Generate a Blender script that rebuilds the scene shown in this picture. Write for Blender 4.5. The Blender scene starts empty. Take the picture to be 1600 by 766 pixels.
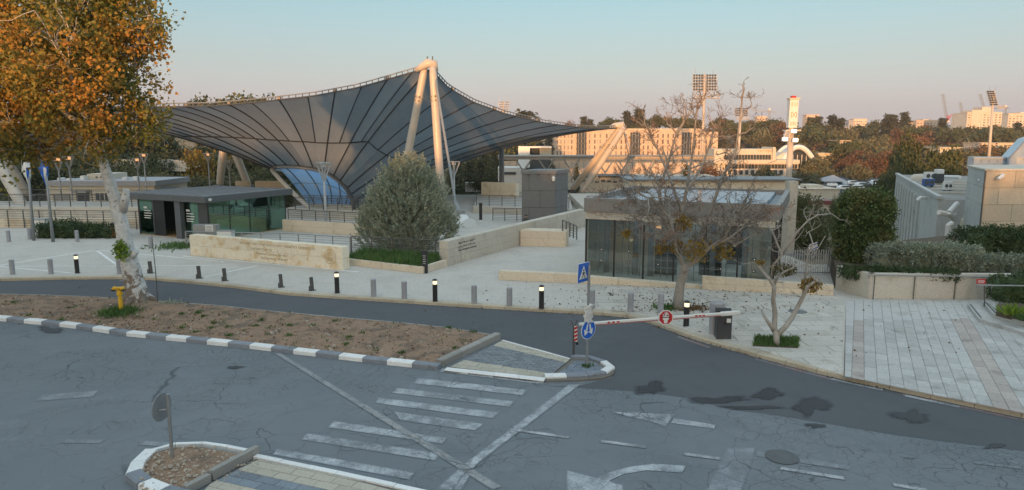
import bpy, math, random
import numpy as np
from mathutils import Vector, Matrix

random.seed(11)
rng = np.random.default_rng(11)
S = bpy.context.scene
C = S.collection
R = math.radians

# ------------------------------------------------------------------ camera, sky, sun
CAM_H, FOC, PITCH = 7.0, 1080.0, math.atan(168 / 1080)
cam_d = bpy.data.cameras.new('camera')
cam = bpy.data.objects.new('camera', cam_d)
C.objects.link(cam)
cam.location = (0, 0, CAM_H)
cam.rotation_euler = (math.pi / 2 - PITCH, 0, 0)
cam_d.sensor_width = 36
cam_d.lens = 36 * FOC / 1600
cam_d.clip_end = 6000
S.camera = cam

SUN_EL, SUN_AZ = R(3.6), R(12)          # low sun behind the camera, a little to its left
to_sun = Vector((-math.sin(SUN_AZ) * math.cos(SUN_EL), -math.cos(SUN_AZ) * math.cos(SUN_EL), math.sin(SUN_EL)))
sun_d = bpy.data.lights.new('sun', 'SUN')
sun = bpy.data.objects.new('sun', sun_d)
C.objects.link(sun)
sun_d.energy = 4.2
sun_d.color = (1.0, 0.47, 0.17)
sun_d.angle = R(0.5)
sun.rotation_euler = to_sun.to_track_quat('Z', 'Y').to_euler()
sun.location = (0, -20, 60)

world = bpy.data.worlds.new('World')
S.world = world
world.use_nodes = True
wn, wl = world.node_tree.nodes, world.node_tree.links
sky = wn.new('ShaderNodeTexSky')
sky.sky_type = 'NISHITA'
sky.sun_disc = False
sky.sun_elevation = SUN_EL
sky.sun_rotation = math.pi + SUN_AZ
sky.air_density, sky.dust_density, sky.ozone_density = 1.0, 3.0, 1.5
# dusk glow (light scattered more than once) added, brightened to the zenith to lift ground light, the same all round the horizon
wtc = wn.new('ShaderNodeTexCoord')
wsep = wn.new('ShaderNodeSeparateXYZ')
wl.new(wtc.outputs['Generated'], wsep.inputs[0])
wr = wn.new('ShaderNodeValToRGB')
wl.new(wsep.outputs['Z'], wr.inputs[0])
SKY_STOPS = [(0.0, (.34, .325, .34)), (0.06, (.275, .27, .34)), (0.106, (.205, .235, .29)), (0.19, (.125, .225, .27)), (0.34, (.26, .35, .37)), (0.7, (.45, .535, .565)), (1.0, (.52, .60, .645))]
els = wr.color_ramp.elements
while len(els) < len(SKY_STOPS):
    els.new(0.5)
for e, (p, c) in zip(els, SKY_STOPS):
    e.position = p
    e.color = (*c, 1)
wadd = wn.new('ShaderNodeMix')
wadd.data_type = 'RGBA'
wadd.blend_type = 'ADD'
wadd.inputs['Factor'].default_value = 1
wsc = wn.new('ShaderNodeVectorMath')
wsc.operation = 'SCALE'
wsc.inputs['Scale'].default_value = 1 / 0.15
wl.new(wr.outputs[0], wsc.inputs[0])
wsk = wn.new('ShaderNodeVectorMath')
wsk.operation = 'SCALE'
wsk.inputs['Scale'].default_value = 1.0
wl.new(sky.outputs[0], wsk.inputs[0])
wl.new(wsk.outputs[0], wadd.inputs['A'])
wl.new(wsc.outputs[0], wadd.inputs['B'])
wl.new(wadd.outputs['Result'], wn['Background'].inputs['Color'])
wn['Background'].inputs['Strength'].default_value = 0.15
S.view_settings.view_transform = 'Standard'
S.view_settings.look = 'None'
S.view_settings.exposure = 0.42
S.view_settings.gamma = 1.0
S.render.engine = 'CYCLES'
S.cycles.max_bounces = 6
S.cycles.transparent_max_bounces = 12

# ------------------------------------------------------------------ measuring: a pixel of the 1600 x 766 photo to a point
_sp, _cp = math.sin(PITCH), math.cos(PITCH)


def ray(px, py):
    u, v = (px - 800) / FOC, (383 - py) / FOC
    return Vector((u, _cp + v * _sp, -_sp + v * _cp))


def G(px, py, z=0.0):
    d = ray(px, py)
    t = (z - CAM_H) / d.z
    return Vector((d.x * t, d.y * t, z))


def D(px, py, Y):
    d = ray(px, py)
    t = Y / d.y
    return Vector((d.x * t, Y, CAM_H + d.z * t))


# ------------------------------------------------------------------ helpers
class MB:
    def __init__(s):
        s.v, s.f, s.m = [], [], []

    def poly(s, pts, mat=0):
        b = len(s.v)
        s.v += [tuple(p) for p in pts]
        s.f.append(tuple(range(b, b + len(pts))))
        s.m.append(mat)
        return s

    def hexa(s, p, mat=0):
        b = len(s.v)
        s.v += [tuple(q) for q in p]
        for q in ((0, 3, 2, 1), (4, 5, 6, 7), (0, 1, 5, 4), (1, 2, 6, 5), (2, 3, 7, 6), (3, 0, 4, 7)):
            s.f.append(tuple(b + i for i in q))
            s.m.append(mat)
        return s

    def box(s, x, y, z, sx, sy, sz, rot=0.0, mat=0):
        """centre x, y, bottom z"""
        c, n = math.cos(rot), math.sin(rot)
        P = []
        for zz in (z, z + sz):
            for a, b in ((-1, -1), (1, -1), (1, 1), (-1, 1)):
                dx, dy = a * sx / 2, b * sy / 2
                P.append((x + dx * c - dy * n, y + dx * n + dy * c, zz))
        return s.hexa(P, mat)

    def obox(s, o, a, b, c, mat=0):
        """corner o and three edge vectors"""
        o, a, b, c = Vector(o), Vector(a), Vector(b), Vector(c)
        if a.cross(b).dot(c) < 0:
            a, b = b, a
        return s.hexa([o, o + a, o + a + b, o + b, o + c, o + a + c, o + a + b + c, o + b + c], mat)

    def wall(s, p, q, th, z0, z1, mat=0, side=1):
        """vertical slab from p to q, thickness th to the left (side=1) of the direction"""
        p, q = Vector((p[0], p[1], 0)), Vector((q[0], q[1], 0))
        d = (q - p)
        n = Vector((-d.y, d.x, 0)).normalized() * th * side
        return s.obox((p.x, p.y, z0), d, n, (0, 0, z1 - z0), mat)

    def tube(s, pts, rad, n=8, mat=0, cap=True):
        pts = [Vector(p) for p in pts]
        if not hasattr(rad, '__len__'):
            rad = [rad] * len(pts)
        b0 = len(s.v)
        prev = None
        for i, p in enumerate(pts):
            t = (pts[min(i + 1, len(pts) - 1)] - pts[max(i - 1, 0)])
            if t.length < 1e-9:
                t = Vector((0, 0, 1))
            t.normalize()
            if prev is None:
                a = t.orthogonal().normalized()
            else:
                a = (prev - t * prev.dot(t))
                a = a.normalized() if a.length > 1e-6 else t.orthogonal().normalized()
            prev = a
            bb = t.cross(a)
            for k in range(n):
                an = 2 * math.pi * k / n
                q = p + (a * math.cos(an) + bb * math.sin(an)) * rad[i]
                s.v.append((q.x, q.y, q.z))
        for i in range(len(pts) - 1):
            for k in range(n):
                k2 = (k + 1) % n
                s.f.append((b0 + i * n + k, b0 + i * n + k2, b0 + (i + 1) * n + k2, b0 + (i + 1) * n + k))
                s.m.append(mat)
        if cap:
            s.f.append(tuple(b0 + k for k in range(n - 1, -1, -1)))
            s.m.append(mat)
            e = b0 + (len(pts) - 1) * n
            s.f.append(tuple(e + k for k in range(n)))
            s.m.append(mat)
        return s

    def lathe(s, x, y, prof, n=16, mat=0):
        return s.tube([(x, y, z + i * 1e-6) for i, (r, z) in enumerate(prof)], [r for r, z in prof], n, mat)

    def prism(s, poly, z0, z1, mat=0):
        poly = [(p[0], p[1]) for p in poly]
        ar = sum(poly[i][0] * poly[(i + 1) % len(poly)][1] - poly[(i + 1) % len(poly)][0] * poly[i][1] for i in range(len(poly)))
        if ar < 0:
            poly = poly[::-1]
        b, n = len(s.v), len(poly)
        s.v += [(x, y, z0) for x, y in poly] + [(x, y, z1) for x, y in poly]
        s.f.append(tuple(range(b + n - 1, b - 1, -1)))
        s.f.append(tuple(range(b + n, b + 2 * n)))
        s.m += [mat, mat]
        for i in range(n):
            j = (i + 1) % n
            s.f.append((b + i, b + j, b + n + j, b + n + i))
            s.m.append(mat)
        return s

    def ext(s, pts, vec, mat=0):
        """planar polygon of 3-D points pushed along vec"""
        pts = [Vector(p) for p in pts]
        vec = Vector(vec)
        nrm = Vector((0, 0, 0))
        for i in range(len(pts)):
            nrm += pts[i].cross(pts[(i + 1) % len(pts)])
        if nrm.dot(vec) < 0:
            pts = pts[::-1]
        b, n = len(s.v), len(pts)
        s.v += [tuple(p) for p in pts] + [tuple(p + vec) for p in pts]
        s.f.append(tuple(range(b + n - 1, b - 1, -1)))
        s.f.append(tuple(range(b + n, b + 2 * n)))
        s.m += [mat, mat]
        for i in range(n):
            j = (i + 1) % n
            s.f.append((b + i, b + j, b + n + j, b + n + i))
            s.m.append(mat)
        return s

    def build(s, name, mats, parent=None, smooth=False, bevel=0.0):
        me = bpy.data.meshes.new(name)
        o0 = origin(parent)
        me.from_pydata([(x - o0.x, y - o0.y, z - o0.z) for x, y, z in s.v], [], s.f)
        mats = mats if isinstance(mats, (list, tuple)) else [mats]
        for m in mats:
            me.materials.append(m)
        if len(mats) > 1:
            me.polygons.foreach_set('material_index', s.m)
        if smooth:
            me.polygons.foreach_set('use_smooth', [len(f) <= 4 for f in s.f])
        me.update()
        return link(name, me, parent, bevel)


def origin(parent):
    o = Vector((0, 0, 0))
    while parent is not None:
        o += parent.location
        parent = parent.parent
    return o


def link(name, me, parent=None, bevel=0.0):
    ob = bpy.data.objects.new(name, me)
    C.objects.link(ob)
    if parent is not None:
        ob.parent = parent
    if bevel:
        b = ob.modifiers.new('soft_edges', 'BEVEL')
        b.width = bevel
        b.segments = 1
        b.limit_method = 'ANGLE'
    return ob


def tag(o, label=None, cat=None, group=None, kind=None):
    if label:
        o['label'] = label
    if cat:
        o['category'] = cat
    if group:
        o['group'] = group
    if kind:
        o['kind'] = kind
    return o


def thing(name, loc, label, cat, group=None):
    o = bpy.data.objects.new(name, None)
    o.empty_display_size = 0.2
    C.objects.link(o)
    o.location = Vector(loc)
    return tag(o, label, cat, group)


def dup(root, loc, rz=0.0, label=None, scale=None):
    r = root.copy()
    C.objects.link(r)
    r.location = Vector(loc)
    r.rotation_euler = (0, 0, rz)
    if scale:
        r.scale = scale if hasattr(scale, '__len__') else (scale,) * 3
    if label:
        r['label'] = label
    for ch in list(root.children):
        c = ch.copy()
        C.objects.link(c)
        c.parent = r
        for g in list(ch.children):
            d = g.copy()
            C.objects.link(d)
            d.parent = c
    return r


def np_mesh(name, V, F, mat, parent=None, smooth=False):
    """V (n,3), F (m,4) arrays"""
    me = bpy.data.meshes.new(name)
    o0 = origin(parent)
    V = np.asarray(V, dtype=np.float32) - np.array([o0.x, o0.y, o0.z], dtype=np.float32)
    F = np.asarray(F, dtype=np.int32)
    k = F.shape[1]
    me.vertices.add(len(V))
    me.vertices.foreach_set('co', V.ravel())
    me.loops.add(F.size)
    me.loops.foreach_set('vertex_index', F.ravel())
    me.polygons.add(len(F))
    me.polygons.foreach_set('loop_start', np.arange(0, F.size, k, dtype=np.int32))
    me.polygons.foreach_set('loop_total', np.full(len(F), k, dtype=np.int32))
    if smooth:
        me.polygons.foreach_set('use_smooth', np.ones(len(F), dtype=bool))
    me.update(calc_edges=True)
    me.validate()
    for m in (mat if isinstance(mat, (list, tuple)) else [mat]):
        me.materials.append(m)
    return link(name, me, parent)


def leaf_arrays(P, length, width, dirs=None, jitter=0.35):
    """one small diamond leaf per point"""
    P = np.asarray(P, dtype=np.float64)
    n = len(P)
    d = rng.normal(size=(n, 3))
    d /= np.linalg.norm(d, axis=1, keepdims=True)
    if dirs is not None:
        d = np.asarray(dirs) + d * jitter
        d /= np.linalg.norm(d, axis=1, keepdims=True)
    a = rng.normal(size=(n, 3))
    w = np.cross(d, a)
    w /= np.linalg.norm(w, axis=1, keepdims=True) + 1e-9
    sc = rng.uniform(0.65, 1.3, size=(n, 1))
    L, W = d * length * sc, w * width * sc * 0.5
    nn = np.cross(d, w) * width * 0.25 * sc
    V = np.empty((n, 4, 3))
    V[:, 0] = P
    V[:, 1] = P + L * 0.45 + W + nn
    V[:, 2] = P + L
    V[:, 3] = P + L * 0.45 - W + nn
    F = np.arange(n * 4).reshape(n, 4)
    return V.reshape(-1, 3), F


def blob_points(blobs, n, shell=0.55, clump=0.0, per=14):
    """points in a union of ellipsoids (cx, cy, cz, rx, ry, rz), gathered into clumps"""
    blobs = np.asarray(blobs, dtype=np.float64)
    w = (blobs[:, 3] * blobs[:, 4] * blobs[:, 5]) ** 0.75
    w /= w.sum()
    k = n if not clump else max(1, n // per)
    idx = rng.choice(len(blobs), size=k, p=w)
    d = rng.normal(size=(k, 3))
    d /= np.linalg.norm(d, axis=1, keepdims=True)
    r = (shell + (1 - shell) * rng.random((k, 1))) ** 0.8
    r = np.where(rng.random((k, 1)) < 0.25, rng.random((k, 1)) ** 0.5, r)
    P = blobs[idx, :3] + d * r * blobs[idx, 3:6]
    if clump:
        P = np.repeat(P, per, axis=0) + rng.normal(size=(k * per, 3)) * clump
    return P


def text_mesh(name, s, size, pos, right, up, mat, parent=None, depth=0.006, align='CENTER', squeeze=1.0):
    cu = bpy.data.curves.new(name, 'FONT')
    cu.body = s
    cu.size = size
    cu.align_x = align
    cu.extrude = depth
    cu.resolution_u = 2
    tmp = bpy.data.objects.new(name + '_tmp', cu)
    C.objects.link(tmp)
    dg = bpy.context.evaluated_depsgraph_get()
    me = bpy.data.meshes.new_from_object(tmp.evaluated_get(dg))
    bpy.data.objects.remove(tmp)
    right, up = Vector(right).normalized(), Vector(up).normalized()
    n = right.cross(up)
    M = Matrix((( right.x * squeeze, up.x, n.x, pos[0]), (right.y * squeeze, up.y, n.y, pos[1]), (right.z * squeeze, up.z, n.z, pos[2]), (0, 0, 0, 1)))
    me.transform(Matrix.Translation(-origin(parent)) @ M)
    me.materials.clear()
    me.materials.append(mat)
    me.name = name
    return link(name, me, parent)


# ------------------------------------------------------------------ materials
def new_mat(name):
    m = bpy.data.materials.new(name)
    m.use_nodes = True
    nt = m.node_tree
    return m, nt, nt.nodes, nt.links, nt.nodes['Principled BSDF']


def N(nt, kind, **kw):
    n = nt.nodes.new('ShaderNode' + kind)
    for k, v in kw.items():
        if k.startswith('i_'):
            n.inputs[k[2:].replace('_', ' ')].default_value = v
        else:
            setattr(n, k, v)
    return n


def mixc(nt, f, a, b, blend='MIX'):
    n = nt.nodes.new('ShaderNodeMix')
    n.data_type = 'RGBA'
    n.blend_type = blend
    for sock, val in (('Factor', f), ('A', a), ('B', b)):
        if isinstance(val, bpy.types.NodeSocket):
            nt.links.new(val, n.inputs[sock])
        elif sock == 'Factor':
            n.inputs[sock].default_value = val
        else:
            n.inputs[sock].default_value = (*val[:3], 1)
    return n.outputs['Result']


def maths(nt, op, a, b=0.5, clamp=False):
    n = nt.nodes.new('ShaderNodeMath')
    n.operation = op
    n.use_clamp = clamp
    for i, val in enumerate((a, b)):
        if isinstance(val, bpy.types.NodeSocket):
            nt.links.new(val, n.inputs[i])
        else:
            n.inputs[i].default_value = val
    return n.outputs[0]


def ramp(nt, fac, lo, hi):
    n = nt.nodes.new('ShaderNodeMapRange')
    n.inputs['From Min'].default_value = lo
    n.inputs['From Max'].default_value = hi
    nt.links.new(fac, n.inputs['Value'])
    return n.outputs[0]


def wpos(nt):
    return nt.nodes.new('ShaderNodeNewGeometry').outputs['Position']


def noise(nt, vec, scale, detail=4.0, rough=0.55, dist=0.0):
    n = nt.nodes.new('ShaderNodeTexNoise')
    n.inputs['Scale'].default_value = scale
    n.inputs['Detail'].default_value = detail
    n.inputs['Roughness'].default_value = rough
    n.inputs['Distortion'].default_value = dist
    nt.links.new(vec, n.inputs['Vector'])
    return n.outputs['Fac']


def bump(nt, bsdf, h, strength=0.3, dist=0.02):
    b = nt.nodes.new('ShaderNodeBump')
    b.inputs['Strength'].default_value = strength
    b.inputs['Distance'].default_value = dist
    nt.links.new(h, b.inputs['Height'])
    nt.links.new(b.outputs[0], bsdf.inputs['Normal'])


def stone_like(name, col, col2, scale=1.5, fine=14.0, rough=0.85, vary=0.12, bmp=0.25, stain=None, stain_at=(0.55, 0.7), stain_scale=1.0, metal=0.0, spec=0.3):
    """two-tone noise, fine grain, object-to-object variation, optional stain"""
    m, nt, nd, lk, b = new_mat(name)
    p = wpos(nt)
    c = mixc(nt, ramp(nt, noise(nt, p, scale, 5), 0.3, 0.7), col, col2)
    fg = noise(nt, p, fine, 3, 0.7)
    c = mixc(nt, 0.5, c, mixc(nt, ramp(nt, fg, 0.25, 0.75), tuple(x * 0.72 for x in col), tuple(min(1, x * 1.22) for x in col2)))
    if stain:
        sfac = ramp(nt, noise(nt, p, stain_scale, 5, 0.65, 0.4), *stain_at)
        c = mixc(nt, maths(nt, 'MULTIPLY', sfac, 0.75), c, stain)
    if vary:
        oi = nd.new('ShaderNodeObjectInfo')
        hv = nd.new('ShaderNodeHueSaturation')
        lk.new(c, hv.inputs['Color'])
        lk.new(maths(nt, 'ADD', maths(nt, 'MULTIPLY', oi.outputs['Random'], 2 * vary), 1 - vary), hv.inputs['Value'])
        c = hv.outputs[0]
    lk.new(c, b.inputs['Base Color'])
    b.inputs['Roughness'].default_value = rough
    b.inputs['Metallic'].default_value = metal
    b.inputs['Specular IOR Level'].default_value = spec
    if bmp:
        bump(nt, b, fg, bmp, 0.01)
    return m


def painted(name, col, rough=0.45, dirt=0.2, metal=0.0, scale=3.0):
    m, nt, nd, lk, b = new_mat(name)
    p = wpos(nt)
    f = ramp(nt, noise(nt, p, scale, 6, 0.65), 0.35, 0.8)
    c = mixc(nt, maths(nt, 'MULTIPLY', f, dirt * 2), col, tuple(x * 0.55 + 0.03 for x in col))
    lk.new(c, b.inputs['Base Color'])
    lk.new(maths(nt, 'ADD', maths(nt, 'MULTIPLY', f, 0.25), rough - 0.1), b.inputs['Roughness'])
    b.inputs['Metallic'].default_value = metal
    return m


def foliage(name, cols, rough=0.6, trans=0.25, clump=0.6, clump_amt=0.35):
    """each leaf its own tint; broad clumps a little lighter or darker in kind"""
    m, nt, nd, lk, b = new_mat(name)
    g = nd.new('ShaderNodeNewGeometry')
    r = nd.new('ShaderNodeValToRGB')
    f = maths(nt, 'ADD', maths(nt, 'MULTIPLY', g.outputs['Random Per Island'], 1 - clump_amt),
              maths(nt, 'MULTIPLY', ramp(nt, noise(nt, g.outputs['Position'], clump, 2), 0.3, 0.7), clump_amt))
    oi = nd.new('ShaderNodeObjectInfo')
    lk.new(f, r.inputs[0])
    e = r.color_ramp.elements
    while len(e) < len(cols):
        e.new(0.5)
    for i, cc in enumerate(cols):
        e[i].position = i / max(1, len(cols) - 1)
        e[i].color = (*cc, 1)
    hv = nd.new('ShaderNodeHueSaturation')
    lk.new(r.outputs[0], hv.inputs['Color'])
    lk.new(maths(nt, 'ADD', maths(nt, 'MULTIPLY', oi.outputs['Random'], 0.3), 0.85), hv.inputs['Value'])
    lk.new(hv.outputs[0], b.inputs['Base Color'])
    b.inputs['Roughness'].default_value = rough
    b.inputs['Specular IOR Level'].default_value = 0.25
    if trans:
        t = nd.new('ShaderNodeBsdfTranslucent')
        lk.new(hv.outputs[0], t.inputs['Color'])
        mx = nd.new('ShaderNodeMixShader')
        mx.inputs[0].default_value = trans
        lk.new(b.outputs[0], mx.inputs[1])
        lk.new(t.outputs[0], mx.inputs[2])
        lk.new(mx.outputs[0], nd['Material Output'].inputs[0])
    return m


def emitter(name, col, strength):
    m, nt, nd, lk, b = new_mat(name)
    b.inputs['Base Color'].default_value = (*col, 1)
    b.inputs['Emission Color'].default_value = (*col, 1)
    b.inputs['Emission Strength'].default_value = strength
    return m


def glass(name, tint, transp=0.55, rough=0.03, refl=(0.9, 0.95, 0.97)):
    """window glass: a see-through pane with a sky-reflecting surface"""
    m, nt, nd, lk, b = new_mat(name)
    t = nd.new('ShaderNodeBsdfTransparent')
    t.inputs[0].default_value = (*tint, 1)
    gl = nd.new('ShaderNodeBsdfGlossy')
    gl.inputs['Roughness'].default_value = rough
    gl.inputs['Color'].default_value = (*refl, 1)
    fr = nd.new('ShaderNodeLayerWeight')
    sch = maths(nt, 'ADD', maths(nt, 'MULTIPLY', maths(nt, 'POWER', fr.outputs['Facing'], 5.0), 0.9), 0.05)
    mx = nd.new('ShaderNodeMixShader')
    lk.new(maths(nt, 'ADD', sch, 1 - transp - 0.4, True), mx.inputs[0])
    lk.new(t.outputs[0], mx.inputs[1])
    lk.new(gl.outputs[0], mx.inputs[2])
    lk.new(mx.outputs[0], nd['Material Output'].inputs[0])
    return m


def crack_color(nt, base, base2, amount=1.0):
    """old road surface: patchy tone, grit, two sizes of crack"""
    p = wpos(nt)
    big = ramp(nt, noise(nt, p, 0.22, 5, 0.6), 0.3, 0.72)
    c = mixc(nt, big, base, base2)
    st = ramp(nt, noise(nt, p, 0.9, 6, 0.7, 0.6), 0.52, 0.75)
    c = mixc(nt, maths(nt, 'MULTIPLY', st, 0.45), c, tuple(x * 0.62 for x in base))
    lt_ = ramp(nt, noise(nt, p, 0.5, 6, 0.75, 1.2), 0.58, 0.74)
    c = mixc(nt, maths(nt, 'MULTIPLY', lt_, 0.4), c, tuple(x * 1.45 for x in base2))
    grit = noise(nt, p, 55, 2, 0.8)
    c = mixc(nt, maths(nt, 'MULTIPLY', ramp(nt, grit, 0.35, 0.75), 0.35), c, tuple(x * 1.5 for x in base2))
    # warp for the cracks
    wv = nt.nodes.new('ShaderNodeTexNoise')
    wv.inputs['Scale'].default_value = 1.1
    wv.inputs['Detail'].default_value = 5
    nt.links.new(p, wv.inputs['Vector'])
    vm = nt.nodes.new('ShaderNodeVectorMath')
    vm.operation = 'MULTIPLY_ADD'
    vm.inputs[1].default_value = (0.9, 0.9, 0)
    nt.links.new(wv.outputs['Color'], vm.inputs[0])
    nt.links.new(p, vm.inputs[2])
    tot = None
    for sc, wd, lo, hi, ns in ((0.33, 0.006, 0.46, 0.6, 0.13), (1.1, 0.014, 0.44, 0.58, 0.25), (2.6, 0.026, 0.50, 0.62, 0.33), (6.0, 0.055, 0.53, 0.65, 0.30)):
        vo = nt.nodes.new('ShaderNodeTexVoronoi')
        vo.feature = 'DISTANCE_TO_EDGE'
        vo.inputs['Scale'].default_value = sc
        nt.links.new(vm.outputs[0], vo.inputs['Vector'])
        k = ramp(nt, vo.outputs['Distance'], wd, wd * 0.15)
        mk = ramp(nt, noise(nt, p, ns, 3, 0.5), lo, hi)
        k = maths(nt, 'MULTIPLY', k, mk, True)
        tot = k if tot is None else maths(nt, 'MAXIMUM', tot, k)
    tot = maths(nt, 'MULTIPLY', tot, amount)
    return c, tot, grit, p


def asphalt(name, base, base2, cracks=1.0):
    m, nt, nd, lk, b = new_mat(name)
    c, k, grit, p = crack_color(nt, base, base2, cracks)
    c = mixc(nt, maths(nt, 'MULTIPLY', k, 0.58), c, (0.03, 0.031, 0.033))
    lk.new(c, b.inputs['Base Color'])
    b.inputs['Roughness'].default_value = 0.88
    b.inputs['Specular IOR Level'].default_value = 0.25
    bump(nt, b, maths(nt, 'SUBTRACT', maths(nt, 'MULTIPLY', grit, 0.3), k), 0.35, 0.012)
    return m


def road_paint(name, col, wear=(0.42, 0.62), base=(0.134, 0.154, 0.170), base2=(0.180, 0.200, 0.217)):
    """worn thermoplastic: the road shows through where it is rubbed off or cracked"""
    m, nt, nd, lk, b = new_mat(name)
    c, k, grit, p = crack_color(nt, base, base2)
    w = ramp(nt, maths(nt, 'ADD', maths(nt, 'MULTIPLY', noise(nt, p, 2.2, 6, 0.75), 0.6), maths(nt, 'MULTIPLY', noise(nt, p, 26, 3, 0.8), 0.4)), *wear)
    w = maths(nt, 'ADD', w, maths(nt, 'MULTIPLY', ramp(nt, noise(nt, p, 0.75, 4, 0.6), 0.42, 0.72), 0.6), True)
    at = nd.new('ShaderNodeAttribute')
    at.attribute_name = 'rim'
    w = maths(nt, 'ADD', w, maths(nt, 'MULTIPLY', maths(nt, 'POWER', at.outputs['Fac'], 2.2), maths(nt, 'ADD', noise(nt, p, 9, 4, 0.7), 0.45)), True)
    c = mixc(nt, w, col, c)
    c = mixc(nt, maths(nt, 'MULTIPLY', k, 0.75), c, (0.03, 0.031, 0.033))
    lk.new(c, b.inputs['Base Color'])
    b.inputs['Roughness'].default_value = 0.8
    return m


M = {}
M['road'] = asphalt('old_asphalt', (0.134, 0.154, 0.170), (0.180, 0.200, 0.217))
M['lane'] = asphalt('newer_asphalt', (0.080, 0.088, 0.097), (0.104, 0.112, 0.121), 0.12)
M['paint'] = road_paint('worn_white_road_paint', (0.54, 0.56, 0.58), (0.40, 0.66))
M['paint_faint'] = road_paint('faded_white_road_paint', (0.54, 0.57, 0.60), (0.37, 0.64))
M['paint_ghost'] = road_paint('almost_gone_road_paint', (0.36, 0.39, 0.42), (0.30, 0.58))
M['paint_yellow'] = road_paint('dusty_old_road_line', (0.33, 0.335, 0.33), (0.45, 0.68))
M['oil'] = stone_like('oil_stain', (0.03, 0.032, 0.035), (0.045, 0.048, 0.05), 3, 30, 0.7, 0.0, 0.1)
M['plaza'] = stone_like('pale_plaza_concrete', (0.50, 0.475, 0.43), (0.57, 0.54, 0.49), 0.35, 9, 0.85, 0.0, 0.15, stain=(0.40, 0.38, 0.34), stain_at=(0.5, 0.78), stain_scale=0.6)
M['paver'] = stone_like('grey_stone_paver', (0.42, 0.42, 0.41), (0.50, 0.495, 0.475), 0.8, 12, 0.85, 0.11, 0.2, stain=(0.28, 0.27, 0.25), stain_scale=1.2)
M['paver_pink'] = stone_like('pinkish_stone_paver', (0.40, 0.355, 0.33), (0.46, 0.41, 0.38), 0.8, 12, 0.85, 0.1, 0.2, stain=(0.26, 0.22, 0.2))
M['paver_beige'] = stone_like('beige_stone_slab', (0.49, 0.465, 0.42), (0.56, 0.53, 0.475), 0.7, 12, 0.85, 0.1, 0.2, stain=(0.30, 0.27, 0.22))
M['joint'] = stone_like('dark_paving_joint', (0.13, 0.12, 0.105), (0.20, 0.185, 0.165), 2, 20, 0.95, 0, 0.2)
M['stone'] = stone_like('beige_limestone', (0.64, 0.55, 0.43), (0.72, 0.63, 0.50), 1.2, 16, 0.85, 0.05, 0.25, stain=(0.42, 0.33, 0.21), stain_scale=0.9)
M['stone_grey'] = stone_like('weathered_limestone', (0.52, 0.48, 0.41), (0.60, 0.555, 0.48), 0.9, 14, 0.88, 0.05, 0.25, stain=(0.33, 0.29, 0.23), stain_scale=0.8)
M['stone_ochre'] = stone_like('ochre_stained_limestone', (0.78, 0.68, 0.53), (0.84, 0.76, 0.62), 1.6, 14, 0.85, 0.05, 0.2, stain=(0.62, 0.42, 0.18), stain_at=(0.5, 0.66), stain_scale=1.5)
M['kerb_beige'] = stone_like('beige_kerb_stone', (0.44, 0.385, 0.29), (0.52, 0.46, 0.36), 1.5, 18, 0.9, 0.09, 0.3, stain=(0.30, 0.25, 0.18))
M['kerb_white'] = stone_like('white_painted_kerb', (0.70, 0.71, 0.71), (0.79, 0.80, 0.79), 2.5, 25, 0.7, 0.06, 0.2, stain=(0.36, 0.37, 0.37), stain_at=(0.6, 0.8), stain_scale=3)
M['kerb_grey'] = stone_like('grey_painted_kerb', (0.20, 0.225, 0.26), (0.26, 0.285, 0.32), 2.5, 25, 0.8, 0.08, 0.2, stain=(0.15, 0.15, 0.16), stain_scale=3)
M['kerb_concrete'] = stone_like('raw_concrete_kerb', (0.27, 0.26, 0.24), (0.36, 0.345, 0.32), 2.5, 25, 0.9, 0.1, 0.3)
M['dirt'] = stone_like('dry_dirt', (0.225, 0.142, 0.095), (0.325, 0.222, 0.152), 0.9, 9, 0.95, 0, 0.5, stain=(0.115, 0.095, 0.075), stain_at=(0.48, 0.62), stain_scale=1.6)
M['rubble'] = stone_like('limestone_rubble', (0.34, 0.30, 0.25), (0.52, 0.47, 0.40), 6, 40, 0.95, 0.1, 0.2)
M['concrete_grey'] = stone_like('grey_clad_concrete', (0.46, 0.465, 0.455), (0.53, 0.53, 0.51), 0.6, 8, 0.9, 0.05, 0.2, stain=(0.34, 0.33, 0.31), stain_scale=0.5)
M['far_window'], _nt, _nd, _lk, _b = new_mat('far_window_glass')
_oi = _nd.new('ShaderNodeObjectInfo')
_lk.new(mixc(_nt, ramp(_nt, _oi.outputs['Random'], 0.55, 1.0), (0.11, 0.105, 0.11), (0.42, 0.37, 0.31)), _b.inputs['Base Color'])
_b.inputs['Roughness'].default_value = 0.3
M['soil'] = stone_like('planting_soil', (0.09, 0.07, 0.05), (0.13, 0.10, 0.07), 2, 14, 0.95, 0, 0.4)
M['terrain'] = stone_like('scrubby_hillside', (0.16, 0.135, 0.085), (0.30, 0.225, 0.155), 0.03, 0.4, 0.95, 0, 0.0, stain=(0.07, 0.085, 0.045), stain_at=(0.45, 0.6), stain_scale=0.05)
M['steel'] = painted('galvanised_steel', (0.30, 0.315, 0.325), 0.45, 0.25, 0.4)
M['steel_dark'] = painted('dark_grey_steel', (0.09, 0.095, 0.10), 0.45, 0.2, 0.2)
M['rail'] = painted('brown_grey_rail_paint', (0.10, 0.095, 0.088), 0.45, 0.2, 0.1)
M['lamp_steel'] = painted('pale_lamp_steel', (0.46, 0.47, 0.48), 0.45, 0.2)
M['mast'] = painted('cream_mast_paint', (0.54, 0.48, 0.41), 0.4, 0.12)
M['charcoal'] = painted('charcoal_metal', (0.05, 0.055, 0.062), 0.5, 0.15, 0.1)
M['roof_grey'] = painted('grey_roof_sheet', (0.17, 0.18, 0.19), 0.5, 0.25)
M['taupe'] = painted('taupe_fascia_metal', (0.24, 0.225, 0.21), 0.5, 0.12, 0.1)
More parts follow.
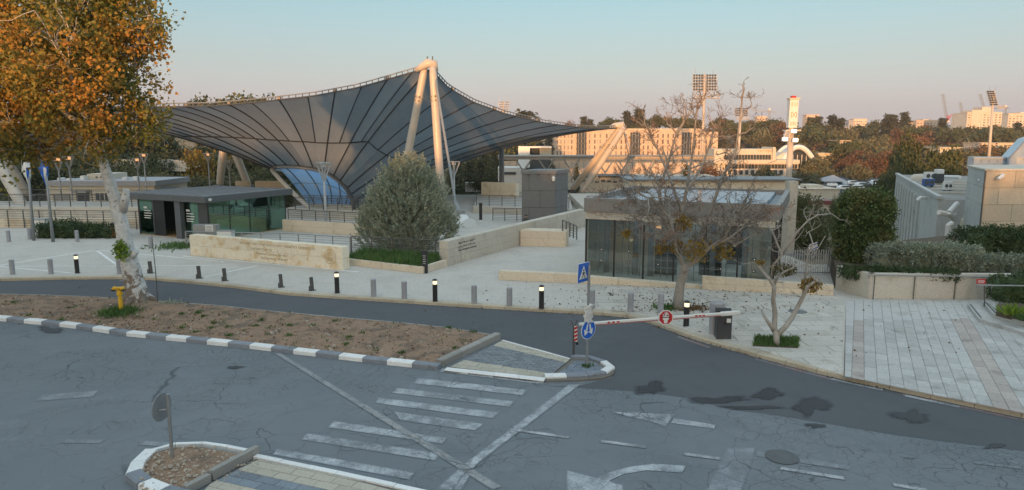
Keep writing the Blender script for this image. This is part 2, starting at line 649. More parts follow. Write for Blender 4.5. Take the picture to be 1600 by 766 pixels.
M['boxgrey'] = painted('grey_cladding_panel', (0.145, 0.15, 0.155), 0.55, 0.15)
M['white'] = painted('white_paint', (0.74, 0.74, 0.72), 0.5, 0.12)
M['cream'] = painted('cream_render', (0.60, 0.55, 0.45), 0.8, 0.18, 0, 0.6)
M['black'] = painted('black_paint', (0.018, 0.019, 0.021), 0.45, 0.2)
M['bollard'] = painted('grey_bollard_paint', (0.33, 0.34, 0.37), 0.6, 0.18, 0, 6)
M['bollard_dark'] = painted('dark_bollard_paint', (0.085, 0.088, 0.088), 0.55, 0.25, 0, 6)
M['red'] = painted('sign_red', (0.50, 0.025, 0.03), 0.4, 0.1)
M['blue'] = painted('sign_blue', (0.012, 0.12, 0.55), 0.4, 0.06)
M['yellow'] = painted('yellow_pipe_paint', (0.72, 0.42, 0.02), 0.45, 0.15, 0, 8)
M['blue_unit'] = painted('dull_blue_casing', (0.06, 0.13, 0.34), 0.5, 0.3)
M['wood'] = stone_like('brown_timber', (0.22, 0.11, 0.045), (0.32, 0.17, 0.07), 4, 30, 0.6, 0.05, 0.2)
M['warm_wood'] = stone_like('warm_interior_timber', (0.36, 0.20, 0.09), (0.44, 0.26, 0.12), 2, 20, 0.6, 0.05, 0.1)
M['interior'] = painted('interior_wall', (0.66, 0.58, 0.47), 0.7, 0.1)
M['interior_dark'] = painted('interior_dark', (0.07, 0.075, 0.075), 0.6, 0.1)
M['glass'] = glass('clear_glass', (0.84, 0.88, 0.87), 0.58)
M['glass_green'] = glass('green_glass', (0.42, 0.66, 0.54), 0.38, 0.03, (0.55, 0.80, 0.68))
M['glass_blue'] = glass('blue_glass', (0.35, 0.5, 0.62), 0.3)
M['window'] = painted('dark_window_glass', (0.05, 0.06, 0.07), 0.15, 0.1)
M['skylight'] = glass('blue_skylight_glass', (0.90, 0.94, 0.97), 0.52, 0.08, (0.62, 0.76, 0.92))
M['eye'] = painted('blue_membrane', (0.34, 0.58, 0.88), 0.4, 0.08, 0, 0.3)
M['lit'] = emitter('lit_lamp', (1.0, 0.80, 0.5), 1.0)
M['flood_on'] = emitter('lit_floodlight', (1.0, 0.93, 0.75), 6.0)
M['lamp_warm'] = emitter('warm_lamp', (1.0, 0.5, 0.22), 0.7)  # glow of the wall lamps, also sunlight painted on lamp post heads
M['bark'] = stone_like('grey_bark', (0.28, 0.25, 0.21), (0.44, 0.40, 0.36), 5, 26, 0.9, 0, 0.6)
M['bark_dark'] = stone_like('brown_bark', (0.09, 0.07, 0.05), (0.15, 0.12, 0.09), 2, 8, 0.95, 0.1, 0.0)
M['fine_twig'] = stone_like('brown_twig_bark', (0.10, 0.075, 0.06), (0.17, 0.135, 0.11), 3, 20, 0.9, 0, 0, stain=(0.36, 0.17, 0.10), stain_at=(0.52, 0.62), stain_scale=0.55)
M['hut_grey'] = painted('hut_grey_metal', (0.115, 0.122, 0.13), 0.5, 0.15, 0.1)
M['twig'] = stone_like('pale_twig_bark', (0.21, 0.19, 0.165), (0.36, 0.33, 0.295), 3, 20, 0.9, 0, 0.2, stain=(0.34, 0.20, 0.13), stain_at=(0.58, 0.68), stain_scale=0.7)
M['leaf_plane'] = foliage('plane_leaf', [(0.09, 0.12, 0.03), (0.15, 0.17, 0.04), (0.25, 0.20, 0.045), (0.42, 0.235, 0.05), (0.40, 0.17, 0.04)], 0.6, 0.3, 0.45, 0.6)
M['leaf_olive'] = foliage('olive_leaf', [(0.27, 0.32, 0.215), (0.41, 0.45, 0.335), (0.57, 0.60, 0.50)], 0.55, 0.15)
M['leaf_dark'] = foliage('dark_hedge_leaf', [(0.03, 0.055, 0.022), (0.06, 0.095, 0.038), (0.11, 0.15, 0.06)], 0.5, 0.15, 1.5)
M['leaf_cypress'] = foliage('clipped_tree_leaf', [(0.055, 0.10, 0.035), (0.10, 0.155, 0.055), (0.16, 0.20, 0.075), (0.22, 0.17, 0.075)], 0.5, 0.15, 1.0, 0.45)
M['leaf_grey'] = foliage('grey_shrub_leaf', [(0.17, 0.205, 0.15), (0.29, 0.33, 0.25), (0.43, 0.47, 0.37)], 0.6, 0.15, 1.5)
M['leaf_yellow'] = foliage('yellowing_leaf', [(0.20, 0.15, 0.03), (0.30, 0.20, 0.045), (0.24, 0.12, 0.04)], 0.6, 0.3)
M['leaf_lime'] = foliage('fresh_shoot_leaf', [(0.15, 0.24, 0.03), (0.24, 0.34, 0.05)], 0.5, 0.3)
M['grass'] = foliage('grass_blade', [(0.05, 0.11, 0.028), (0.09, 0.17, 0.045), (0.15, 0.22, 0.07)], 0.5, 0.25)
M['dead_leaf'] = foliage('fallen_leaf', [(0.10, 0.06, 0.03), (0.17, 0.10, 0.05), (0.22, 0.15, 0.08)], 0.8, 0)
M['tree_pine'] = foliage('far_pine_foliage', [(0.05, 0.07, 0.03), (0.09, 0.105, 0.045), (0.14, 0.135, 0.06)], 0.7, 0.1, 0.15, 0.4)
M['tree_dark'] = foliage('far_conifer_foliage', [(0.04, 0.052, 0.03), (0.07, 0.078, 0.042), (0.11, 0.10, 0.055)], 0.7, 0.1, 0.15, 0.4)
M['tree_rust'] = foliage('far_autumn_foliage', [(0.14, 0.075, 0.035), (0.20, 0.11, 0.055), (0.17, 0.12, 0.08)], 0.7, 0.1, 0.15, 0.4)
M['tree_olive'] = foliage('far_olive_foliage', [(0.09, 0.10, 0.05), (0.14, 0.14, 0.07), (0.20, 0.175, 0.09)], 0.7, 0.1, 0.15, 0.4)
M['tree_yellow'] = foliage('far_yellow_foliage', [(0.22, 0.16, 0.035), (0.30, 0.21, 0.05), (0.24, 0.15, 0.04)], 0.7, 0.1, 0.15, 0.4)
M['pink_stone'] = stone_like('far_pinkish_stone', (0.56, 0.44, 0.34), (0.62, 0.50, 0.39), 0.05, 0.5, 0.9, 0.06, 0)
M['pale_stone'] = stone_like('far_pale_stone', (0.58, 0.51, 0.43), (0.66, 0.59, 0.50), 0.05, 0.5, 0.9, 0.06, 0)
M['fabric'] = None
# ------------------------------------------------------------------ ground, roads, pavements
GU = Vector((0.447, 0.894, 0))          # the grid most buildings and paving follow
GV = Vector((0.894, -0.447, 0))


def smooth(a, b, x):
    t = np.clip((x - a) / (b - a), 0, 1)
    return t * t * (3 - 2 * t)


def terr(x, y):
    """height of the natural ground"""
    x, y = np.asarray(x, dtype=float), np.asarray(y, dtype=float)
    right = smooth(12, 17, x)
    drop_r = -7.5 * smooth(37, 85, y) - 2 * smooth(100, 200, y)
    drop_l = -3.0 * smooth(64, 73, y) * smooth(-20, -26, x) - 1.5 * smooth(80, 90, y) - 7.5 * smooth(88, 150, y) + 6.0 * smooth(-15, -45, x) * smooth(110, 190, y)
    h = -0.3 + right * drop_r + (1 - right) * drop_l
    h += 5.5 * smooth(330, 385, y) + 12.5 * smooth(390, 480, y) + 8 * smooth(520, 1000, y)
    h += 3.0 * smooth(500, 900, y) * np.sin(x * 0.006 + 1.0) + smooth(130, 260, y) * 0.5 * np.sin(x * 0.05) * np.cos(y * 0.04)
    return h


def build_terrain():
    xs = np.concatenate([np.linspace(-1800, -160, 28), np.linspace(-150, 150, 76), np.linspace(160, 1800, 28)])
    ys = np.concatenate([np.linspace(-60, 34, 12), np.linspace(36, 160, 63), np.linspace(165, 540, 60), np.linspace(560, 4200, 30)])
    X, Y = np.meshgrid(xs, ys)
    Z = terr(X, Y)
    V = np.stack([X.ravel(), Y.ravel(), Z.ravel()], 1)
    nx, ny = len(xs), len(ys)
    i, j = np.meshgrid(np.arange(nx - 1), np.arange(ny - 1))
    a = (j * nx + i).ravel()
    F = np.stack([a, a + 1, a + nx + 1, a + nx], 1)
    return np_mesh('ground', V, F, M['terrain'], smooth=True)


tag(build_terrain(), kind='structure')


def line(pts, z=0.0):
    return [G(x, y, z) for x, y in pts]


def offset(pts, d):
    """polyline moved d to its left"""
    out = []
    for i, p in enumerate(pts):
        t = (pts[min(i + 1, len(pts) - 1)] - pts[max(i - 1, 0)])
        t.z = 0
        t.normalize()
        out.append(p + Vector((-t.y, t.x, 0)) * d)
    return out


def resample(pts, step):
    d = [0.0]
    for i in range(len(pts) - 1):
        d.append(d[-1] + (pts[i + 1] - pts[i]).length)
    n = max(1, round(d[-1] / step))
    out = []
    for k in range(n + 1):
        s = d[-1] * k / n
        i = max(j for j in range(len(d)) if d[j] <= s + 1e-9)
        i = min(i, len(pts) - 2)
        f = (s - d[i]) / (d[i + 1] - d[i])
        out.append(pts[i].lerp(pts[i + 1], f))
    return out


def inside(poly, x, y):
    c = False
    j = len(poly) - 1
    for i in range(len(poly)):
        xi, yi, xj, yj = poly[i][0], poly[i][1], poly[j][0], poly[j][1]
        if (yi > y) != (yj > y) and x < (xj - xi) * (y - yi) / (yj - yi) + xi:
            c = not c
        j = i
    return c


def kerb(pts, width, z0, z1, step, mats, parent, side=1, name='kerb_stone', gap=0.012, jit=0.006):
    """kerb stones one by one along a line; side: 1 = body lies to the left of the line"""
    P = resample(pts, step)
    Q = offset(P, width * side)
    obs = []
    for i in range(len(P) - 1):
        a, b, c, d = P[i], P[i + 1], Q[i + 1], Q[i]
        t = (b - a).normalized() * gap / 2
        a, b, c, d = a + t, b - t, c - t, d + t
        h = z1 + random.uniform(-jit, jit)
        ch = 0.03
        a2, b2 = a.lerp(d, ch / width), b.lerp(c, ch / width)
        mb = MB()
        lo = lambda p, z: (p.x, p.y, z)
        base = [lo(a, z0), lo(b, z0), lo(c, z0), lo(d, z0), lo(a, h - ch), lo(b, h - ch), lo(a2, h), lo(b2, h), lo(c, h), lo(d, h)]
        mb.v += base
        for f in ((0, 1, 5, 4), (4, 5, 7, 6), (6, 7, 8, 9), (2, 3, 9, 8), (0, 4, 6, 9, 3), (1, 2, 8, 7, 5)):
            mb.f.append(f if side > 0 else f[::-1])
            mb.m.append(0)
        obs.append(mb.build(name, mats[i % len(mats)], parent))
    return obs


def clip_convex(poly, clip):
    """Sutherland-Hodgman; clip counter-clockwise"""
    out = poly
    for i in range(len(clip)):
        a, b = clip[i], clip[(i + 1) % len(clip)]
        inp, out = out, []
        if not inp:
            return []
        sd = lambda p: (b[0] - a[0]) * (p[1] - a[1]) - (b[1] - a[1]) * (p[0] - a[0])
        for k in range(len(inp)):
            p, q = inp[k], inp[(k + 1) % len(inp)]
            sp, sq = sd(p), sd(q)
            if sp >= 0:
                out.append(p)
            if (sp >= 0) != (sq >= 0):
                f = sp / (sp - sq)
                out.append((p[0] + (q[0] - p[0]) * f, p[1] + (q[1] - p[1]) * f))
    return out


def area(p):
    return sum(p[i][0] * p[(i + 1) % len(p)][1] - p[(i + 1) % len(p)][0] * p[i][1] for i in range(len(p))) / 2


def lay(name, poly, o, u, v, pu, pv, gap, z, th, mats, parent, stagger=0.5, pick=None, jit=0.004, limit=300):
    """pavers one by one over a polygon (any shape: pieces crossing the edge are cut by it when it is convex, dropped when it is not)"""
    poly = [(p[0], p[1]) for p in poly]
    if area(poly) < 0:
        poly = poly[::-1]
    u, v = Vector(u).normalized(), Vector(v).normalized()
    co = [((p[0] - o[0]) * u.x + (p[1] - o[1]) * u.y, (p[0] - o[0]) * v.x + (p[1] - o[1]) * v.y) for p in poly]
    u0, u1 = min(c[0] for c in co), max(c[0] for c in co)
    v0, v1 = min(c[1] for c in co), max(c[1] for c in co)
    found = []
    j0, j1 = math.floor(v0 / pv), math.ceil(v1 / pv)
    for j in range(j0, j1):
        sh = (j % 2) * stagger * pu
        for i in range(math.floor((u0 - sh) / pu) - 1, math.ceil((u1 - sh) / pu) + 1):
            a, b = i * pu + sh + gap / 2, (i + 1) * pu + sh - gap / 2
            c, d = j * pv + gap / 2, (j + 1) * pv - gap / 2
            q = [(o[0] + u.x * s + v.x * t, o[1] + u.y * s + v.y * t) for s, t in ((a, c), (b, c), (b, d), (a, d))]
            if area(q) < 0:
                q = q[::-1]
            r = clip_convex(q, poly)
            if len(r) >= 3 and area(r) > 0.02 * pu * pv:
                full = area(r) > 0.995 * abs(area(q))
                found.append((r, full, i, j))
    found.sort(key=lambda t: min(p[1] for p in t[0]))
    share = {}
    rest = MB()
    for n, (r, full, i, j) in enumerate(found):
        m = mats[pick(i, j)] if pick else mats[0]
        zz = z + random.uniform(-jit, jit)
        if n >= limit:
            rest.prism(r, zz - th, zz)
            continue
        cx, cy = sum(p[0] for p in r) / len(r), sum(p[1] for p in r) / len(r)
        key = (m.name,)
        if full and key in share:
            ob = bpy.data.objects.new(name, share[key])
            C.objects.link(ob)
            ob.parent = parent
        else:
            ob = MB().prism([(p[0] - cx, p[1] - cy) for p in r], -th, 0.0).build(name, m)
            ob.parent = parent
            if full:
                share[key] = ob.data
        oo = origin(parent)
        ob.location = (cx - oo.x, cy - oo.y, zz - oo.z)
    if rest.v:
        tag(rest.build(name, mats[0], parent), kind='stuff')
    return len(found)


# --- the big road sheet
road = tag(MB().poly([(-90, -30, 0), (90, -30, 0), (90, 24, 0), (60, 31, 0), (-90, 35, 0)]).build('road', M['road']), kind='structure')

LANE_FAR = [(-260, 441), (-100, 440), (0, 439.5), (94, 437.3), (188, 436.4), (238, 438), (297.6, 443.6), (361, 450), (453, 462), (555, 469), (680, 477.4),
            (830, 486.8), (912, 491.5), (971, 495), (1006, 503), (1043, 516), (1080, 530), (1180, 558), (1300, 590), (1411, 614), (1499, 632.5), (1600, 654), (1760, 690)]
LANE_NEAR = [(-260, 462), (0, 463), (120, 466), (170, 469), (260, 475), (350, 482), (402, 488), (504, 497.5), (605.6, 506.7), (700, 516), (785, 530), (890, 558), (935, 563), (962, 578)]
SEAM = [(955, 590), (905, 603), (850, 603), (1000, 612), (1075, 622), (1140, 640), (1220, 650), (1400, 680), (1600, 705), (1760, 726)]
lane_far = line(LANE_FAR, 0.0)
lane_pts = [G(x, y, 0.004) for x, y in LANE_NEAR + SEAM] + [G(x, y, 0.004) for x, y in LANE_FAR[::-1]]
tag(MB().poly(lane_pts).build('drive_lane', M['lane']), kind='structure')

# --- plaza: one sheet at kerb height, its kerb stones, the paving laid on it
PZ = 0.14
kerb_in = [Vector((p.x, p.y, PZ)) for p in offset(lane_far, 0.3)]
plaza_back = [(60, 42, PZ), (34, 42, PZ), (27, 37.2, PZ), (16.3, 37.2, PZ), (16, 50, PZ), (10, 84, PZ), (-18, 84, PZ), (-23, 65, PZ), (-90, 62, PZ)]
plaza = tag(MB().poly(kerb_in + [Vector(p) for p in plaza_back]).build('plaza', M['plaza']), kind='structure')
MB().poly([(p[0], p[1], -0.6) for p in plaza_back] + [(p[0], p[1], PZ - 0.002) for p in plaza_back[::-1]])
kerb(lane_far, 0.3, -0.05, PZ + 0.004, 1.0, [M['kerb_beige']], plaza, 1)
# edge of the plaza slab where the land falls away
eb = MB()
for a, b in zip(plaza_back[:-1], plaza_back[1:]):
    eb.poly([(a[0], a[1], -9), (b[0], b[1], -9), (b[0], b[1], PZ - 0.001), (a[0], a[1], PZ - 0.001)])
eb.build('slab_edge', M['stone_grey'], plaza)
# worn red and white paint on the road beside the kerb
mk = tag(MB().poly([G(1180, 559.5, 0.008), G(1300, 591.5, 0.008), G(1300, 594, 0.008), G(1180, 562, 0.008)]).build('kerb_line', road_paint('worn_red_kerb_line', (0.30, 0.14, 0.12), (0.4, 0.6))), kind='structure')
for a, b, red in (((1060, 524), (1110, 541), 1), ((1300, 590), (1380, 607.5), 0), ((1411, 614), (1530, 639.2), 1), ((1415, 616), (1500, 634), 0), ((1530, 639.2), (1640, 663), 1), ((188, 436.4), (232, 437.6), 1)):
    mb = MB().poly([G(a[0], a[1] + 1, 0.008 + 0.004 * (1 - red)), G(b[0], b[1] + 1, 0.008 + 0.004 * (1 - red)), G(b[0] - 2, b[1] + 3.2, 0.008 + 0.004 * (1 - red)), G(a[0] - 2, a[1] + 3.2, 0.008 + 0.004 * (1 - red))])
    tag(mb.build('kerb_line', mk.data.materials[0] if red else M['paint_faint']), kind='structure')

# right-hand paving in strips along the grid, each paver its own
WALLB = [G(1305, 461, PZ), G(1368, 467.5, PZ), G(1540, 469, PZ)]
pv_poly = [G(1322, 470, PZ), G(1318, 590, PZ), G(1411, 606, PZ), G(1499, 624, PZ), G(1640, 656, PZ), G(1700, 600, PZ), G(1620, 480, PZ), G(1540, 470, PZ)]
tag(MB().poly([Vector((p.x, p.y, PZ + 0.004)) for p in pv_poly]).build('paving_bed', M['joint'], plaza), kind='structure')
pv_o = G(1322, 470, PZ)


def strip_pick(i, j):
    k = j
    return 1 if k in (1, 11, 12) else 0


pv_hull = [G(1322, 470, PZ), G(1320, 588.5, PZ), G(1640, 655, PZ), G(1700, 600, PZ), G(1620, 472, PZ), G(1540, 470, PZ)]
lay('paver', pv_hull, pv_o, GU, GV, 0.62, 0.33, 0.012, PZ + 0.02, 0.03, [M['paver'], M['paver_pink']], plaza, 0.5, strip_pick, limit=300)
# long slabs across the middle, left of the strips
for qd in ([(905, 482), (905, 446), (1000, 448.5), (1000, 488)], [(1000, 488), (1000, 448.5), (1095, 452), (1095, 520)], [(1095, 520), (1095, 452), (1308, 464), (1319, 470), (1315, 586)]):
    hull = [G(x, y, PZ) for x, y in qd]
    tag(MB().poly([Vector((p.x, p.y, PZ + 0.004)) for p in hull]).build('paving_bed', M['joint'], plaza), kind='structure')
    lay('slab', hull, (3, 27), (1, 0.02, 0), (-0.02, 1, 0), 1.35, 0.62, 0.022, PZ + 0.02, 0.03, [M['paver_beige']], plaza, 0.43)


# painted lines and arrows
def feather(pts, name, mat, th=0.07):
    """a painted patch; the vertex attribute rim is 1 on its outline and 0 inside, where the wear starts"""
    import bmesh
    bm = bmesh.new()
    f = bm.faces.new([bm.verts.new(p) for p in pts])
    bm.normal_update()
    if f.normal.z < 0:
        f.normal_flip()
    outer = set(v.index for v in bm.verts)
    bm.verts.index_update()
    n0 = len(bm.verts)
    bmesh.ops.inset_region(bm, faces=[f], thickness=th, use_even_offset=name != 'arrow_shaft', use_boundary=True)
    bm.verts.index_update()
    rim = [1.0 if v.is_boundary else 0.0 for v in bm.verts]
    me = bpy.data.meshes.new(name)
    bm.to_mesh(me)
    bm.free()
    me.materials.append(mat)
    me.attributes.new('rim', 'FLOAT', 'POINT').data.foreach_set('value', rim)
    return tag(link(name, me), kind='structure')


def stroke(name, a, b, w, mat, z=0.008):
    a, b = G(*a, z), G(*b, z)
    t = (b - a).normalized()
    n = Vector((-t.y, t.x, 0)) * w / 2
    return feather([a - n, b - n, b + n, a + n], name, mat, 0.05)


def mark(name, pix, mat, z=0.008):
    return feather([G(x, y, z) for x, y in pix], name, mat, 0.02 if name == 'arrow_shaft' else 0.07)


for q in (((652, 590), (826, 609), (817, 616), (645, 597)), ((619, 605.5), (805, 627), (797, 634), (612, 612)), ((590, 620.5), (782, 644), (770, 652), (586, 628)),
          ((613, 642), (757, 662), (743, 671), (625, 655)), ((520, 657), (700, 684), (692, 692), (512, 666)), ((478, 676), (690, 708), (680, 718), (470, 685)), ((432, 700), (650, 738), (640, 748), (424, 708))):
    q = (q[0], q[1], (q[2][0], q[2][1] + 2.2), (q[3][0], q[3][1] + 2.2))
    mark('zebra_stripe', q, M['paint_faint'])
mark('zebra_stripe', ((690, 575), (850, 595), (848, 601), (686, 581)), M['paint_faint'])
mark('lane_line', ((428, 552), (440, 552), (785, 760), (770, 766)), M['paint_yellow'], 0.012)
mark('stop_line', ((888, 600.5), (908, 600.5), (745, 726), (722, 766), (678, 766), (720, 728)), M['paint_faint'], 0.010)
for a, b in (((806, 671.5), (890, 683.5)), ((938, 689), (1010, 698.5)), ((1068, 709), (1127, 716.5)), ((1218, 731), (1320, 747.5)), ((1395, 757), (1450, 766))):
    stroke('lane_dash', a, b, 0.17, M['paint'], 0.012)
mark('turn_arrow', ((952, 643), (1056, 646.5), (1040, 668), (1020, 660), (985, 652)), M['paint_faint'])
mark('arrow_shaft', ((1052, 653), (1118, 664), (1116, 670), (1048, 661)), M['paint_faint'])
mark('turn_arrow', ((884, 733), (975, 758), (975, 770), (884, 770)), M['paint_faint'])
mark('arrow_shaft', ((924, 752), (950, 738), (985, 729), (1020, 724.5), (1072, 727.5), (1066, 739), (1010, 735), (975, 741), (955, 750), (945, 760)), M['paint_faint'], 0.010)
mark('road_block_mark', ((1136, 700), (1182, 699), (1158, 770), (1100, 770)), M['paint_ghost'])
mark('lane_line', ((1180, 704), (1330, 728), (1327, 735), (1182, 713)), M['paint_ghost'], 0.010)
for a, b, w in (((100, 689), (160, 690), 0.22), ((222, 692), (290, 696), 0.25), ((1520, 722), (1600, 732), 0.14), ((60, 622), (150, 615), 0.5)):
    stroke('old_line', a, b, w, M['paint_ghost'])
# white lines on the pale plaza, left
for a, b, w in (((-60, 424), (150, 390.5), 0.16), ((150, 390.5), (350, 409), 0.16), ((150, 390.5), (205, 430), 0.16), ((-60, 411), (120, 427.5), 0.14), ((20, 416), (330, 415), 0.1), ((285, 400), (560, 425), 0.22), ((320, 433), (402, 415), 0.12)):
    A_, B_ = G(*a, PZ + 0.004), G(*b, PZ + 0.004)
    t_ = (B_ - A_).normalized()
    n_ = Vector((-t_.y, t_.x, 0)) * w / 2
    tag(MB().poly([A_ - n_, B_ - n_, B_ + n_, A_ + n_]).build('painted_line', road_paint('plaza_white_line', (0.80, 0.80, 0.78), (0.55, 0.8), (0.50, 0.475, 0.43), (0.57, 0.54, 0.49)) if 'plaza_white_line' not in bpy.data.materials else bpy.data.materials['plaza_white_line']), kind='structure')


# dark stains on the tarmac: dense in the middle, breaking up at the rim
def stain_mat():
    m, nt, nd, lk, b = new_mat('oil_stain_ragged')
    at = nd.new('ShaderNodeAttribute')
    at.attribute_name = 'fade'
    p = wpos(nt)
    n = maths(nt, 'ADD', maths(nt, 'MULTIPLY', noise(nt, p, 3.4, 7, 0.75, 0.5), 1.2), maths(nt, 'MULTIPLY', noise(nt, p, 22, 3, 0.7), 0.35))
    k = ramp(nt, maths(nt, 'SUBTRACT', maths(nt, 'MULTIPLY', at.outputs['Fac'], 1.5), n), -0.42, 0.22)
    b.inputs['Base Color'].default_value = (0.036, 0.039, 0.043, 1)
    b.inputs['Roughness'].default_value = 0.6
    t = nd.new('ShaderNodeBsdfTransparent')
    mx = nd.new('ShaderNodeMixShader')
    lk.new(maths(nt, 'MULTIPLY', k, 0.88, True), mx.inputs[0])
    lk.new(t.outputs[0], mx.inputs[1])
    lk.new(b.outputs[0], mx.inputs[2])
    lk.new(mx.outputs[0], nd['Material Output'].inputs[0])
    return m


M['oil2'] = stain_mat()


def stain(cx, cy, rx, ry, seed, squash=1.0):
    rnd = random.Random(seed)
    ph = [rnd.uniform(0, 6.28) for _ in range(5)]
    mb, fade = MB(), []
    n = 36
    for q in (0.02, 0.55, 1.35):
        for k in range(n):
            a = 2 * math.pi * k / n
            r = q * (1 + sum(0.2 / (i + 1) ** 0.5 * math.sin((i + 2) * a + ph[i]) for i in range(5)))
            mb.v.append(tuple(G(cx + rx * r * math.cos(a), cy + ry * r * math.sin(a), 0.014)))
            fade.append({0.02: 1.0, 0.55: 0.75, 1.35: 0.0}[q])
    for j in range(2):
        for k in range(n):
            k2 = (k + 1) % n
            mb.f.append((j * n + k, j * n + k2, (j + 1) * n + k2, (j + 1) * n + k)[::-1])
            mb.m.append(0)
    o = mb.build('oil_stain', M['oil2'])
    o.data.attributes.new('fade', 'FLOAT', 'POINT').data.foreach_set('value', fade)
    return tag(o, kind='structure')


for i, s_ in enumerate(((1017, 607, 23, 10), (1268, 634, 26, 15), (1200, 616, 28, 8), (1424, 651, 28, 10), (1120, 625, 45, 6), (1175, 637, 40, 4), (80, 516, 22, 4.5), (367, 574, 12, 3), (1556, 697, 17, 4), (1275, 665, 15, 4))):
    stain(*s_, 40 + i)
# manhole cover in the road and one in the paving
def ring(cx, cy, r, z, mat, name, label, parent=None):
    c = G(cx, cy, z)
    t = thing(name, c, label, 'manhole cover')
    MB().lathe(c.x, c.y, [(r, z - 0.03), (r, z + 0.008), (r - 0.045, z + 0.009), (r - 0.05, z + 0.002)], 28).build('rim', M['steel_dark'], t)
    MB().prism([(c.x + (r - 0.055) * math.cos(k * math.pi / 16), c.y + (r - 0.055) * math.sin(k * math.pi / 16)) for k in range(32)], z - 0.02, z + 0.006).build('lid', mat, t)
ring(1222, 714, 0.36, 0.012, M['road'], 'manhole_cover', 'round iron manhole cover set in the cracked road')
ring(1246, 487, 0.36, PZ + 0.02, M['steel_dark'], 'manhole_cover', 'round dark manhole cover in the paving behind the pruned tree')

# --- dirt median with the plane tree
MED_NEAR = [(-260, 478), (-60, 496), (0, 502), (103, 511.6), (200, 526), (300, 536), (400, 546.5), (490, 557), (582, 568), (684, 579)]
MED_END = [(690, 574), (782, 530)]


def dirt_sheet(name, outline, z0, amp, step, mat, mound=None, parent=None):
    poly = [(p.x, p.y) for p in outline]
    xs = [p[0] for p in poly]
    ys = [p[1] for p in poly]
    import bmesh
    bm = bmesh.new()
    vs = [bm.verts.new((p[0], p[1], z0)) for p in poly]
    bm.faces.new(vs)
    for axis, lo, hi in ((0, min(xs), max(xs)), (1, min(ys), max(ys))):
        k = math.ceil(lo / step)
        while k * step < hi:
            co = (k * step, 0, 0) if axis == 0 else (0, k * step, 0)
            no = (1, 0, 0) if axis == 0 else (0, 1, 0)
            bmesh.ops.bisect_plane(bm, geom=bm.verts[:] + bm.edges[:] + bm.faces[:], plane_co=co, plane_no=no)
            k += 1
    from mathutils import noise as mn
    for v in bm.verts:
        edge = v.is_boundary
        n = mn.noise(Vector((v.co.x * 0.9, v.co.y * 0.9, 3))) * 0.6 + mn.noise(Vector((v.co.x * 3.1, v.co.y * 3.1, 7))) * 0.4
        v.co.z = z0 + (0 if edge else amp * (n + 0.3))
        if mound and not edge:
            for mx, my, mr, mh in mound:
                q = ((v.co.x - mx) ** 2 + (v.co.y - my) ** 2) / mr ** 2
                v.co.z += mh * math.exp(-q)
    me = bpy.data.meshes.new(name)
    bm.normal_update()
    bm.to_mesh(me)
    bm.free()
    me.materials.append(mat)
    for p in me.polygons:
        p.use_smooth = True
    return link(name, me, parent)


mn_ = line(MED_NEAR)
mf_ = line([(-260, 462), (0, 463), (120, 466), (170, 469), (260, 475), (350, 482), (402, 488), (504, 497.5), (605.6, 506.7), (700, 516), (778, 529)])
TREE_B = G(215, 474, 0.1)
med_out = offset(mn_, 0.28) + offset(mf_, -0.1)[::-1]
median = tag(dirt_sheet('median', med_out, 0.11, 0.10, 0.35, M['dirt'], [(TREE_B.x, TREE_B.y, 0.9, 0.12), (G(250, 487).x, G(250, 487).y, 0.8, 0.16)]), kind='structure')
kerb(mn_, 0.28, -0.05, 0.15, 0.86, [M['kerb_white'], M['kerb_grey']], median, 1)
kerb(mf_, 0.1, -0.05, 0.13, 1.0, [M['kerb_concrete']], median, -1)
ke = line(MED_END, 0)
for o_ in kerb([ke[0], ke[1]], 0.22, -0.02, 0.22, 1.05, [M['kerb_concrete']], median, 1):
    pass
# paved crossing and nose of the median
XP = [G(694, 578, 0.07), G(850, 595, 0.07), G(892, 560, 0.07), G(787, 531, 0.07)]
NOSE = [G(852, 594, 0.07), G(905, 592.5, 0.07), G(940, 590, 0.07), G(958, 584, 0.07), G(961, 577, 0.07), G(945, 567, 0.07), G(925, 561, 0.07), G(894, 560, 0.07)]
crossing = tag(MB().prism(XP, -0.02, 0.05).build('crossing_island', M['joint']), kind='structure')
nose = tag(MB().prism(NOSE, -0.02, 0.05).build('island_nose', M['joint']), kind='structure')
xu, xv = (XP[1] - XP[0]).normalized(), (XP[3] - XP[0]).normalized()
xn = Vector((-xu.y, xu.x, 0))


def sub(a, b, f):
    return a.lerp(b, f)


def band(q, f0, f1):
    return [sub(q[0], q[3], f0), sub(q[1], q[2], f0), sub(q[1], q[2], f1), sub(q[0], q[3], f1)]


M['cobble'] = stone_like('grey_cobble', (0.17, 0.19, 0.21), (0.23, 0.25, 0.27), 1.5, 18, 0.9, 0.14, 0.2)
M['tactile'] = stone_like('beige_tactile_paver', (0.40, 0.37, 0.30), (0.47, 0.44, 0.37), 1.5, 22, 0.9, 0.08, 0.3)
M['slate'] = stone_like('blue_grey_paver', (0.155, 0.185, 0.22), (0.22, 0.25, 0.285), 1.2, 16, 0.85, 0.14, 0.2)
kw = [sub(XP[0], XP[3], 0.09), sub(XP[1], XP[2], 0.09)]
kerb([XP[0], XP[1]], 0.22, -0.02, 0.085, 0.8, [M['kerb_white']], crossing, 1)
lay('tactile_paver', band(XP, 0.10, 0.30), XP[0], xu, xn, 0.4, 0.3, 0.012, 0.066, 0.03, [M['tactile']], crossing)
lay('cobble', band(XP, 0.30, 0.80), XP[0], xu, xn, 0.26, 0.15, 0.014, 0.066, 0.03, [M['cobble']], crossing, jit=0.005, limit=250)
lay('tactile_paver', band(XP, 0.80, 0.96), XP[0], xu, xn, 0.4, 0.3, 0.012, 0.066, 0.03, [M['tactile']], crossing)
kerb([XP[2], XP[3]], 0.10, -0.02, 0.08, 0.8, [M['kerb_white']], crossing, 1)
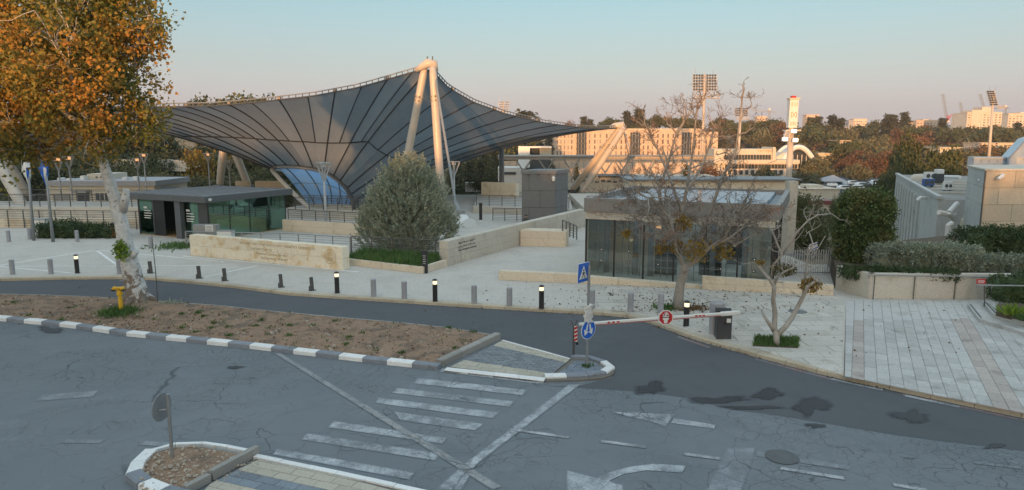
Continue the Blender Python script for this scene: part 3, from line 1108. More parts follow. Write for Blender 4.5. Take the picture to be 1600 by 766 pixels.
nk = line([(852, 594.5), (905, 593), (936, 591), (957, 585), (962, 577), (946, 567), (925, 561), (894, 559)])
nks = kerb(nk, 0.26, -0.03, 0.12, 0.62, [M['kerb_white'], M['kerb_grey'], M['kerb_grey'], M['kerb_white']], nose, 1)
lay('paver', [G(870, 585, 0.07), G(905, 587, 0.07), G(932, 584.5, 0.07), G(946, 577, 0.07), G(930, 566.5, 0.07), G(900, 563, 0.07)][::-1], G(870, 585), xu, xn, 0.42, 0.3, 0.015, 0.075, 0.03, [M['slate']], nose)

# --- near island, bottom left
NI = [(196, 752), (206, 730), (226, 712), (262, 700), (300, 696), (335, 698), (374, 705), (398, 710)]
ni_l = line(NI)
ni_close = line([(398, 712), (318, 757), (285, 775), (225, 785)])
isl_out = [Vector((p.x, p.y, 0.1)) for p in offset(ni_l, -0.26)] + [Vector((p.x, p.y, 0.1)) for p in ni_close]
island = tag(dirt_sheet('near_island', isl_out, 0.09, 0.12, 0.22, M['dirt']), kind='structure')
kerb(ni_l[:3] , 0.30, -0.05, 0.16, 0.55, [M['kerb_white']], island, -1)
kerb(ni_l[2:], 0.14, -0.05, 0.13, 0.7, [M['kerb_white']], island, -1)
kerb(line([(285, 790), (225, 775), (196, 752)]), 0.30, -0.05, 0.16, 0.6, [M['kerb_grey'], M['kerb_white']], island, -1)
kerb(line([(284, 772), (322, 752)]), 0.17, 0.02, 0.19, 1.2, [M['kerb_concrete']], island, -1)
kerb(line([(324, 750), (398, 710)]), 0.17, 0.02, 0.23, 1.6, [M['kerb_concrete']], island, -1)
NX = [G(328, 757, 0.05), G(404, 714, 0.05), G(540, 742, 0.05), G(720, 790, 0.05), G(640, 860, 0.05), G(290, 800, 0.05)]
near_x = tag(MB().prism(NX, -0.02, 0.045).build('crossing_island', M['joint']), kind='structure')
nu = (NX[2] - NX[1]).normalized()
nn_ = Vector((nu.y, -nu.x, 0))
kerb(line([(404, 714), (540, 742), (720, 782)]), 0.17, -0.03, 0.085, 0.75, [M['kerb_white']], near_x, -1)


def npick(i, j):
    return 1 if j in (3, 4) else 0


lay('tactile_paver', [NX[0], G(404, 719, 0.05), G(535, 746, 0.05), G(700, 790, 0.05), NX[4], NX[5]][::-1], G(404, 714), nu, nn_, 0.5, 0.25, 0.012, 0.062, 0.03, [M['tactile'], M['slate']], near_x, 0.5, npick)


# rubble and fallen leaves
def scatter_stones(name, region, n, s0, s1, z, mat, parent=None):
    mb = MB()
    poly = [(p.x, p.y) for p in region]
    x0, x1 = min(p[0] for p in poly), max(p[0] for p in poly)
    y0, y1 = min(p[1] for p in poly), max(p[1] for p in poly)
    k = 0
    while k < n:
        x, y = random.uniform(x0, x1), random.uniform(y0, y1)
        if not inside(poly, x, y):
            continue
        k += 1
        s = s0 * (s1 / s0) ** (random.random() ** 2.2)
        a = random.uniform(0, 6.28)
        P = []
        for zz, q in ((0, 1), (s * random.uniform(0.35, 0.8), 0.62)):
            for m_ in range(4):
                an = a + m_ * math.pi / 2 + random.uniform(-0.4, 0.4)
                P.append((x + math.cos(an) * s * q * random.uniform(0.5, 0.9), y + math.sin(an) * s * q * random.uniform(0.4, 0.8), z(x, y) + zz - s * 0.1))
        mb.hexa(P)
    return tag(mb.build(name, mat, parent), kind='stuff')


zmed = lambda x, y: 0.135
scatter_stones('rubble', offset(med_out, 0)[:], 600, 0.02, 0.13, zmed, M['rubble'])
scatter_stones('clods', offset(med_out, 0)[:], 1100, 0.015, 0.075, zmed, M['dirt'])
tuftpts = []
scatter_stones('rubble', isl_out, 420, 0.015, 0.085, lambda x, y: 0.14, M['rubble'])
scatter_stones('rubble', [G(330, 757), G(398, 716), G(420, 722), G(360, 757)], 60, 0.015, 0.06, lambda x, y: 0.06, M['rubble'])


def scatter_leaves(name, pts, z, size=0.09):
    P = np.array([[p[0], p[1], z + random.uniform(0.004, 0.03)] for p in pts])
    dirs = np.array([[math.cos(a), math.sin(a), 0.05] for a in np.random.default_rng(5).uniform(0, 6.28, len(P))])
    V, F = leaf_arrays(P, size, size * 0.7, dirs, 0.15)
    return tag(np_mesh(name, V, F, M['dead_leaf']), kind='stuff')


lp = []
for _ in range(900):
    px, py = random.uniform(740, 1300), random.uniform(446, 490)
    if random.random() < math.exp(-((px - 1060) / 170) ** 2):
        lp.append(G(px, py, PZ))
for _ in range(120):
    lp.append(G(random.uniform(700, 1500), random.uniform(440, 560), PZ))
pz_poly = [(p.x, p.y) for p in kerb_in] + [(60, 40), (-60, 60)]
lp = [p for p in lp if inside(pz_poly, p.x, p.y)]
scatter_leaves('fallen_leaves', lp, PZ + 0.02)
gl = []
for a, b in zip(lane_far[10:19], lane_far[11:20]):
    for _ in range(26):
        p = a.lerp(b, random.random())
        gl.append((p.x + random.gauss(0, 0.05), p.y - abs(random.gauss(0.05, 0.08)), 0))
for _ in range(160):
    p = G(random.uniform(0, 900), random.uniform(440, 520), 0)
    if not inside([(q.x, q.y) for q in med_out], p.x, p.y) and p.y < 33:
        gl.append(p)
scatter_leaves('fallen_leaves', gl, 0.006, 0.06)
# ------------------------------------------------------------------ street furniture
Z3 = Vector((0, 0, 1))
LAMPB = [(121, 427, 'black bollard with lit lamp head between the leftmost grey bollards and plane tree'),
         (527, 458, 'black bollard with lit lamp head in front of the inscribed stone wall end'),
         (680, 471, 'black bollard with lit lamp head in front of the grass planter corner'),
         (846, 482, 'black bollard with lit lamp head left of the pedestrian crossing sign'),
         (1072, 510, 'black bollard with lit lamp head beside the bare tree trunk and barrier arm')]
b0 = None
for px, py, lab in LAMPB:
    p = G(px, py, PZ)
    if b0 is None:
        b0 = thing('lamp_bollard', p, lab, 'bollard', 'lit lamp bollards along the kerb')
        MB().lathe(p.x, p.y, [(0.105, PZ), (0.105, PZ + 0.74), (0.09, PZ + 0.745)], 18).build('post', M['black'], b0)
        MB().lathe(p.x, p.y, [(0.088, PZ + 0.74), (0.088, PZ + 0.90)], 18).build('lamp_head', M['lit'], b0)
        MB().lathe(p.x, p.y, [(0.11, PZ + 0.898), (0.11, PZ + 0.925), (0.07, PZ + 0.965), (0.01, PZ + 0.98)], 18).build('cap', M['black'], b0)
        MB().lathe(p.x, p.y, [(0.13, PZ + 0.002), (0.13, PZ + 0.014), (0.106, PZ + 0.02)], 18).build('base_ring', M['steel_dark'], b0)
    else:
        dup(b0, p, 0, lab)
GREYB = [(20, 429, 'leftmost grey concrete bollard at the kerb'), (80, 428, 'grey bollard just left of the leftmost lit lamp bollard'),
         (187, 428, 'grey bollard half hidden behind the leaning plane tree trunk'),
         (584, 463, 'grey bollard nearest the lit bollard below the inscribed wall end'), (632, 467, 'grey bollard in front of the grass planter, left of a lit bollard'),
         (741, 474, 'grey bollard just right of the lit bollard by the planter corner'), (796, 478, 'grey bollard left of the lit bollard near the crossing sign'),
         (925, 482, 'grey bollard directly behind the crossing sign post'), (985, 487, 'grey bollard in front of the glass pavilion between sign and bare tree'),
         (1032, 489, 'grey bollard left of the bare tree, above the round barrier sign'), (1113, 523, 'grey bollard standing behind the barrier motor box')]
g0 = None
for px, py, lab in GREYB:
    p = G(px, py, PZ)
    if g0 is None:
        g0 = thing('bollard', p, lab, 'bollard', 'grey bollards along the kerb')
        MB().lathe(p.x, p.y, [(0.12, PZ), (0.12, PZ + 0.74), (0.105, PZ + 0.765), (0.01, PZ + 0.77)], 18).build('post', M['bollard'], g0)
        MB().lathe(p.x, p.y, [(0.123, PZ + 0.001), (0.123, PZ + 0.02)], 18).build('base_ring', M['kerb_concrete'], g0)
    else:
        dup(g0, p, 0, lab)
for px, py, lab in ((14, 378, 'slim grey bollard far left beside the flag poles'), (121, 378, 'slim grey bollard with rusty top in front of the low hedge'), (236, 388, 'slim grey bollard in front of the glass entrance hut'), (47, 374, 'slim grey bollard between white cabinet and flag pole')):
    dup(g0, G(px, py, PZ), 0.5, lab)
SHORTB = [(236, 427, 'short dark parking post right behind the plane tree trunk'), (312, 435, 'short dark parking post left in front of the inscribed wall'),
          (352, 439, 'short dark parking post beside the white diagonal plaza line'), (440, 449, 'short dark parking post in front of the inscribed lettering'), (488, 454, 'short dark parking post left of the lit bollard by the wall emblem')]
s0 = None
for i, (px, py, lab) in enumerate(SHORTB):
    p = G(px, py, PZ)
    if s0 is None:
        s0 = thing('parking_post', p, lab, 'parking post', 'short dark fold down parking posts')
        MB().obox((p.x - 0.08, p.y - 0.06, PZ), (0.16, 0, 0), (0, 0.12, 0), (-0.03, 0, 0.62)).build('post', M['bollard_dark'], s0, bevel=0.012)
        MB().box(p.x - 0.1, p.y - 0.02, PZ + 0.02, 0.1, 0.16, 0.2).build('lock_box', M['bollard_dark'], s0, bevel=0.02)
        MB().box(p.x, p.y, PZ + 0.001, 0.3, 0.22, 0.02).build('base_plate', M['steel_dark'], s0)
    else:
        dup(s0, p, 0.1 * i, lab)


def disc(mb, c, right, up, r, th, n=28, mat=0, squash=1.0):
    pts = [c + right * math.cos(2 * math.pi * k / n) * r + up * math.sin(2 * math.pi * k / n) * r for k in range(n)]
    mb.ext(pts, right.cross(up) * th, mat)
    return mb


def flat(mb, c, right, up, pts, off, th=0.003, mat=0):
    nrm = right.cross(up)
    mb.ext([c + nrm * off + right * x + up * y for x, y in pts], nrm * th, mat)
    return mb


# sign post on the island nose
sp = G(917, 572, 0.07)
t = thing('sign_post', sp, 'grey post with pedestrian crossing sign, white wrapped sign and round blue arrow sign', 'sign post')
ptop = D(921, 416, sp.y)
MB().tube([(sp.x, sp.y, 0.05), (sp.x + 0.02, sp.y, ptop.z)], 0.042, 12).build('pole', M['steel'], t)
s_up = Vector((0.03, 0, 1)).normalized()
sq_r = Vector((0.62, 0.78, 0)).normalized()            # seen at a slant
sq_c = D(911, 426, sp.y - 0.07)
nr = sq_r.cross(s_up)
plate = MB()
flat(plate, sq_c, sq_r, s_up, [(-0.3, -0.3), (0.3, -0.3), (0.3, 0.3), (-0.3, 0.3)], 0, 0.012)
pl = plate.build('crossing_sign', M['white'], t)
flat(MB(), sq_c, sq_r, s_up, [(-0.285, -0.285), (0.285, -0.285), (0.285, 0.285), (-0.285, 0.285)], 0.013).build('blue_field', M['blue'], pl)
flat(MB(), sq_c, sq_r, s_up, [(-0.22, -0.19), (0.22, -0.19), (0, 0.22)], 0.017).build('triangle', M['white'], pl)
fg = MB()
for poly in ([(-0.02, 0.03), (0.03, 0.03), (0.035, -0.06), (-0.03, -0.05)], [(-0.03, -0.05), (0.0, -0.05), (-0.06, -0.16), (-0.095, -0.15)], [(0.0, -0.05), (0.035, -0.055), (0.085, -0.155), (0.05, -0.165)],
             [(-0.02, 0.03), (-0.01, 0.01), (-0.075, -0.05), (-0.085, -0.03)], [(0.03, 0.03), (0.03, 0.0), (0.08, -0.045), (0.09, -0.025)]):
    flat(fg, sq_c, sq_r, s_up, poly, 0.021)
flat(fg, sq_c, sq_r, s_up, [(0.005 + 0.032 * math.cos(a), 0.075 + 0.032 * math.sin(a)) for a in [k * math.pi / 5 for k in range(10)]], 0.021)
for k in range(4):
    flat(fg, sq_c, sq_r, s_up, [(-0.15 + k * 0.085, -0.185), (-0.11 + k * 0.085, -0.185), (-0.1 + k * 0.085, -0.172), (-0.14 + k * 0.085, -0.172)], 0.021)
fg.build('walking_figure', M['black'], pl)
bd_r = Vector((0.78, 0.62, 0)).normalized()
bd_c = D(919, 515, sp.y - 0.07)
bd = disc(MB(), bd_c, bd_r, s_up, 0.3, 0.012).build('round_sign', M['white'], t)
disc(MB(), bd_c + bd_r.cross(s_up) * 0.013, bd_r, s_up, 0.28, 0.003).build('blue_field', M['blue'], bd)
ar = MB()
for sg in (-1, 1):
    for P_ in ([(0.02, 0.18), (0.07, 0.18), (0.115, 0.0), (0.055, -0.03)], [(0.005, -0.075), (0.185, 0.035), (0.155, -0.165)]):
        flat(ar, bd_c, bd_r, s_up, [(sg * x, y) for x, y in P_], 0.017)
ar.build('white_arrows', M['white'], bd)
wc = D(919, 490, sp.y - 0.08)
wr_ = Vector((0.8, 0.6, 0)).normalized()
cloth = MB()
gx, gy = 7, 10
for j in range(gy + 1):
    for i in range(gx + 1):
        q = wc + wr_ * ((i / gx - 0.5) * 0.33 * (1 + 0.12 * math.sin(j * 1.9 + i))) + s_up * ((j / gy - 0.5) * 0.56 + 0.03 * math.sin(i * 1.7))
        q += wr_.cross(s_up) * (0.035 * math.sin(i * 2.1 + j * 1.3) + 0.02 * math.sin(j * 2.7 - i) + 0.03)
        cloth.v.append(tuple(q))
for j in range(gy):
    for i in range(gx):
        a = j * (gx + 1) + i
        cloth.f.append((a, a + 1, a + gx + 2, a + gx + 1))
        cloth.m.append(0)
wo = cloth.build('wrapped_sign', M['white'], t, smooth=True)
so = wo.modifiers.new('thickness', 'SOLIDIFY')
so.thickness = 0.02
MB().box(sp.x, sp.y, 0.06, 0.16, 0.16, 0.03).build('foot_plate', M['steel_dark'], t)


def tuft(name, c, r, n, h, mat, label, cat='grass', lean=0.5, w=0.012, kind=None):
    P = np.column_stack([c.x + rng.normal(size=n) * r * 0.5, c.y + rng.normal(size=n) * r * 0.5, np.full(n, c.z)])
    d = np.column_stack([rng.normal(size=n) * lean, rng.normal(size=n) * lean, np.ones(n)])
    d /= np.linalg.norm(d, axis=1, keepdims=True)
    V, F = leaf_arrays(P, h, w * 3, d, 0.2)
    o = np_mesh(name, V, F, mat)
    if name in ('grass_tuft', 'grass_clump', 'weed_patch', 'ground_plants'):
        return tag(o, label, kind='stuff')
    return tag(o, label, cat, kind=kind)


tuft('grass_tuft', Vector((sp.x, sp.y - 0.05, 0.07)), 0.16, 60, 0.1, M['grass'], 'tiny grass tuft at the foot of the sign post on the island')

# barrier: rest post, arm, motor box
rp = G(896, 557, 0.07)
t = thing('barrier_rest', rp, 'dark forked rest post with red and white striped reflector board', 'barrier rest')
rz = D(897, 508, rp.y).z
MB().box(rp.x, rp.y, 0.05, 0.07, 0.07, rz - 0.05).build('post', M['steel_dark'], t, bevel=0.006)
fk = MB()
fk.obox((rp.x - 0.035, rp.y - 0.03, rz - 0.02), (0.03, 0, 0), (0, 0.06, 0), (-0.09, 0, 0.2))
fk.obox((rp.x + 0.005, rp.y - 0.03, rz - 0.02), (0.03, 0, 0), (0, 0.06, 0), (0.09, 0, 0.2))
fk.build('fork', M['steel_dark'], t)
bz0, bz1 = D(897, 533, rp.y).z, D(897, 509, rp.y).z
board = MB().box(rp.x + 0.06, rp.y - 0.05, bz0, 0.1, 0.015, bz1 - bz0).build('reflector_board', M['white'], t)
st = MB()
nb = 4
for k in range(nb):
    z0 = bz0 + (bz1 - bz0) * k / nb
    st.ext([(rp.x + 0.01, rp.y - 0.0585, z0), (rp.x + 0.11, rp.y - 0.0585, z0 + 0.05), (rp.x + 0.11, rp.y - 0.0585, z0 + 0.13), (rp.x + 0.01, rp.y - 0.0585, z0 + 0.08)], (0, -0.003, 0))
st.build('red_stripes', M['red'], board)
MB().tube([(rp.x + 0.1, rp.y - 0.06, bz0 - 0.05), (rp.x + 0.1, rp.y - 0.12, bz0 - 0.05)], 0.05, 12).build('red_lamp', M['black'], t)
MB().box(rp.x, rp.y, 0.06, 0.18, 0.18, 0.02).build('foot_plate', M['steel_dark'], t)

bx = G(1129, 528, PZ)
t = thing('barrier_box', bx, 'dark grey barrier motor box with a small sticker standing by the kerb', 'barrier box')
bh = D(1129, 485, bx.y).z - PZ
MB().box(bx.x, bx.y, PZ, 0.5, 0.42, bh, -0.1).build('cabinet', M['charcoal'], t, bevel=0.015)
MB().box(bx.x, bx.y, PZ + bh, 0.52, 0.44, 0.03, -0.1).build('lid', M['black'], t, bevel=0.01)
MB().obox((bx.x + 0.04, bx.y - 0.235, PZ + bh * 0.62), (0.14, -0.014, 0), (0, -0.006, 0), (0, 0, 0.14)).build('sticker', M['white'], t)
MB().obox((bx.x - 0.05, bx.y - 0.228, PZ + bh * 0.55), (0.08, -0.008, 0), (0, -0.02, 0), (0, 0, 0.08)).build('lock', M['black'], t)
t2 = thing('control_cabinet', G(1110, 520, PZ), 'pale grey round topped post behind the dark barrier box', 'control post')
t2p = G(1110, 520, PZ)
MB().box(t2p.x + 0.3, t2p.y + 0.3, PZ, 0.5, 0.34, bh * 1.1, 0.1).build('cabinet', M['bollard'], t2, bevel=0.08)

a0 = D(904, 507, rp.y + 0.02)
a1 = D(1147, 489, bx.y - 0.26)
t = thing('boom_barrier', a1, 'long white barrier arm with red edge closed across the drive lane', 'barrier arm')
dirv = (a0 - a1).normalized()
perp = Vector((-dirv.y, dirv.x, 0)).normalized()
arm = MB().obox(a1 - perp * 0.03 - Z3 * 0.05, dirv * (a0 - a1).length, perp * 0.06, Z3 * 0.10).build('arm', M['white'], t, bevel=0.02)
MB().obox(a1 - perp * 0.02 - Z3 * 0.075, dirv * (a0 - a1).length * 0.98, perp * 0.04, Z3 * 0.024).build('red_edge', painted('faded_red_edge', (0.45, 0.14, 0.14), 0.6, 0.2), t)
MB().obox(a1 - dirv * 0.22 - perp * 0.06 - Z3 * 0.08, dirv * 0.75, perp * 0.12, Z3 * 0.15).build('clamp', M['white'], t, bevel=0.03)
for px in (950, 957, 964, 1086, 1092, 1098):
    f = (px - 1147) / (904 - 1147)
    c_ = a1 + (a0 - a1) * f - perp * 0.0315 if perp.y > 0 else a1 + (a0 - a1) * f + perp * 0.0315
    MB().obox(c_ - Z3 * 0.025 - Vector((0, 0.004, 0)), dirv * 0.09, Vector((0, -0.004, 0)), Z3 * 0.05).build('red_reflector', M['red'], t)
oc = D(1035.5, 495, a1.y - 0.1)
f = (1035.5 - 1147) / (904 - 1147)
oc = a1 + (a0 - a1) * f + Vector((0, -0.06, 0.03))
orr = Vector((1, 0.1, 0)).normalized()
ou = Z3
oct_ = lambda r: [(r * math.cos(math.pi / 8 + k * math.pi / 4), r * math.sin(math.pi / 8 + k * math.pi / 4)) for k in range(8)]
og = flat(MB(), oc, orr, ou, oct_(0.27), 0, 0.012).build('stop_sign', M['white'], t)
flat(MB(), oc, orr, ou, oct_(0.235), 0.013).build('red_field', M['red'], og)
hand = MB()
flat(hand, oc, orr, ou, [(-0.06, -0.19), (0.05, -0.19), (0.06, -0.09), (0.10, -0.05), (0.10, 0.02), (-0.11, 0.02), (-0.10, -0.06), (-0.06, -0.09)], 0.017)
for k, h_ in enumerate((0.12, 0.17, 0.18, 0.14)):
    flat(hand, oc, orr, ou, [(-0.105 + k * 0.052, 0.02), (-0.063 + k * 0.052, 0.02), (-0.063 + k * 0.052, h_), (-0.105 + k * 0.052, h_)], 0.017)
hand.build('white_hand', M['white'], og)
bl = MB()
flat(bl, oc, orr, ou, [(-0.15, -0.005), (0.16, -0.005), (0.16, 0.02), (-0.15, 0.02)], 0.021)
flat(bl, oc, orr, ou, [(-0.1, 0.05), (-0.07, 0.05), (-0.02, 0.14), (-0.05, 0.14)], 0.021)
flat(bl, oc, orr, ou, [(0.02, 0.05), (0.09, 0.08), (0.08, 0.11), (0.01, 0.08)], 0.021)
bl.build('black_marks', M['black'], og)

# round sign seen from behind, near island
np_ = G(269, 715, 0.12)
t = thing('road_sign', np_, 'round road sign seen from behind on a grey post in the near island', 'road sign')
nt_ = D(262, 616, np_.y)
MB().tube([(np_.x, np_.y, 0.05), (nt_.x, nt_.y, nt_.z)], 0.04, 14).build('pole', M['steel'], t)
nc = D(259, 635, np_.y + 0.08)
nrr = Vector((0.19, 0.982, 0))
nd_ = disc(MB(), nc + Vector((-0.07, -0.04, 0)), nrr, Z3, 0.3, 0.012, 32).build('sign_disc', M['steel'], t)
tr = MB()
tr.tube([nc + Vector((-0.07, -0.04, 0)) + nrr * math.cos(k * math.pi / 16) * 0.3 + Z3 * math.sin(k * math.pi / 16) * 0.3 for k in range(33)], 0.009, 6)
tr.build('rim', M['steel'], nd_)
for dz in (-0.02,):
    MB().tube([nc + Vector((-0.06, -0.16, dz)), nc + Vector((0.06, -0.13, dz)), nc + Vector((0.07, 0.0, dz))], 0.016, 8).build('bracket', M['steel'], t)

# yellow standpipe with grass round it
yp = G(190, 491, 0.12)
t = thing('yellow_standpipe', yp, 'yellow fire hydrant standpipe with twin outlets beside the plane tree', 'hydrant')
yh = D(186, 449, yp.y).z
MB().lathe(yp.x, yp.y, [(0.085, 0.08), (0.08, 0.5), (0.08, yh - 0.28)], 14).build('pipe', M['yellow'], t)
MB().lathe(yp.x, yp.y, [(0.12, yh - 0.30), (0.12, yh - 0.2)], 14).build('flange', M['yellow'], t)
MB().lathe(yp.x, yp.y, [(0.1, yh - 0.2), (0.09, yh - 0.1), (0.12, yh - 0.05), (0.12, yh), (0.02, yh + 0.02)], 14).build('head', M['yellow'], t)
for sg in (-1, 1):
    o_ = MB().tube([(yp.x + sg * 0.04, yp.y - 0.02, yh - 0.06), (yp.x + sg * 0.17, yp.y - 0.07, yh - 0.02), (yp.x + sg * 0.2, yp.y - 0.09, yh - 0.08)], [0.08, 0.08, 0.075], 12).build('outlet', M['yellow'], t, smooth=True)
    MB().tube([(yp.x + sg * 0.2, yp.y - 0.09, yh - 0.075), (yp.x + sg * 0.215, yp.y - 0.1, yh - 0.13)], 0.08, 12).build('outlet_cap', M['black'], o_)
tuft('grass_clump', Vector((yp.x - 0.05, yp.y - 0.1, 0.15)), 0.62, 900, 0.3, M['grass'], 'green grass clump growing round the yellow standpipe', lean=0.7, w=0.01)
stk = G(247, 476, 0.12)
t = thing('thin_stake', stk, 'thin bare metal stake standing in the dirt right of the plane tree', 'stake')
tp = D(237, 365, stk.y)
MB().tube([(stk.x, stk.y, 0.05), ((stk.x + tp.x) / 2 + 0.02, stk.y, tp.z / 2), (tp.x, tp.y, tp.z)], [0.025, 0.018, 0.012], 8).build('rod', M['steel_dark'], t)
MB().lathe(stk.x, stk.y, [(0.07, 0.11), (0.06, 0.15), (0.026, 0.16)], 10).build('foot', M['steel_dark'], t)
tuft('weed_patch', G(262, 478, 0.13), 0.5, 160, 0.22, M['leaf_grey'], 'dry weeds in the dirt beside the thin metal stake', 'weeds')

# ------------------------------------------------------------------ walls
def block_wall(name, label, p, q, th, z0, z1, courses, blen, mat, cat='wall', side=1, cap=None, core=None, z1b=None):
    """wall of separate blocks with recessed joints; p to q is the face seen, body to the left (side 1)"""
    t = thing(name, (p[0], p[1], z0), label, cat)
    p, q = Vector((p[0], p[1], 0)), Vector((q[0], q[1], 0))
    L = (q - p).length
    d = (q - p) / L
    n = Vector((-d.y, d.x, 0)) * side
    top = lambda s: z1 + ((z1b if z1b is not None else z1) - z1) * s / L
    cb = MB()
    a, b = p + n * 0.015 + d * 0.01, q + n * 0.015 - d * 0.01
    cb.hexa([(a.x, a.y, z0), (b.x, b.y, z0), (b.x + n.x * (th - 0.03), b.y + n.y * (th - 0.03), z0), (a.x + n.x * (th - 0.03), a.y + n.y * (th - 0.03), z0),
             (a.x, a.y, top(0) - 0.015), (b.x, b.y, top(L) - 0.015), (b.x + n.x * (th - 0.03), b.y + n.y * (th - 0.03), top(L) - 0.015), (a.x + n.x * (th - 0.03), a.y + n.y * (th - 0.03), top(0) - 0.015)])
    cb.build('core', core or M['joint'], t)
    g = 0.005
    for c in range(courses):
        s = -(c % 2) * blen * 0.5
        while s < L - 0.02:
            e = min(L, s + blen * random.uniform(0.85, 1.15))
            if L - e < blen * 0.3:
                e = L
            a_, b_ = max(0, s) + g, e - g
            if b_ - a_ > 0.05:
                pr = random.uniform(0, 0.006)
                P = []
                for kk in (0, 1):
                    for (ss, off) in ((a_, -pr), (b_, -pr), (b_, th), (a_, th)):
                        zz = z0 + (top(ss) - z0) * (c + kk) / courses + (g if kk == 0 else -g)
                        w = p + d * ss + n * off
                        P.append((w.x, w.y, zz))
                MB().hexa(P).build('stone_block', mat, t)
            s = e
    if cap:
        a, b = p - n * 0.03 - d * 0.02, q - n * 0.03 + d * 0.02
        w = th + 0.06
        MB().hexa([(a.x, a.y, top(0)), (b.x, b.y, top(L)), (b.x + n.x * w, b.y + n.y * w, top(L)), (a.x + n.x * w, a.y + n.y * w, top(0)),
                   (a.x, a.y, top(0) + cap), (b.x, b.y, top(L) + cap), (b.x + n.x * w, b.y + n.y * w, top(L) + cap), (a.x + n.x * w, a.y + n.y * w, top(0) + cap)]).build('coping', mat, t, bevel=0.01)
    return t


# inscribed wall
SW0, SW1 = G(298, 399, PZ), G(536, 422.5, PZ)
swt = block_wall('inscribed_wall', 'long low ochre stained stone wall with carved inscription and round emblem', SW0, SW1, 0.55, PZ, PZ + 1.22, 2, 1.0, M['stone_ochre'])
sd = (SW1 - SW0).normalized()
sn = Vector((sd.y, -sd.x, 0))
Ls = (SW1 - SW0).length


M['carved'] = stone_like('carved_letter', (0.40, 0.27, 0.13), (0.46, 0.32, 0.17), 3, 20, 0.9, 0, 0)


def on_wall(px, z):
    f = (px - 298) / (536 - 298)
    # perspective-correct along the wall
    r = ray(px, 400)
    den = r.x * sd.y - r.y * sd.x
    s = (SW0.x * r.y - SW0.y * r.x) / (-(sd.x * r.y - sd.y * r.x))
    w = SW0 + sd * s + sn * 0.009
    return Vector((w.x, w.y, z))


he1 = 'הקמפוס הלאומי לארכיאולוגיה של ישראל'[::-1]
text_mesh('lettering', he1, 0.21, on_wall(432, PZ + 0.94), sd, Z3, M['carved'], swt, 0.004, 'CENTER', 1.55)
text_mesh('lettering', he1[8:24], 0.21, on_wall(408, PZ + 0.66), sd, Z3, M['carved'], swt, 0.004, 'CENTER', 1.15)
text_mesh('lettering', 'National Campus for the', 0.21, on_wall(424, PZ + 0.43), sd, Z3, M['carved'], swt, 0.004, 'CENTER', 1.05)
text_mesh('lettering', 'Archaeology of Israel', 0.21, on_wall(428, PZ + 0.20), sd, Z3, M['carved'], swt, 0.004, 'CENTER', 1.05)
ec = on_wall(516, PZ + 0.66)
em = MB()
for r0, r1 in ((0.36, 0.385), (0.24, 0.255)):
    for k in range(32):
        a, b = 2 * math.pi * k / 32, 2 * math.pi * (k + 1) / 32
        em.ext([ec + sd * math.cos(x) * r + Z3 * math.sin(x) * r for x, r in ((a, r0), (b, r0), (b, r1), (a, r1))], sn * 0.004)
for k in range(9):
    a = math.pi * (k + 0.5) / 9
    em.ext([ec + sd * math.cos(a + w) * r + Z3 * math.sin(a + w) * r for w, r in ((-0.05, 0.08), (0.05, 0.08), (0.03, 0.22), (-0.03, 0.22))], sn * 0.004)
for k in range(5):
    em.ext([ec + sd * x + Z3 * (-0.06 - 0.035 * k) + Z3 * z for x, z in ((-0.2 + 0.02 * k, 0), (0.2 - 0.02 * k, 0), (0.2 - 0.02 * k, 0.014), (-0.2 + 0.02 * k, 0.014))], sn * 0.004)
em.build('carved_emblem', M['carved'], swt)

# ramp wall with black lettering
RW0, RW1 = G(700, 416, PZ), Vector((5.75, 53.6, PZ))
rwt = block_wall('ramp_wall', 'long beige stone wall running back beside the ramp with black lettering', RW0, RW1, 0.55, PZ, PZ + 1.36, 3, 1.25, M['stone_grey'])
rd = (RW1 - RW0).normalized()
rn = Vector((rd.y, -rd.x, 0))
for i, (s, z, sz) in enumerate((('רשות העתיקות'[::-1], 1.06, 0.15), ('سلطة الآثار', 0.86, 0.15), ('Israel Antiquities Authority', 0.66, 0.15))):
    w = RW0 + rd * 1.05 + rn * 0.008
    text_mesh('lettering', s, sz, (w.x, w.y, PZ + z), rd, Z3, M['black'], rwt, 0.004, 'LEFT', (1.9, 1.9, 1.15)[i])
b0_, b1_ = G(813, 384, PZ), G(884, 386.5, PZ)
block_wall('low_stone_block', 'short beige stone bench wall attached to the ramp wall', b0_, b1_, 1.3, PZ, PZ + 1.0, 2, 1.3, M['stone'])
# planter in front of the railing, with grass
q0, q1, q2 = G(539, 413.5, PZ), G(661, 428, PZ), RW0
block_wall('planter_kerb', 'low beige planter kerb in front of the grass strip', q0, q1, 0.22, PZ, PZ + 0.33, 1, 1.1, M['stone'])
block_wall('planter_kerb', 'short beige planter kerb joining the ramp wall end', q1, (RW0.x - 0.02, RW0.y - 0.05), 0.22, PZ, PZ + 0.36, 1, 0.9, M['stone'])
inner = [q0 + Vector((0.1, 0.24, 0)), q1 + Vector((-0.1, 0.24, 0)), RW0 + Vector((-0.3, 0.5, 0)), Vector((-3.6, 40.2, PZ)), Vector((-8.6, 40.2, PZ)), q0 + Vector((0.1, 1.4, 0))]
tag(MB().prism(inner, PZ, PZ + 0.22).build('planter_soil', M['soil']), kind='structure')
gp = []
while len(gp) < 3800:
    x, y = random.uniform(-9, -3), random.uniform(35, 40.5)
    if inside([(p.x, p.y) for p in inner], x, y) and y < 38.9 - 0.42 * (x + 6) + random.gauss(0, 0.15):
        gp.append((x, y, PZ + 0.2))
gp = np.array(gp)
dd = np.column_stack([rng.normal(size=len(gp)) * 0.5, rng.normal(size=len(gp)) * 0.5, np.ones(len(gp))])
dd /= np.linalg.norm(dd, axis=1, keepdims=True)
V, F = leaf_arrays(gp, 0.42, 0.035, dd, 0.25)
tag(np_mesh('grass', V, F, M['grass']), kind='stuff')
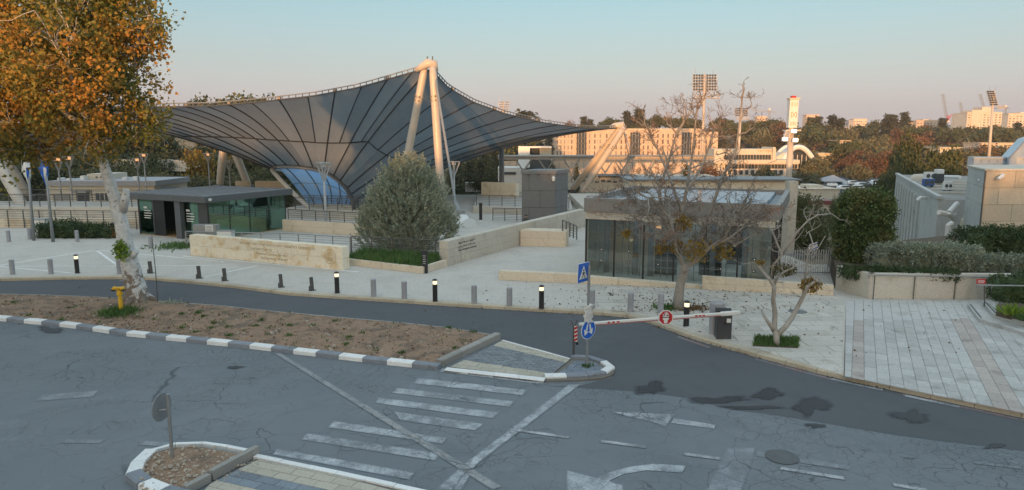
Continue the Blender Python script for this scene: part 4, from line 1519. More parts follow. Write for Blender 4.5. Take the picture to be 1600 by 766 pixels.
ip = G(664, 427, PZ)
t = thing('info_post', ip, 'slim black information post with white lines of print by the planter corner', 'information post')
MB().box(ip.x, ip.y, PZ, 0.3, 0.12, 1.16, -0.3).build('panel', M['black'], t, bevel=0.008)
pm = MB()
for k in range(5):
    w_ = (0.14, 0.18, 0.16, 0.10, 0.17)[k]
    c_ = Vector((ip.x, ip.y, PZ + 0.5 + 0.1 * k)) + Vector((-0.29, -0.956, 0)) * 0.0
    rr = Vector((0.955, -0.296, 0))
    fr = Vector((-0.296, -0.955, 0))
    pm.ext([c_ + rr * x + fr * 0.0615 + Z3 * z for x, z in ((-w_ / 2, 0), (w_ / 2, 0), (w_ / 2, 0.018), (-w_ / 2, 0.018))], fr * 0.002)
pm.build('print', M['white'], t)
# low walls before the glass pavilion
W1 = [G(779, 437.5, PZ), G(912, 443.5, PZ), G(1094, 452, PZ)]
block_wall('low_wall', 'low beige stone kerb wall left of the pavilion glass, nearest the crossing sign', W1[0], W1[1], 0.45, PZ, PZ + 0.44, 1, 1.5, M['stone'])
block_wall('low_wall', 'low beige stone kerb wall running along the foot of the pavilion glass', W1[1], W1[2], 0.45, PZ, PZ + 0.36, 1, 1.5, M['stone'], z1b=PZ + 0.16)
block_wall('low_wall', 'beige stone wall right of the bare tree in front of the pavilion corner', G(1097, 453, PZ), G(1302, 462, PZ), 0.35, PZ, PZ + 0.62, 2, 1.7, M['stone'], z1b=PZ + 0.45)

# retaining wall, right, with planting behind
RT = [G(1305, 452, PZ), G(1357, 467, PZ), G(1553, 468, PZ), G(1720, 469, PZ)]
block_wall('retaining_wall', 'short angled beige retaining wall under the clipped dark tree', RT[0], RT[1], 0.3, PZ, PZ + 1.1, 1, 1.8, M['stone_grey'])
block_wall('retaining_wall', 'long beige retaining wall with handrail in front of the grey shrubs', RT[1], RT[3], 0.3, PZ, PZ + 1.1, 1, 2.0, M['stone_grey'])
bed = [RT[0] + Vector((0.1, 0.3, 0)), RT[1] + Vector((0.05, 0.3, 0)), RT[3] + Vector((0, 0.3, 0)), Vector((34, 42.0, 0)), Vector((27.0, 42, 0)), Vector((17.2, 37.0, 0))]
tag(MB().prism(bed, PZ - 0.5, PZ + 0.95).build('planting_bed', M['soil']), kind='structure')


def handrail(name, label, pts, posts, mat, r=0.03, foot=None):
    t = thing(name, pts[0], label, 'handrail')
    MB().tube(pts, r, 10).build('rail', mat, t, smooth=True)
    for top, bot in posts:
        MB().tube([bot, top], 0.022, 8).build('post', M['rail'], t)
    return t


hy = RT[1].y - 0.12
hz = D(1358, 430, hy).z
h0, h1 = D(1358, 430, hy), Vector((RT[3].x, RT[3].y - 0.12, D(1600, 433.5, hy).z))
pp = []
for px in (1367, 1430, 1494, 1565):
    q = D(px, 432, hy)
    pp.append((Vector((q.x, hy, hz - 0.02)), Vector((q.x, hy, PZ))))
handrail('handrail', 'long steel handrail along the top of the retaining wall', [h0 + Vector((0, 0.02, -0.12)), h0, h1], pp, M['steel'])

# right-hand steps, planter and plants
S1 = [G(1511, 480.5, PZ), G(1529, 504, PZ), G(1660, 545, PZ), G(1700, 500, PZ), G(1640, 476, PZ)]
S2 = [G(1534, 476.5, 0.3), G(1551, 496, 0.3), G(1660, 526, 0.3), G(1720, 490, 0.3), G(1640, 473, 0.3)]
t = thing('stone_steps', S1[0], 'two low grey stone steps with black nosing strips at right', 'steps')
MB().prism(S1, PZ - 0.05, 0.30).build('step', M['paver'], t, bevel=0.01)
MB().prism(S2, 0.28, 0.46).build('step', M['paver'], t, bevel=0.01)
for a, b, z in ((S1[0], S1[1], 0.304), (S2[0], S2[1], 0.464)):
    d_ = (b - a).normalized()
    n_ = Vector((-d_.y, d_.x, 0))
    mb = MB().obox((a + d_ * 0.1 + n_ * 0.06).to_2d().to_3d() + Z3 * (z - 0.003), d_ * ((b - a).length - 0.2), n_ * 0.05, Z3 * 0.005)
    mb.build('nosing_strip', M['black'], t)
pl_ = [G(1556, 491, 0.46), G(1700, 528, 0.46), G(1740, 480, 0.46), G(1558, 478, 0.46)]
tag(MB().prism(pl_, 0.4, 0.56).build('planter_soil', M['soil']), kind='structure')
rq = G(1538, 479, 0.46)
rtop = D(1538, 446, rq.y)
handrail('handrail', 'short white handrail on one post above the stone steps, red notice on it', [Vector((D(1525, 447, rq.y).x, rq.y, rtop.z - 0.06)), Vector((D(1527, 445, rq.y).x, rq.y, rtop.z)), Vector((rq.x + 3.2, rq.y - 0.2, rtop.z))], [(rtop, rq), (Vector((rq.x + 2.6, rq.y - 0.16, rtop.z)), Vector((rq.x + 2.6, rq.y - 0.16, 0.46)))], M['steel'])
rc = D(1533, 440, rq.y - 0.02)
t = thing('red_notice', rc, 'small red notice plate fixed above the short handrail at right', 'notice')
MB().box(rc.x, rc.y, rc.z - 0.09, 0.36, 0.015, 0.19).build('plate', M['red'], t)
lt = MB()
for k, (w_, z_) in enumerate(((0.24, 0.03), (0.28, -0.01), (0.22, -0.05))):
    lt.box(rc.x, rc.y - 0.0095, rc.z + z_, w_, 0.003, 0.016)
lt.build('print', M['white'], t)


def leafy(name, label, cat, blobs, n, length, width, mat, shell=0.8, clump=0.0, per=12, core=0.86, up=0.0, jitter=0.9, parent=None, group=None):
    """shrub or hedge: an inner twiggy body and leaves all through its outer shell"""
    bl = np.array(blobs)
    root = thing(name, (bl[0][0], bl[0][1], bl[:, 2].min() - bl[:, 5].max() * 0.9), label, cat, group)
    if core:
        mb = MB()
        for x, y, z, rx, ry, rz in blobs:
            b0 = len(mb.v)
            nu, nv = 12, 8
            for j in range(nv + 1):
                ph = math.pi * j / nv
                for i in range(nu):
                    th = 2 * math.pi * i / nu
                    w = core * (1 + 0.06 * math.sin(3 * th + j) + 0.05 * math.sin(5 * th - 2 * j))
                    sx, sy = math.cos(th), math.sin(th)
                    e = 0.65
                    q = lambda c: math.copysign(abs(c) ** e, c)
                    mb.v.append((x + rx * w * q(sx) * math.sin(ph) ** e, y + ry * w * q(sy) * math.sin(ph) ** e, z + rz * w * q(math.cos(ph))))
            for j in range(nv):
                for i in range(nu):
                    i2 = (i + 1) % nu
                    mb.f.append((b0 + j * nu + i, b0 + (j + 1) * nu + i, b0 + (j + 1) * nu + i2, b0 + j * nu + i2))
                    mb.m.append(0)
        mb.build('inner_growth', mat, root)
    P = []
    w = bl[:, 3] * bl[:, 4] + bl[:, 3] * bl[:, 5] + bl[:, 4] * bl[:, 5]
    w = w / w.sum()
    k = n if not clump else n // per
    idx = rng.choice(len(bl), size=k, p=w)
    d = rng.normal(size=(k, 3))
    d /= np.linalg.norm(d, axis=1, keepdims=True)
    d = np.sign(d) * np.abs(d) ** 0.65
    r = shell + (1.06 - shell) * rng.random((k, 1))
    P = bl[idx, :3] + d * r * bl[idx, 3:6]
    D_ = d * np.array([1, 1, 1.0]) + np.array([0, 0, up])
    if clump:
        P = np.repeat(P, per, 0) + rng.normal(size=(k * per, 3)) * clump
        D_ = np.repeat(D_, per, 0)
    D_ /= np.linalg.norm(D_, axis=1, keepdims=True)
    V, F = leaf_arrays(P, length, width, D_, jitter)
    np_mesh('foliage', V, F, mat, root)['kind'] = 'stuff'
    return root


c_ = D(1347, 400, 33.2)
leafy('clipped_tree', 'tall clipped dark green tree with browning right side on the retaining wall', 'tree',
      [(c_.x, 33.2, 1.95, 1.08, 1.1, 1.15), (c_.x, 33.3, 2.9, 1.16, 1.1, 1.3), (c_.x + 0.05, 33.3, 3.55, 1.0, 1.0, 0.95), (c_.x - 0.45, 33.2, 3.75, 0.55, 0.6, 0.6), (c_.x + 0.55, 33.2, 3.6, 0.55, 0.6, 0.6)], 26000, 0.13, 0.085, M['leaf_cypress'], 0.80, 0.09, 8, 0.74)
hb = [(D(px, 400, Y).x, Y, 1.35 + (0.08 if i % 2 else 0), 0.75, 0.8, 0.72) for i, (px, Y) in enumerate(((1385, 31.6), (1410, 31.4), (1432, 31.2), (1455, 31.2), (1478, 31), (1500, 31)))]
leafy('grey_hedge', 'long rounded grey green shrub mass above the retaining wall', 'hedge', hb, 26000, 0.12, 0.06, M['leaf_grey'], 0.80, 0.08, 8, 0.72, 0.3)
hb = [(D(px, 400, Y).x, Y, 1.6, 1.0, 0.9, 0.95) for px, Y in ((1522, 34), (1548, 34.2), (1575, 34), (1602, 34), (1630, 34), (1660, 34))]
leafy('dark_hedge', 'tall dark green hedge against the big stone building', 'hedge', hb, 20000, 0.12, 0.07, M['leaf_dark'], 0.8, 0.08, 8, 0.76)
hb = [(D(px, 420, 30.6).x, 30.6, 1.15, 0.62, 0.6, 0.58) for px in (1555, 1576, 1598, 1620, 1645)]
leafy('grey_shrub', 'low grey leaved shrub in front of the dark hedge at the right edge', 'shrub', hb, 15000, 0.11, 0.06, M['leaf_grey'], 0.8, 0.07, 8, 0.74, 0.3)
hb = [(D(px, 420, 30.3).x, 30.0 + (px - 1330) * -0.006, 1.12, 0.42, 0.35, 0.22) for px in (1325, 1340, 1357, 1375, 1395, 1415, 1437, 1457)]
leafy('trailing_shrub', 'low dark trailing growth spilling over the retaining wall top', 'shrub', hb, 7000, 0.10, 0.055, M['leaf_dark'], 0.7, 0.07, 8, 0.7, 0.2)
g_ = D(1588, 462, 27.2)
leafy('round_hedge', 'dark clipped hedge mound beside the stone steps at the right edge', 'hedge', [(g_.x, 27.4, 0.95, 0.85, 0.7, 0.5), (g_.x + 0.9, 27.3, 1.0, 0.9, 0.8, 0.58), (g_.x + 2.0, 27.2, 1.0, 1, 0.9, 0.6)], 12000, 0.08, 0.05, M['leaf_dark'], 0.85, 0.05, 8, 0.84)
tp_ = G(1580, 492, 0.56)
tuft('strappy_plant', tp_, 0.34, 170, 0.42, M['leaf_lime'], 'bright green strappy plant at the edge of the right planter', 'plant', 0.75, 0.016)
tuft('small_plant', G(1607, 500, 0.56), 0.3, 260, 0.18, M['grass'], 'low green cushion plant beside the strappy plant', 'plant', 0.8, 0.02)

# vertical bar fence between the pavilion and the retaining wall
f0, f1 = D(1214, 440, 34.2), D(1306, 440, 34.2)
t = thing('bar_fence', (f0.x, 34.2, -0.05), 'grey vertical bar fence between glass pavilion and clipped tree', 'fence')
zt = D(1270, 392, 34.2).z
nb = 26
bar0 = None
for k in range(nb):
    x = f0.x + (f1.x - f0.x) * k / (nb - 1)
    if bar0 is None:
        bar0 = MB().box(0, 0, 0, 0.035, 0.03, zt).build('bar', M['lamp_steel'])
        ob = bar0
        ob.parent = t
    else:
        ob = bpy.data.objects.new('bar', bar0.data)
        C.objects.link(ob)
        ob.parent = t
    ob.location = (x - f0.x, 0, 0.1)
for z in (0.25, 1.15):
    MB().box((f0.x + f1.x) / 2, 34.2, z, abs(f1.x - f0.x), 0.04, 0.05).build('cross_rail', M['steel'], t)
fp = D(1277, 392, 34.6)
t = thing('small_flag', fp, 'small blue and white flag hanging over the bar fence', 'flag')
MB().tube([(fp.x - 0.25, 34.6, 0.9), (fp.x + 0.35, 34.6, fp.z + 0.75)], 0.015, 6).build('staff', M['white'], t)
fl = MB().obox((fp.x - 0.42, 34.55, fp.z - 0.05), (0.42, 0, 0.18), (0, 0.012, 0), (-0.05, 0, 0.34)).build('cloth', M['white'], t)
for dz in (0.04, 0.25):
    MB().obox((fp.x - 0.43, 34.546, fp.z - 0.05 + dz), (0.42, 0, 0.18), (0, 0.003, 0), (-0.008, 0, 0.05)).build('blue_stripe', M['blue'], fl)

# ------------------------------------------------------------------ railings
def railing(name, label, pts, h=1.0, spacing=1.2, nr=7, mat=None, post=0.07, r=0.015, top=0.032, tilt=None):
    mat = mat or M['rail']
    pts = [Vector(p) for p in pts]
    t = thing(name, pts[0], label, 'railing')
    P = resample(pts, spacing)
    m0 = None
    o0 = origin(t)
    for p in P:
        if m0 is None:
            ob = MB().box(0, 0, 0, post, post * 0.6, h).build('post', mat)
            ob.parent = t
            m0 = ob.data
        else:
            ob = bpy.data.objects.new('post', m0)
            C.objects.link(ob)
            ob.parent = t
        ob.parent = t
        ob.location = p - o0
    for k in range(nr):
        z = h * (k + 1) / (nr + 0.5)
        MB().tube([p + Z3 * z for p in pts], r, 5).build('rail', mat, t)
    MB().tube([p + Z3 * (h + top) for p in pts], top, 8).build('top_rail', mat, t)
    return t


# ------------------------------------------------------------------ left terrace, walls, hut
TW0 = [Vector((-75, 61, 0)), Vector((-28.5, 52.6, 0))]
lw = block_wall('terrace_wall', 'upper pale stone terrace wall behind the flag poles', (-72, 58.5), (-26.5, 57.2), 0.4, PZ, 1.25, 2, 1.6, M['stone_grey'], side=1)
block_wall('terrace_wall', 'lower pale stone terrace wall behind the dark hedge', (-72, 54.2), (-27.2, 52.4), 0.4, PZ, 0.85, 2, 1.6, M['stone'], side=1)
tag(MB().prism([(-75, 58.9), (-26.4, 57.6), (-25.4, 63.5), (-75, 64.5)], PZ - 0.4, 1.2).build('upper_terrace', M['plaza']), kind='structure')
railing('railing', 'long railing on the upper terrace wall behind the flag poles', [(-45, 58.2, 1.25), (-26.6, 57.6, 1.25)], 1.0, 1.35, 6)
railing('railing', 'lower railing in front of the terrace wall behind the dark hedge', [(-44, 53.4, PZ), (-27, 51.6, PZ)], 1.35, 1.3, 7)
railing('railing', 'railing at the back of the upper terrace in front of the white building', [(-46, 64, 1.2), (-25.6, 63, 1.2)], 1.0, 1.5, 5)
# central terrace walls and ramp rails
block_wall('terrace_wall', 'beige stone wall band beneath the canopy behind the ramp railing', (-17.0, 50.8), (-6.5, 46.5), 0.35, PZ, 1.0, 2, 1.6, M['stone'])
block_wall('terrace_wall', 'pale stone wall band at the foot of the blue canopy opening', (-19.5, 60.0), (-11.0, 57.0), 0.35, PZ, 0.95, 2, 1.8, M['stone_grey'])
block_wall('terrace_wall', 'pale stone wall band beneath the dark canopy left of the olive tree', (-20, 66), (-5.6, 61.5), 0.3, PZ, 0.75, 1, 1.8, M['stone_grey'])
railing('railing', 'ramp railing behind the inscribed wall and glass hut', [(-20.6, 43.2, PZ), (-13.6, 42.2, PZ), (-9.6, 40.6, PZ)], 0.98, 1.25, 6, M['steel'])
railing('railing', 'railing in front of the olive tree behind the grass strip', [(-9.5, 40.4, PZ), (-4.35, 38.8, PZ)], 1.05, 1.2, 7, M['rail'])
railing('railing', 'railing on the stone band below the blue canopy opening', [(-18.5, 58.8, 0.95), (-10.6, 56.2, 0.95)], 1.0, 1.3, 6)
railing('railing', 'railing between glass hut and olive tree along the ramp', [(-16.6, 51.0, 0.7), (-8.5, 47.6, 0.7)], 1.0, 1.3, 6)
railing('railing', 'railing right of the glass hut in front of the canopy rim', [(-20, 65, 0.6), (-6, 61.8, 0.6)], 1.0, 1.4, 6)
# olive-side walkways, right of the olive tree
block_wall('terrace_wall', 'low beige wall edge of the raised walk right of the olive tree', (-3.6, 63.5), (5.2, 60.5), 0.4, PZ, 0.75, 1, 1.8, M['stone_grey'])
tag(MB().prism([(-3.6, 64), (5.4, 61), (6.5, 78), (-4, 80)], 0.1, 0.55).build('raised_walk', M['plaza']), kind='structure')
block_wall('planter_box', 'orange lit beige planter wall right of the concrete anchor', D(752, 300, 77).to_2d(), D(806, 300, 75).to_2d(), 0.8, 0.3, 2.1, 2, 1.7, M['stone'], 'planter')
railing('railing', 'stair railing between the concrete anchor and the dark grey box', [(-1.6, 57.5, PZ), (3.4, 56.5, PZ)], 1.0, 1.1, 7)
railing('railing', 'raised walk railing behind the concrete anchor', [(-3.4, 66, 0.55), (5.2, 63, 0.55)], 1.0, 1.3, 6)
railing('railing', 'dark stair railing between ramp wall and glass pavilion', [(3.2, 43.5, 0.9), (4.4, 46.5, PZ)], 0.9, 0.9, 5, M['steel_dark'])
railing('railing', 'railing behind the dark grey box beside the pavilion roof', [(6.5, 60, 1.0), (14, 64, 1.0)], 0.9, 1.2, 6)
tag(MB().prism([(6.2, 58), (15, 62), (15, 75), (6.2, 75)], 0.1, 1.0).build('raised_walk', M['stone_grey']), kind='structure')
sb = G(830, 300, 0.4)
for px, py, lab in ((1303, 0, ''),):
    pass
tc = thing('black_post', (D(751, 320, 58).x, 58.0, PZ), 'short black post among the walkway rails right of the anchor', 'post')
q = D(751, 320, 58)
MB().box(q.x, 58, PZ, 0.26, 0.26, 1.35).build('body', M['black'], tc, bevel=0.02)
MB().box(q.x, 58, PZ + 1.35, 0.3, 0.3, 0.06).build('cap', M['black'], tc)

# hut on the left: dark flat roof, green glass
HC = Vector((-20.3, 46.0, 0))
hu, hv = GU.normalized(), Vector((-GV.x, -GV.y, 0)).normalized()
t = thing('entrance_hut', HC + Z3 * PZ, 'low glass entrance hut with flat dark grey roof beside the inscribed wall', 'hut')
HZ = 2.72
RO = HC - hu * 0.5 - hv * 0.3
roof = MB().obox(RO + Z3 * HZ, hu * 8.0, hv * 8.2, Z3 * 0.42).build('roof', M['hut_grey'], t, bevel=0.015)
MB().obox(RO + hu * 0.12 + hv * 0.12 + Z3 * (HZ + 0.422), hu * 7.76, hv * 7.96, Z3 * 0.02).build('roof_sheet', M['roof_grey'], roof)
for k in range(1, 9):
    MB().obox(RO + hu * 0.15 + hv * (0.12 + k * 0.885) + Z3 * (HZ + 0.443), hu * 7.7, hv * 0.03, Z3 * 0.025).build('roof_seam', M['roof_grey'], roof)
MB().obox(HC + Z3 * PZ, hu * 7.0, hv * 7.2, Z3 * 0.06).build('floor', M['warm_wood'], t)
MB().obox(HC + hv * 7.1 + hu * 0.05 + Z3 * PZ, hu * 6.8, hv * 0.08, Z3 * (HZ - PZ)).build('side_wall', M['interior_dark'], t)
MB().obox(HC + hv * 3.2 + hu * 2.6 + Z3 * PZ, hv * 1.8, hu * 0.1, Z3 * (HZ - PZ)).build('inner_wall', M['interior'], t)
# right face: five green panes and mullions
for k in range(4):
    MB().obox(HC + hu * (0.05 + k * 1.75) + Z3 * (PZ + 0.06), hu * 1.66, hv * 0.02, Z3 * (HZ - PZ - 0.06)).build('glass_pane', M['glass_green'], t)
for k in range(5):
    MB().obox(HC + hu * (-0.04 + k * 1.745) + Z3 * (PZ + 0.06), hu * 0.07, hv * 0.09, Z3 * (HZ - PZ - 0.06)).build('mullion', M['black'], t)
MB().obox(HC + hu * 0.05 - hv * 0.03 + Z3 * 1.75, hu * 6.9, hv * 0.025, Z3 * 0.05).build('transom', M['steel_dark'], t)
# back walls and things inside
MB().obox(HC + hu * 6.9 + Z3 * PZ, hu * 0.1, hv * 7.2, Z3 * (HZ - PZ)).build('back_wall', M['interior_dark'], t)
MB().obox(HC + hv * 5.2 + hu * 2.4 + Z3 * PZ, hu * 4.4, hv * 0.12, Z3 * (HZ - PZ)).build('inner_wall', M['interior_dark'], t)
MB().obox(HC + hv * 1.2 + hu * 2.2 + Z3 * (PZ + 0.06), hu * 2.6, hv * 0.7, Z3 * 1.05).build('counter', M['white'], t, bevel=0.02)
MB().obox(HC + hv * 2.6 + hu * 4.8 + Z3 * (PZ + 0.06), hu * 0.6, hv * 0.6, Z3 * 1.5).build('kiosk', M['interior_dark'], t)
def hface(f0, f1, z0, z1, name, mat, off=0.0, th=0.05):
    """piece of the door front; f runs 0 at the far left end to 1 at the glass corner"""
    a = HC + hv * 7.2 * (1 - f0) + hu * off
    return MB().obox(a + Z3 * z0, -hv * 7.2 * (f1 - f0), hu * th, Z3 * (z1 - z0)).build(name, mat, t)
hface(0.0, 0.02, PZ, HZ, 'mullion', M['black'])
hface(0.02, 0.215, PZ + 0.05, HZ, 'glass_pane', M['glass_green'], 0.02, 0.02)
hface(0.215, 0.235, PZ, HZ, 'mullion', M['steel_dark'])
hface(0.24, 0.39, PZ + 0.03, HZ - 0.05, 'door_panel', M['black'], 0.0, 0.06)
hface(0.39, 0.60, PZ + 0.02, PZ + 0.068, 'threshold', M['warm_wood'], 0.0, 2.4)
hface(0.41, 0.60, PZ + 0.07, HZ, 'glass_pane', M['glass'], 2.3, 0.02)
hface(0.48, 0.495, PZ + 0.07, HZ - 0.3, 'door_post', M['steel'], 0.9, 0.1)
hface(0.60, 0.675, PZ, HZ, 'column', M['hut_grey'], -0.35, 0.35)
hface(0.68, 0.85, PZ + 0.05, HZ, 'glass_pane', M['glass_green'], 0.05, 0.02)
hface(0.855, 0.995, PZ + 0.03, HZ, 'door_panel', M['interior_dark'], 0.03, 0.06)
for f0, zc in ((0.09, 1.62), (0.70, 1.6)):
    dc = MB()
    for k, (w_, z_) in enumerate(((0.05, 0.42), (0.10, 0.24), (0.11, 0.06), (0.10, -0.12), (0.09, -0.28))):
        a = HC + hv * 7.2 * (1 - f0) - hu * 0.01
        dc.obox(a + Z3 * (zc + z_), -hv * 7.2 * w_, hu * 0.006, Z3 * (0.13 if k == 0 else 0.06))
    dc.build('window_print', M['white'], t)
cm = RO + Z3 * (HZ + 0.2) + hu * 0.35 - hv * 0.04
MB().tube([cm - hv * 0.0, cm - hv * 0.12, cm - hv * 0.16 - Z3 * 0.05], [0.09, 0.11, 0.03], 12).build('camera_dome', M['white'], t)
# cabinet and boxes at the hut's ramp
cb = D(322, 366, 43.4)
t = thing('ramp_cabinet', (cb.x, 43.4, PZ), 'grey cabinet behind the inscribed wall end with white notice', 'cabinet')
MB().box(cb.x, 43.5, PZ, 1.5, 0.5, 1.42, -0.05).build('body', M['steel'], t, bevel=0.02)
MB().box(cb.x + 0.3, 43.22, PZ + 1.0, 0.5, 0.02, 0.42, -0.05).build('notice', M['white'], t)
lt = MB()
for k in range(4):
    lt.box(cb.x + 0.3, 43.206, PZ + 1.06 + k * 0.085, 0.36, 0.004, 0.018, -0.05)
lt.build('print', M['black'], t)
cb2 = D(352, 368, 42.9)
t = thing('white_crate', (cb2.x, 42.9, PZ), 'low white box behind the inscribed wall right of the notice', 'box')
MB().box(cb2.x, 43, PZ, 0.95, 0.5, 1.08, -0.1).build('body', M['white'], t, bevel=0.03)
MB().box(cb2.x, 43, PZ + 1.08, 1.0, 0.54, 0.03, -0.1).build('lid', M['steel'], t)
tuft('ground_plants', G(283, 386, PZ), 1.5, 500, 0.3, M['grass'], 'dark green ground plants beside the inscribed wall left end', 'plants', 0.7, 0.02)

# bin, hedge, white cabinet, flag poles
bp = G(185, 371, PZ)
t = thing('litter_bin', bp, 'wooden slatted litter bin with black hood in front of the hedge end', 'litter bin')
MB().box(bp.x, bp.y, PZ + 0.03, 0.56, 0.56, 0.72).build('liner', M['black'], t)
for k in range(6):
    MB().box(bp.x - 0.275 + 0.11 * k, bp.y - 0.29, PZ + 0.05, 0.096, 0.025, 0.68).build('slat', M['wood'], t)
for sx in (-1, 1):
    for k in range(5):
        MB().box(bp.x + sx * 0.29, bp.y - 0.22 + 0.11 * k, PZ + 0.05, 0.025, 0.096, 0.68).build('slat', M['wood'], t)
hd = MB()
for sx in (-1, 1):
    for sy in (-1, 1):
        hd.box(bp.x + sx * 0.26, bp.y + sy * 0.26, PZ + 0.74, 0.04, 0.04, 0.22)
hd.prism([(bp.x - 0.31, bp.y - 0.31), (bp.x + 0.31, bp.y - 0.31), (bp.x + 0.31, bp.y + 0.31), (bp.x - 0.31, bp.y + 0.31)], PZ + 0.96, PZ + 1.04)
hd.build('hood', M['black'], t)
hb = [(G(px, 372, PZ).x, G(px, 372, PZ).y + 0.6, PZ + 0.35, 1.1, 0.9, h) for px, h in ((75, 0.62), (95, 0.75), (118, 0.5), (140, 0.5), (162, 0.45))]
leafy('low_hedge', 'low dark green hedge beside the flag poles in front of the terrace railing', 'hedge', hb, 9000, 0.14, 0.08, M['leaf_dark'], 0.75, 0.1, 8, 0.78)
wc_ = G(62, 368, PZ)
t = thing('white_cabinet', wc_, 'white utility cabinet behind the right flag pole', 'cabinet')
MB().box(wc_.x, wc_.y + 0.3, PZ, 1.0, 0.7, 1.1).build('body', M['white'], t, bevel=0.03)
MB().box(wc_.x, wc_.y + 0.3, PZ + 1.1, 1.06, 0.76, 0.05).build('lid', M['steel'], t)
for px, py, tx, ty, col, lab in ((53, 376, 44, 262, 'white', 'flag pole with furled white and blue flag, left of the pair'), (83, 378, 71, 262, 'blue', 'flag pole with furled dark blue flag, right of the pair')):
    b_ = G(px, py, PZ)
    tp = D(tx, ty, b_.y)
    t = thing('flag_pole', b_, lab, 'flag pole')
    MB().tube([(b_.x, b_.y, PZ), (tp.x, b_.y, tp.z + 0.4)], [0.11, 0.06], 10).build('pole', M['steel'], t, smooth=True)
    fl = MB()
    rows, cols_ = 9, 10
    for j in range(rows + 1):
        for i in range(cols_):
            a = 2 * math.pi * i / cols_
            rr_ = (0.13 + 0.12 * math.sin(j * 0.5) + 0.05 * math.sin(3 * a + j)) * (1 - 0.35 * j / rows)
            fl.v.append((tp.x - 0.1 + rr_ * math.cos(a) * 1.2, b_.y + rr_ * math.sin(a), tp.z + 0.35 - j * 0.17))
    for j in range(rows):
        for i in range(cols_):
            fl.f.append((j * cols_ + i, j * cols_ + (i + 1) % cols_, (j + 1) * cols_ + (i + 1) % cols_, (j + 1) * cols_ + i))
            fl.m.append(1 if i in (3, 4, 8) and j > 1 else 0)
    fl.build('flag', [M['white'], M['blue']] if col == 'white' else [M['blue'], M['white']], t, smooth=True)

# ------------------------------------------------------------------ Y-shaped lamp posts
LPY = [(96, 308, 88, 247, 'Y topped lamp post behind the flag poles, left of a pair', 1), (113, 309, 105, 245, 'Y topped lamp post behind the flag poles, right of a pair', 1),
       (218, 300, 214, 248, 'Y topped lamp post right of the plane trunk, nearer of a pair', 1), (229, 300, 226, 241, 'slim Y topped lamp post right of the plane trunk, farther of a pair', 1),
       (328, 292, 326, 240, 'Y topped lamp post with orange lit head beside the yellow tree', 1), (360, 294, 359, 251, 'Y topped lamp post between the two legs of the rear mast', 0),
       (510, 368, 506, 255, 'tall Y topped lamp post in front of the blue canopy opening', 0), (710, 318, 710, 253, 'Y topped lamp post right of the front canopy mast', 0)]
LY = [72, 74, 84, 92, 100, 92, 52, 66]
for (px, py, tx, ty, lab, on), Y in zip(LPY, LY):
    b_, tp = D(px, py, Y), D(tx, ty, Y)
    gz = min(b_.z, 0.2) if Y < 66 or px > 420 else min(b_.z, float(terr(b_.x, Y)))
    k_ = Vector((b_.x, Y, gz))
    hgt = tp.z - gz
    t = thing('lamp_post', k_, lab, 'lamp post', 'Y topped lamp posts on the terraces')
    sc = 0.55
    MB().tube([k_, (k_.x, Y, tp.z - 1.3)], [0.10, 0.08], 10).build('pole', M['lamp_steel'], t, smooth=True)
    a_ = MB()
    for sg in (-1, 1):
        a_.tube([(k_.x, Y, tp.z - 1.4), (k_.x + sg * sc, Y, tp.z)], 0.065, 6)
        a_.tube([(k_.x, Y, tp.z - 1.4), (k_.x, Y + sg * sc, tp.z)], 0.065, 6)
    a_.build('fork', M['lamp_steel'], t)
    MB().tube([(k_.x, Y, tp.z - 0.3), (k_.x, Y, tp.z - 0.02)], 0.2, 8).build('lamp', M['lamp_warm'] if on else M['white'], t)  # orange emission imitates low sun on these heads
    MB().prism([(k_.x + sc * 1.02 * math.cos(q * math.pi / 8), Y + sc * 1.02 * math.sin(q * math.pi / 8)) for q in range(16)], tp.z, tp.z + 0.05).build('disc_reflector', M['lamp_steel'], t)
# ------------------------------------------------------------------ the tensile canopy
def fabric_mat():
    m, nt, nd, lk, b = new_mat('dark_net_fabric')
    p = wpos(nt)
    f = ramp(nt, noise(nt, p, 0.12, 4, 0.6), 0.32, 0.68)
    c = mixc(nt, f, (0.175, 0.22, 0.255), (0.20, 0.225, 0.245))
    c = mixc(nt, maths(nt, 'MULTIPLY', ramp(nt, noise(nt, p, 1.1, 5, 0.7), 0.4, 0.8), 0.35), c, (0.11, 0.145, 0.175))
    oi = nd.new('ShaderNodeObjectInfo')
    hv = nd.new('ShaderNodeHueSaturation')
    lk.new(c, hv.inputs['Color'])
    lk.new(maths(nt, 'ADD', maths(nt, 'MULTIPLY', oi.outputs['Random'], 0.22), 0.89), hv.inputs['Value'])
    lk.new(hv.outputs[0], b.inputs['Base Color'])
    b.inputs['Roughness'].default_value = 0.75
    b.inputs['Specular IOR Level'].default_value = 0.2
    t = nd.new('ShaderNodeBsdfTranslucent')
    lk.new(hv.outputs[0], t.inputs['Color'])
    mx = nd.new('ShaderNodeMixShader')
    mx.inputs[0].default_value = 0.35
    lk.new(b.outputs[0], mx.inputs[1])
    lk.new(t.outputs[0], mx.inputs[2])
    lk.new(mx.outputs[0], nd['Material Output'].inputs[0])
    return m


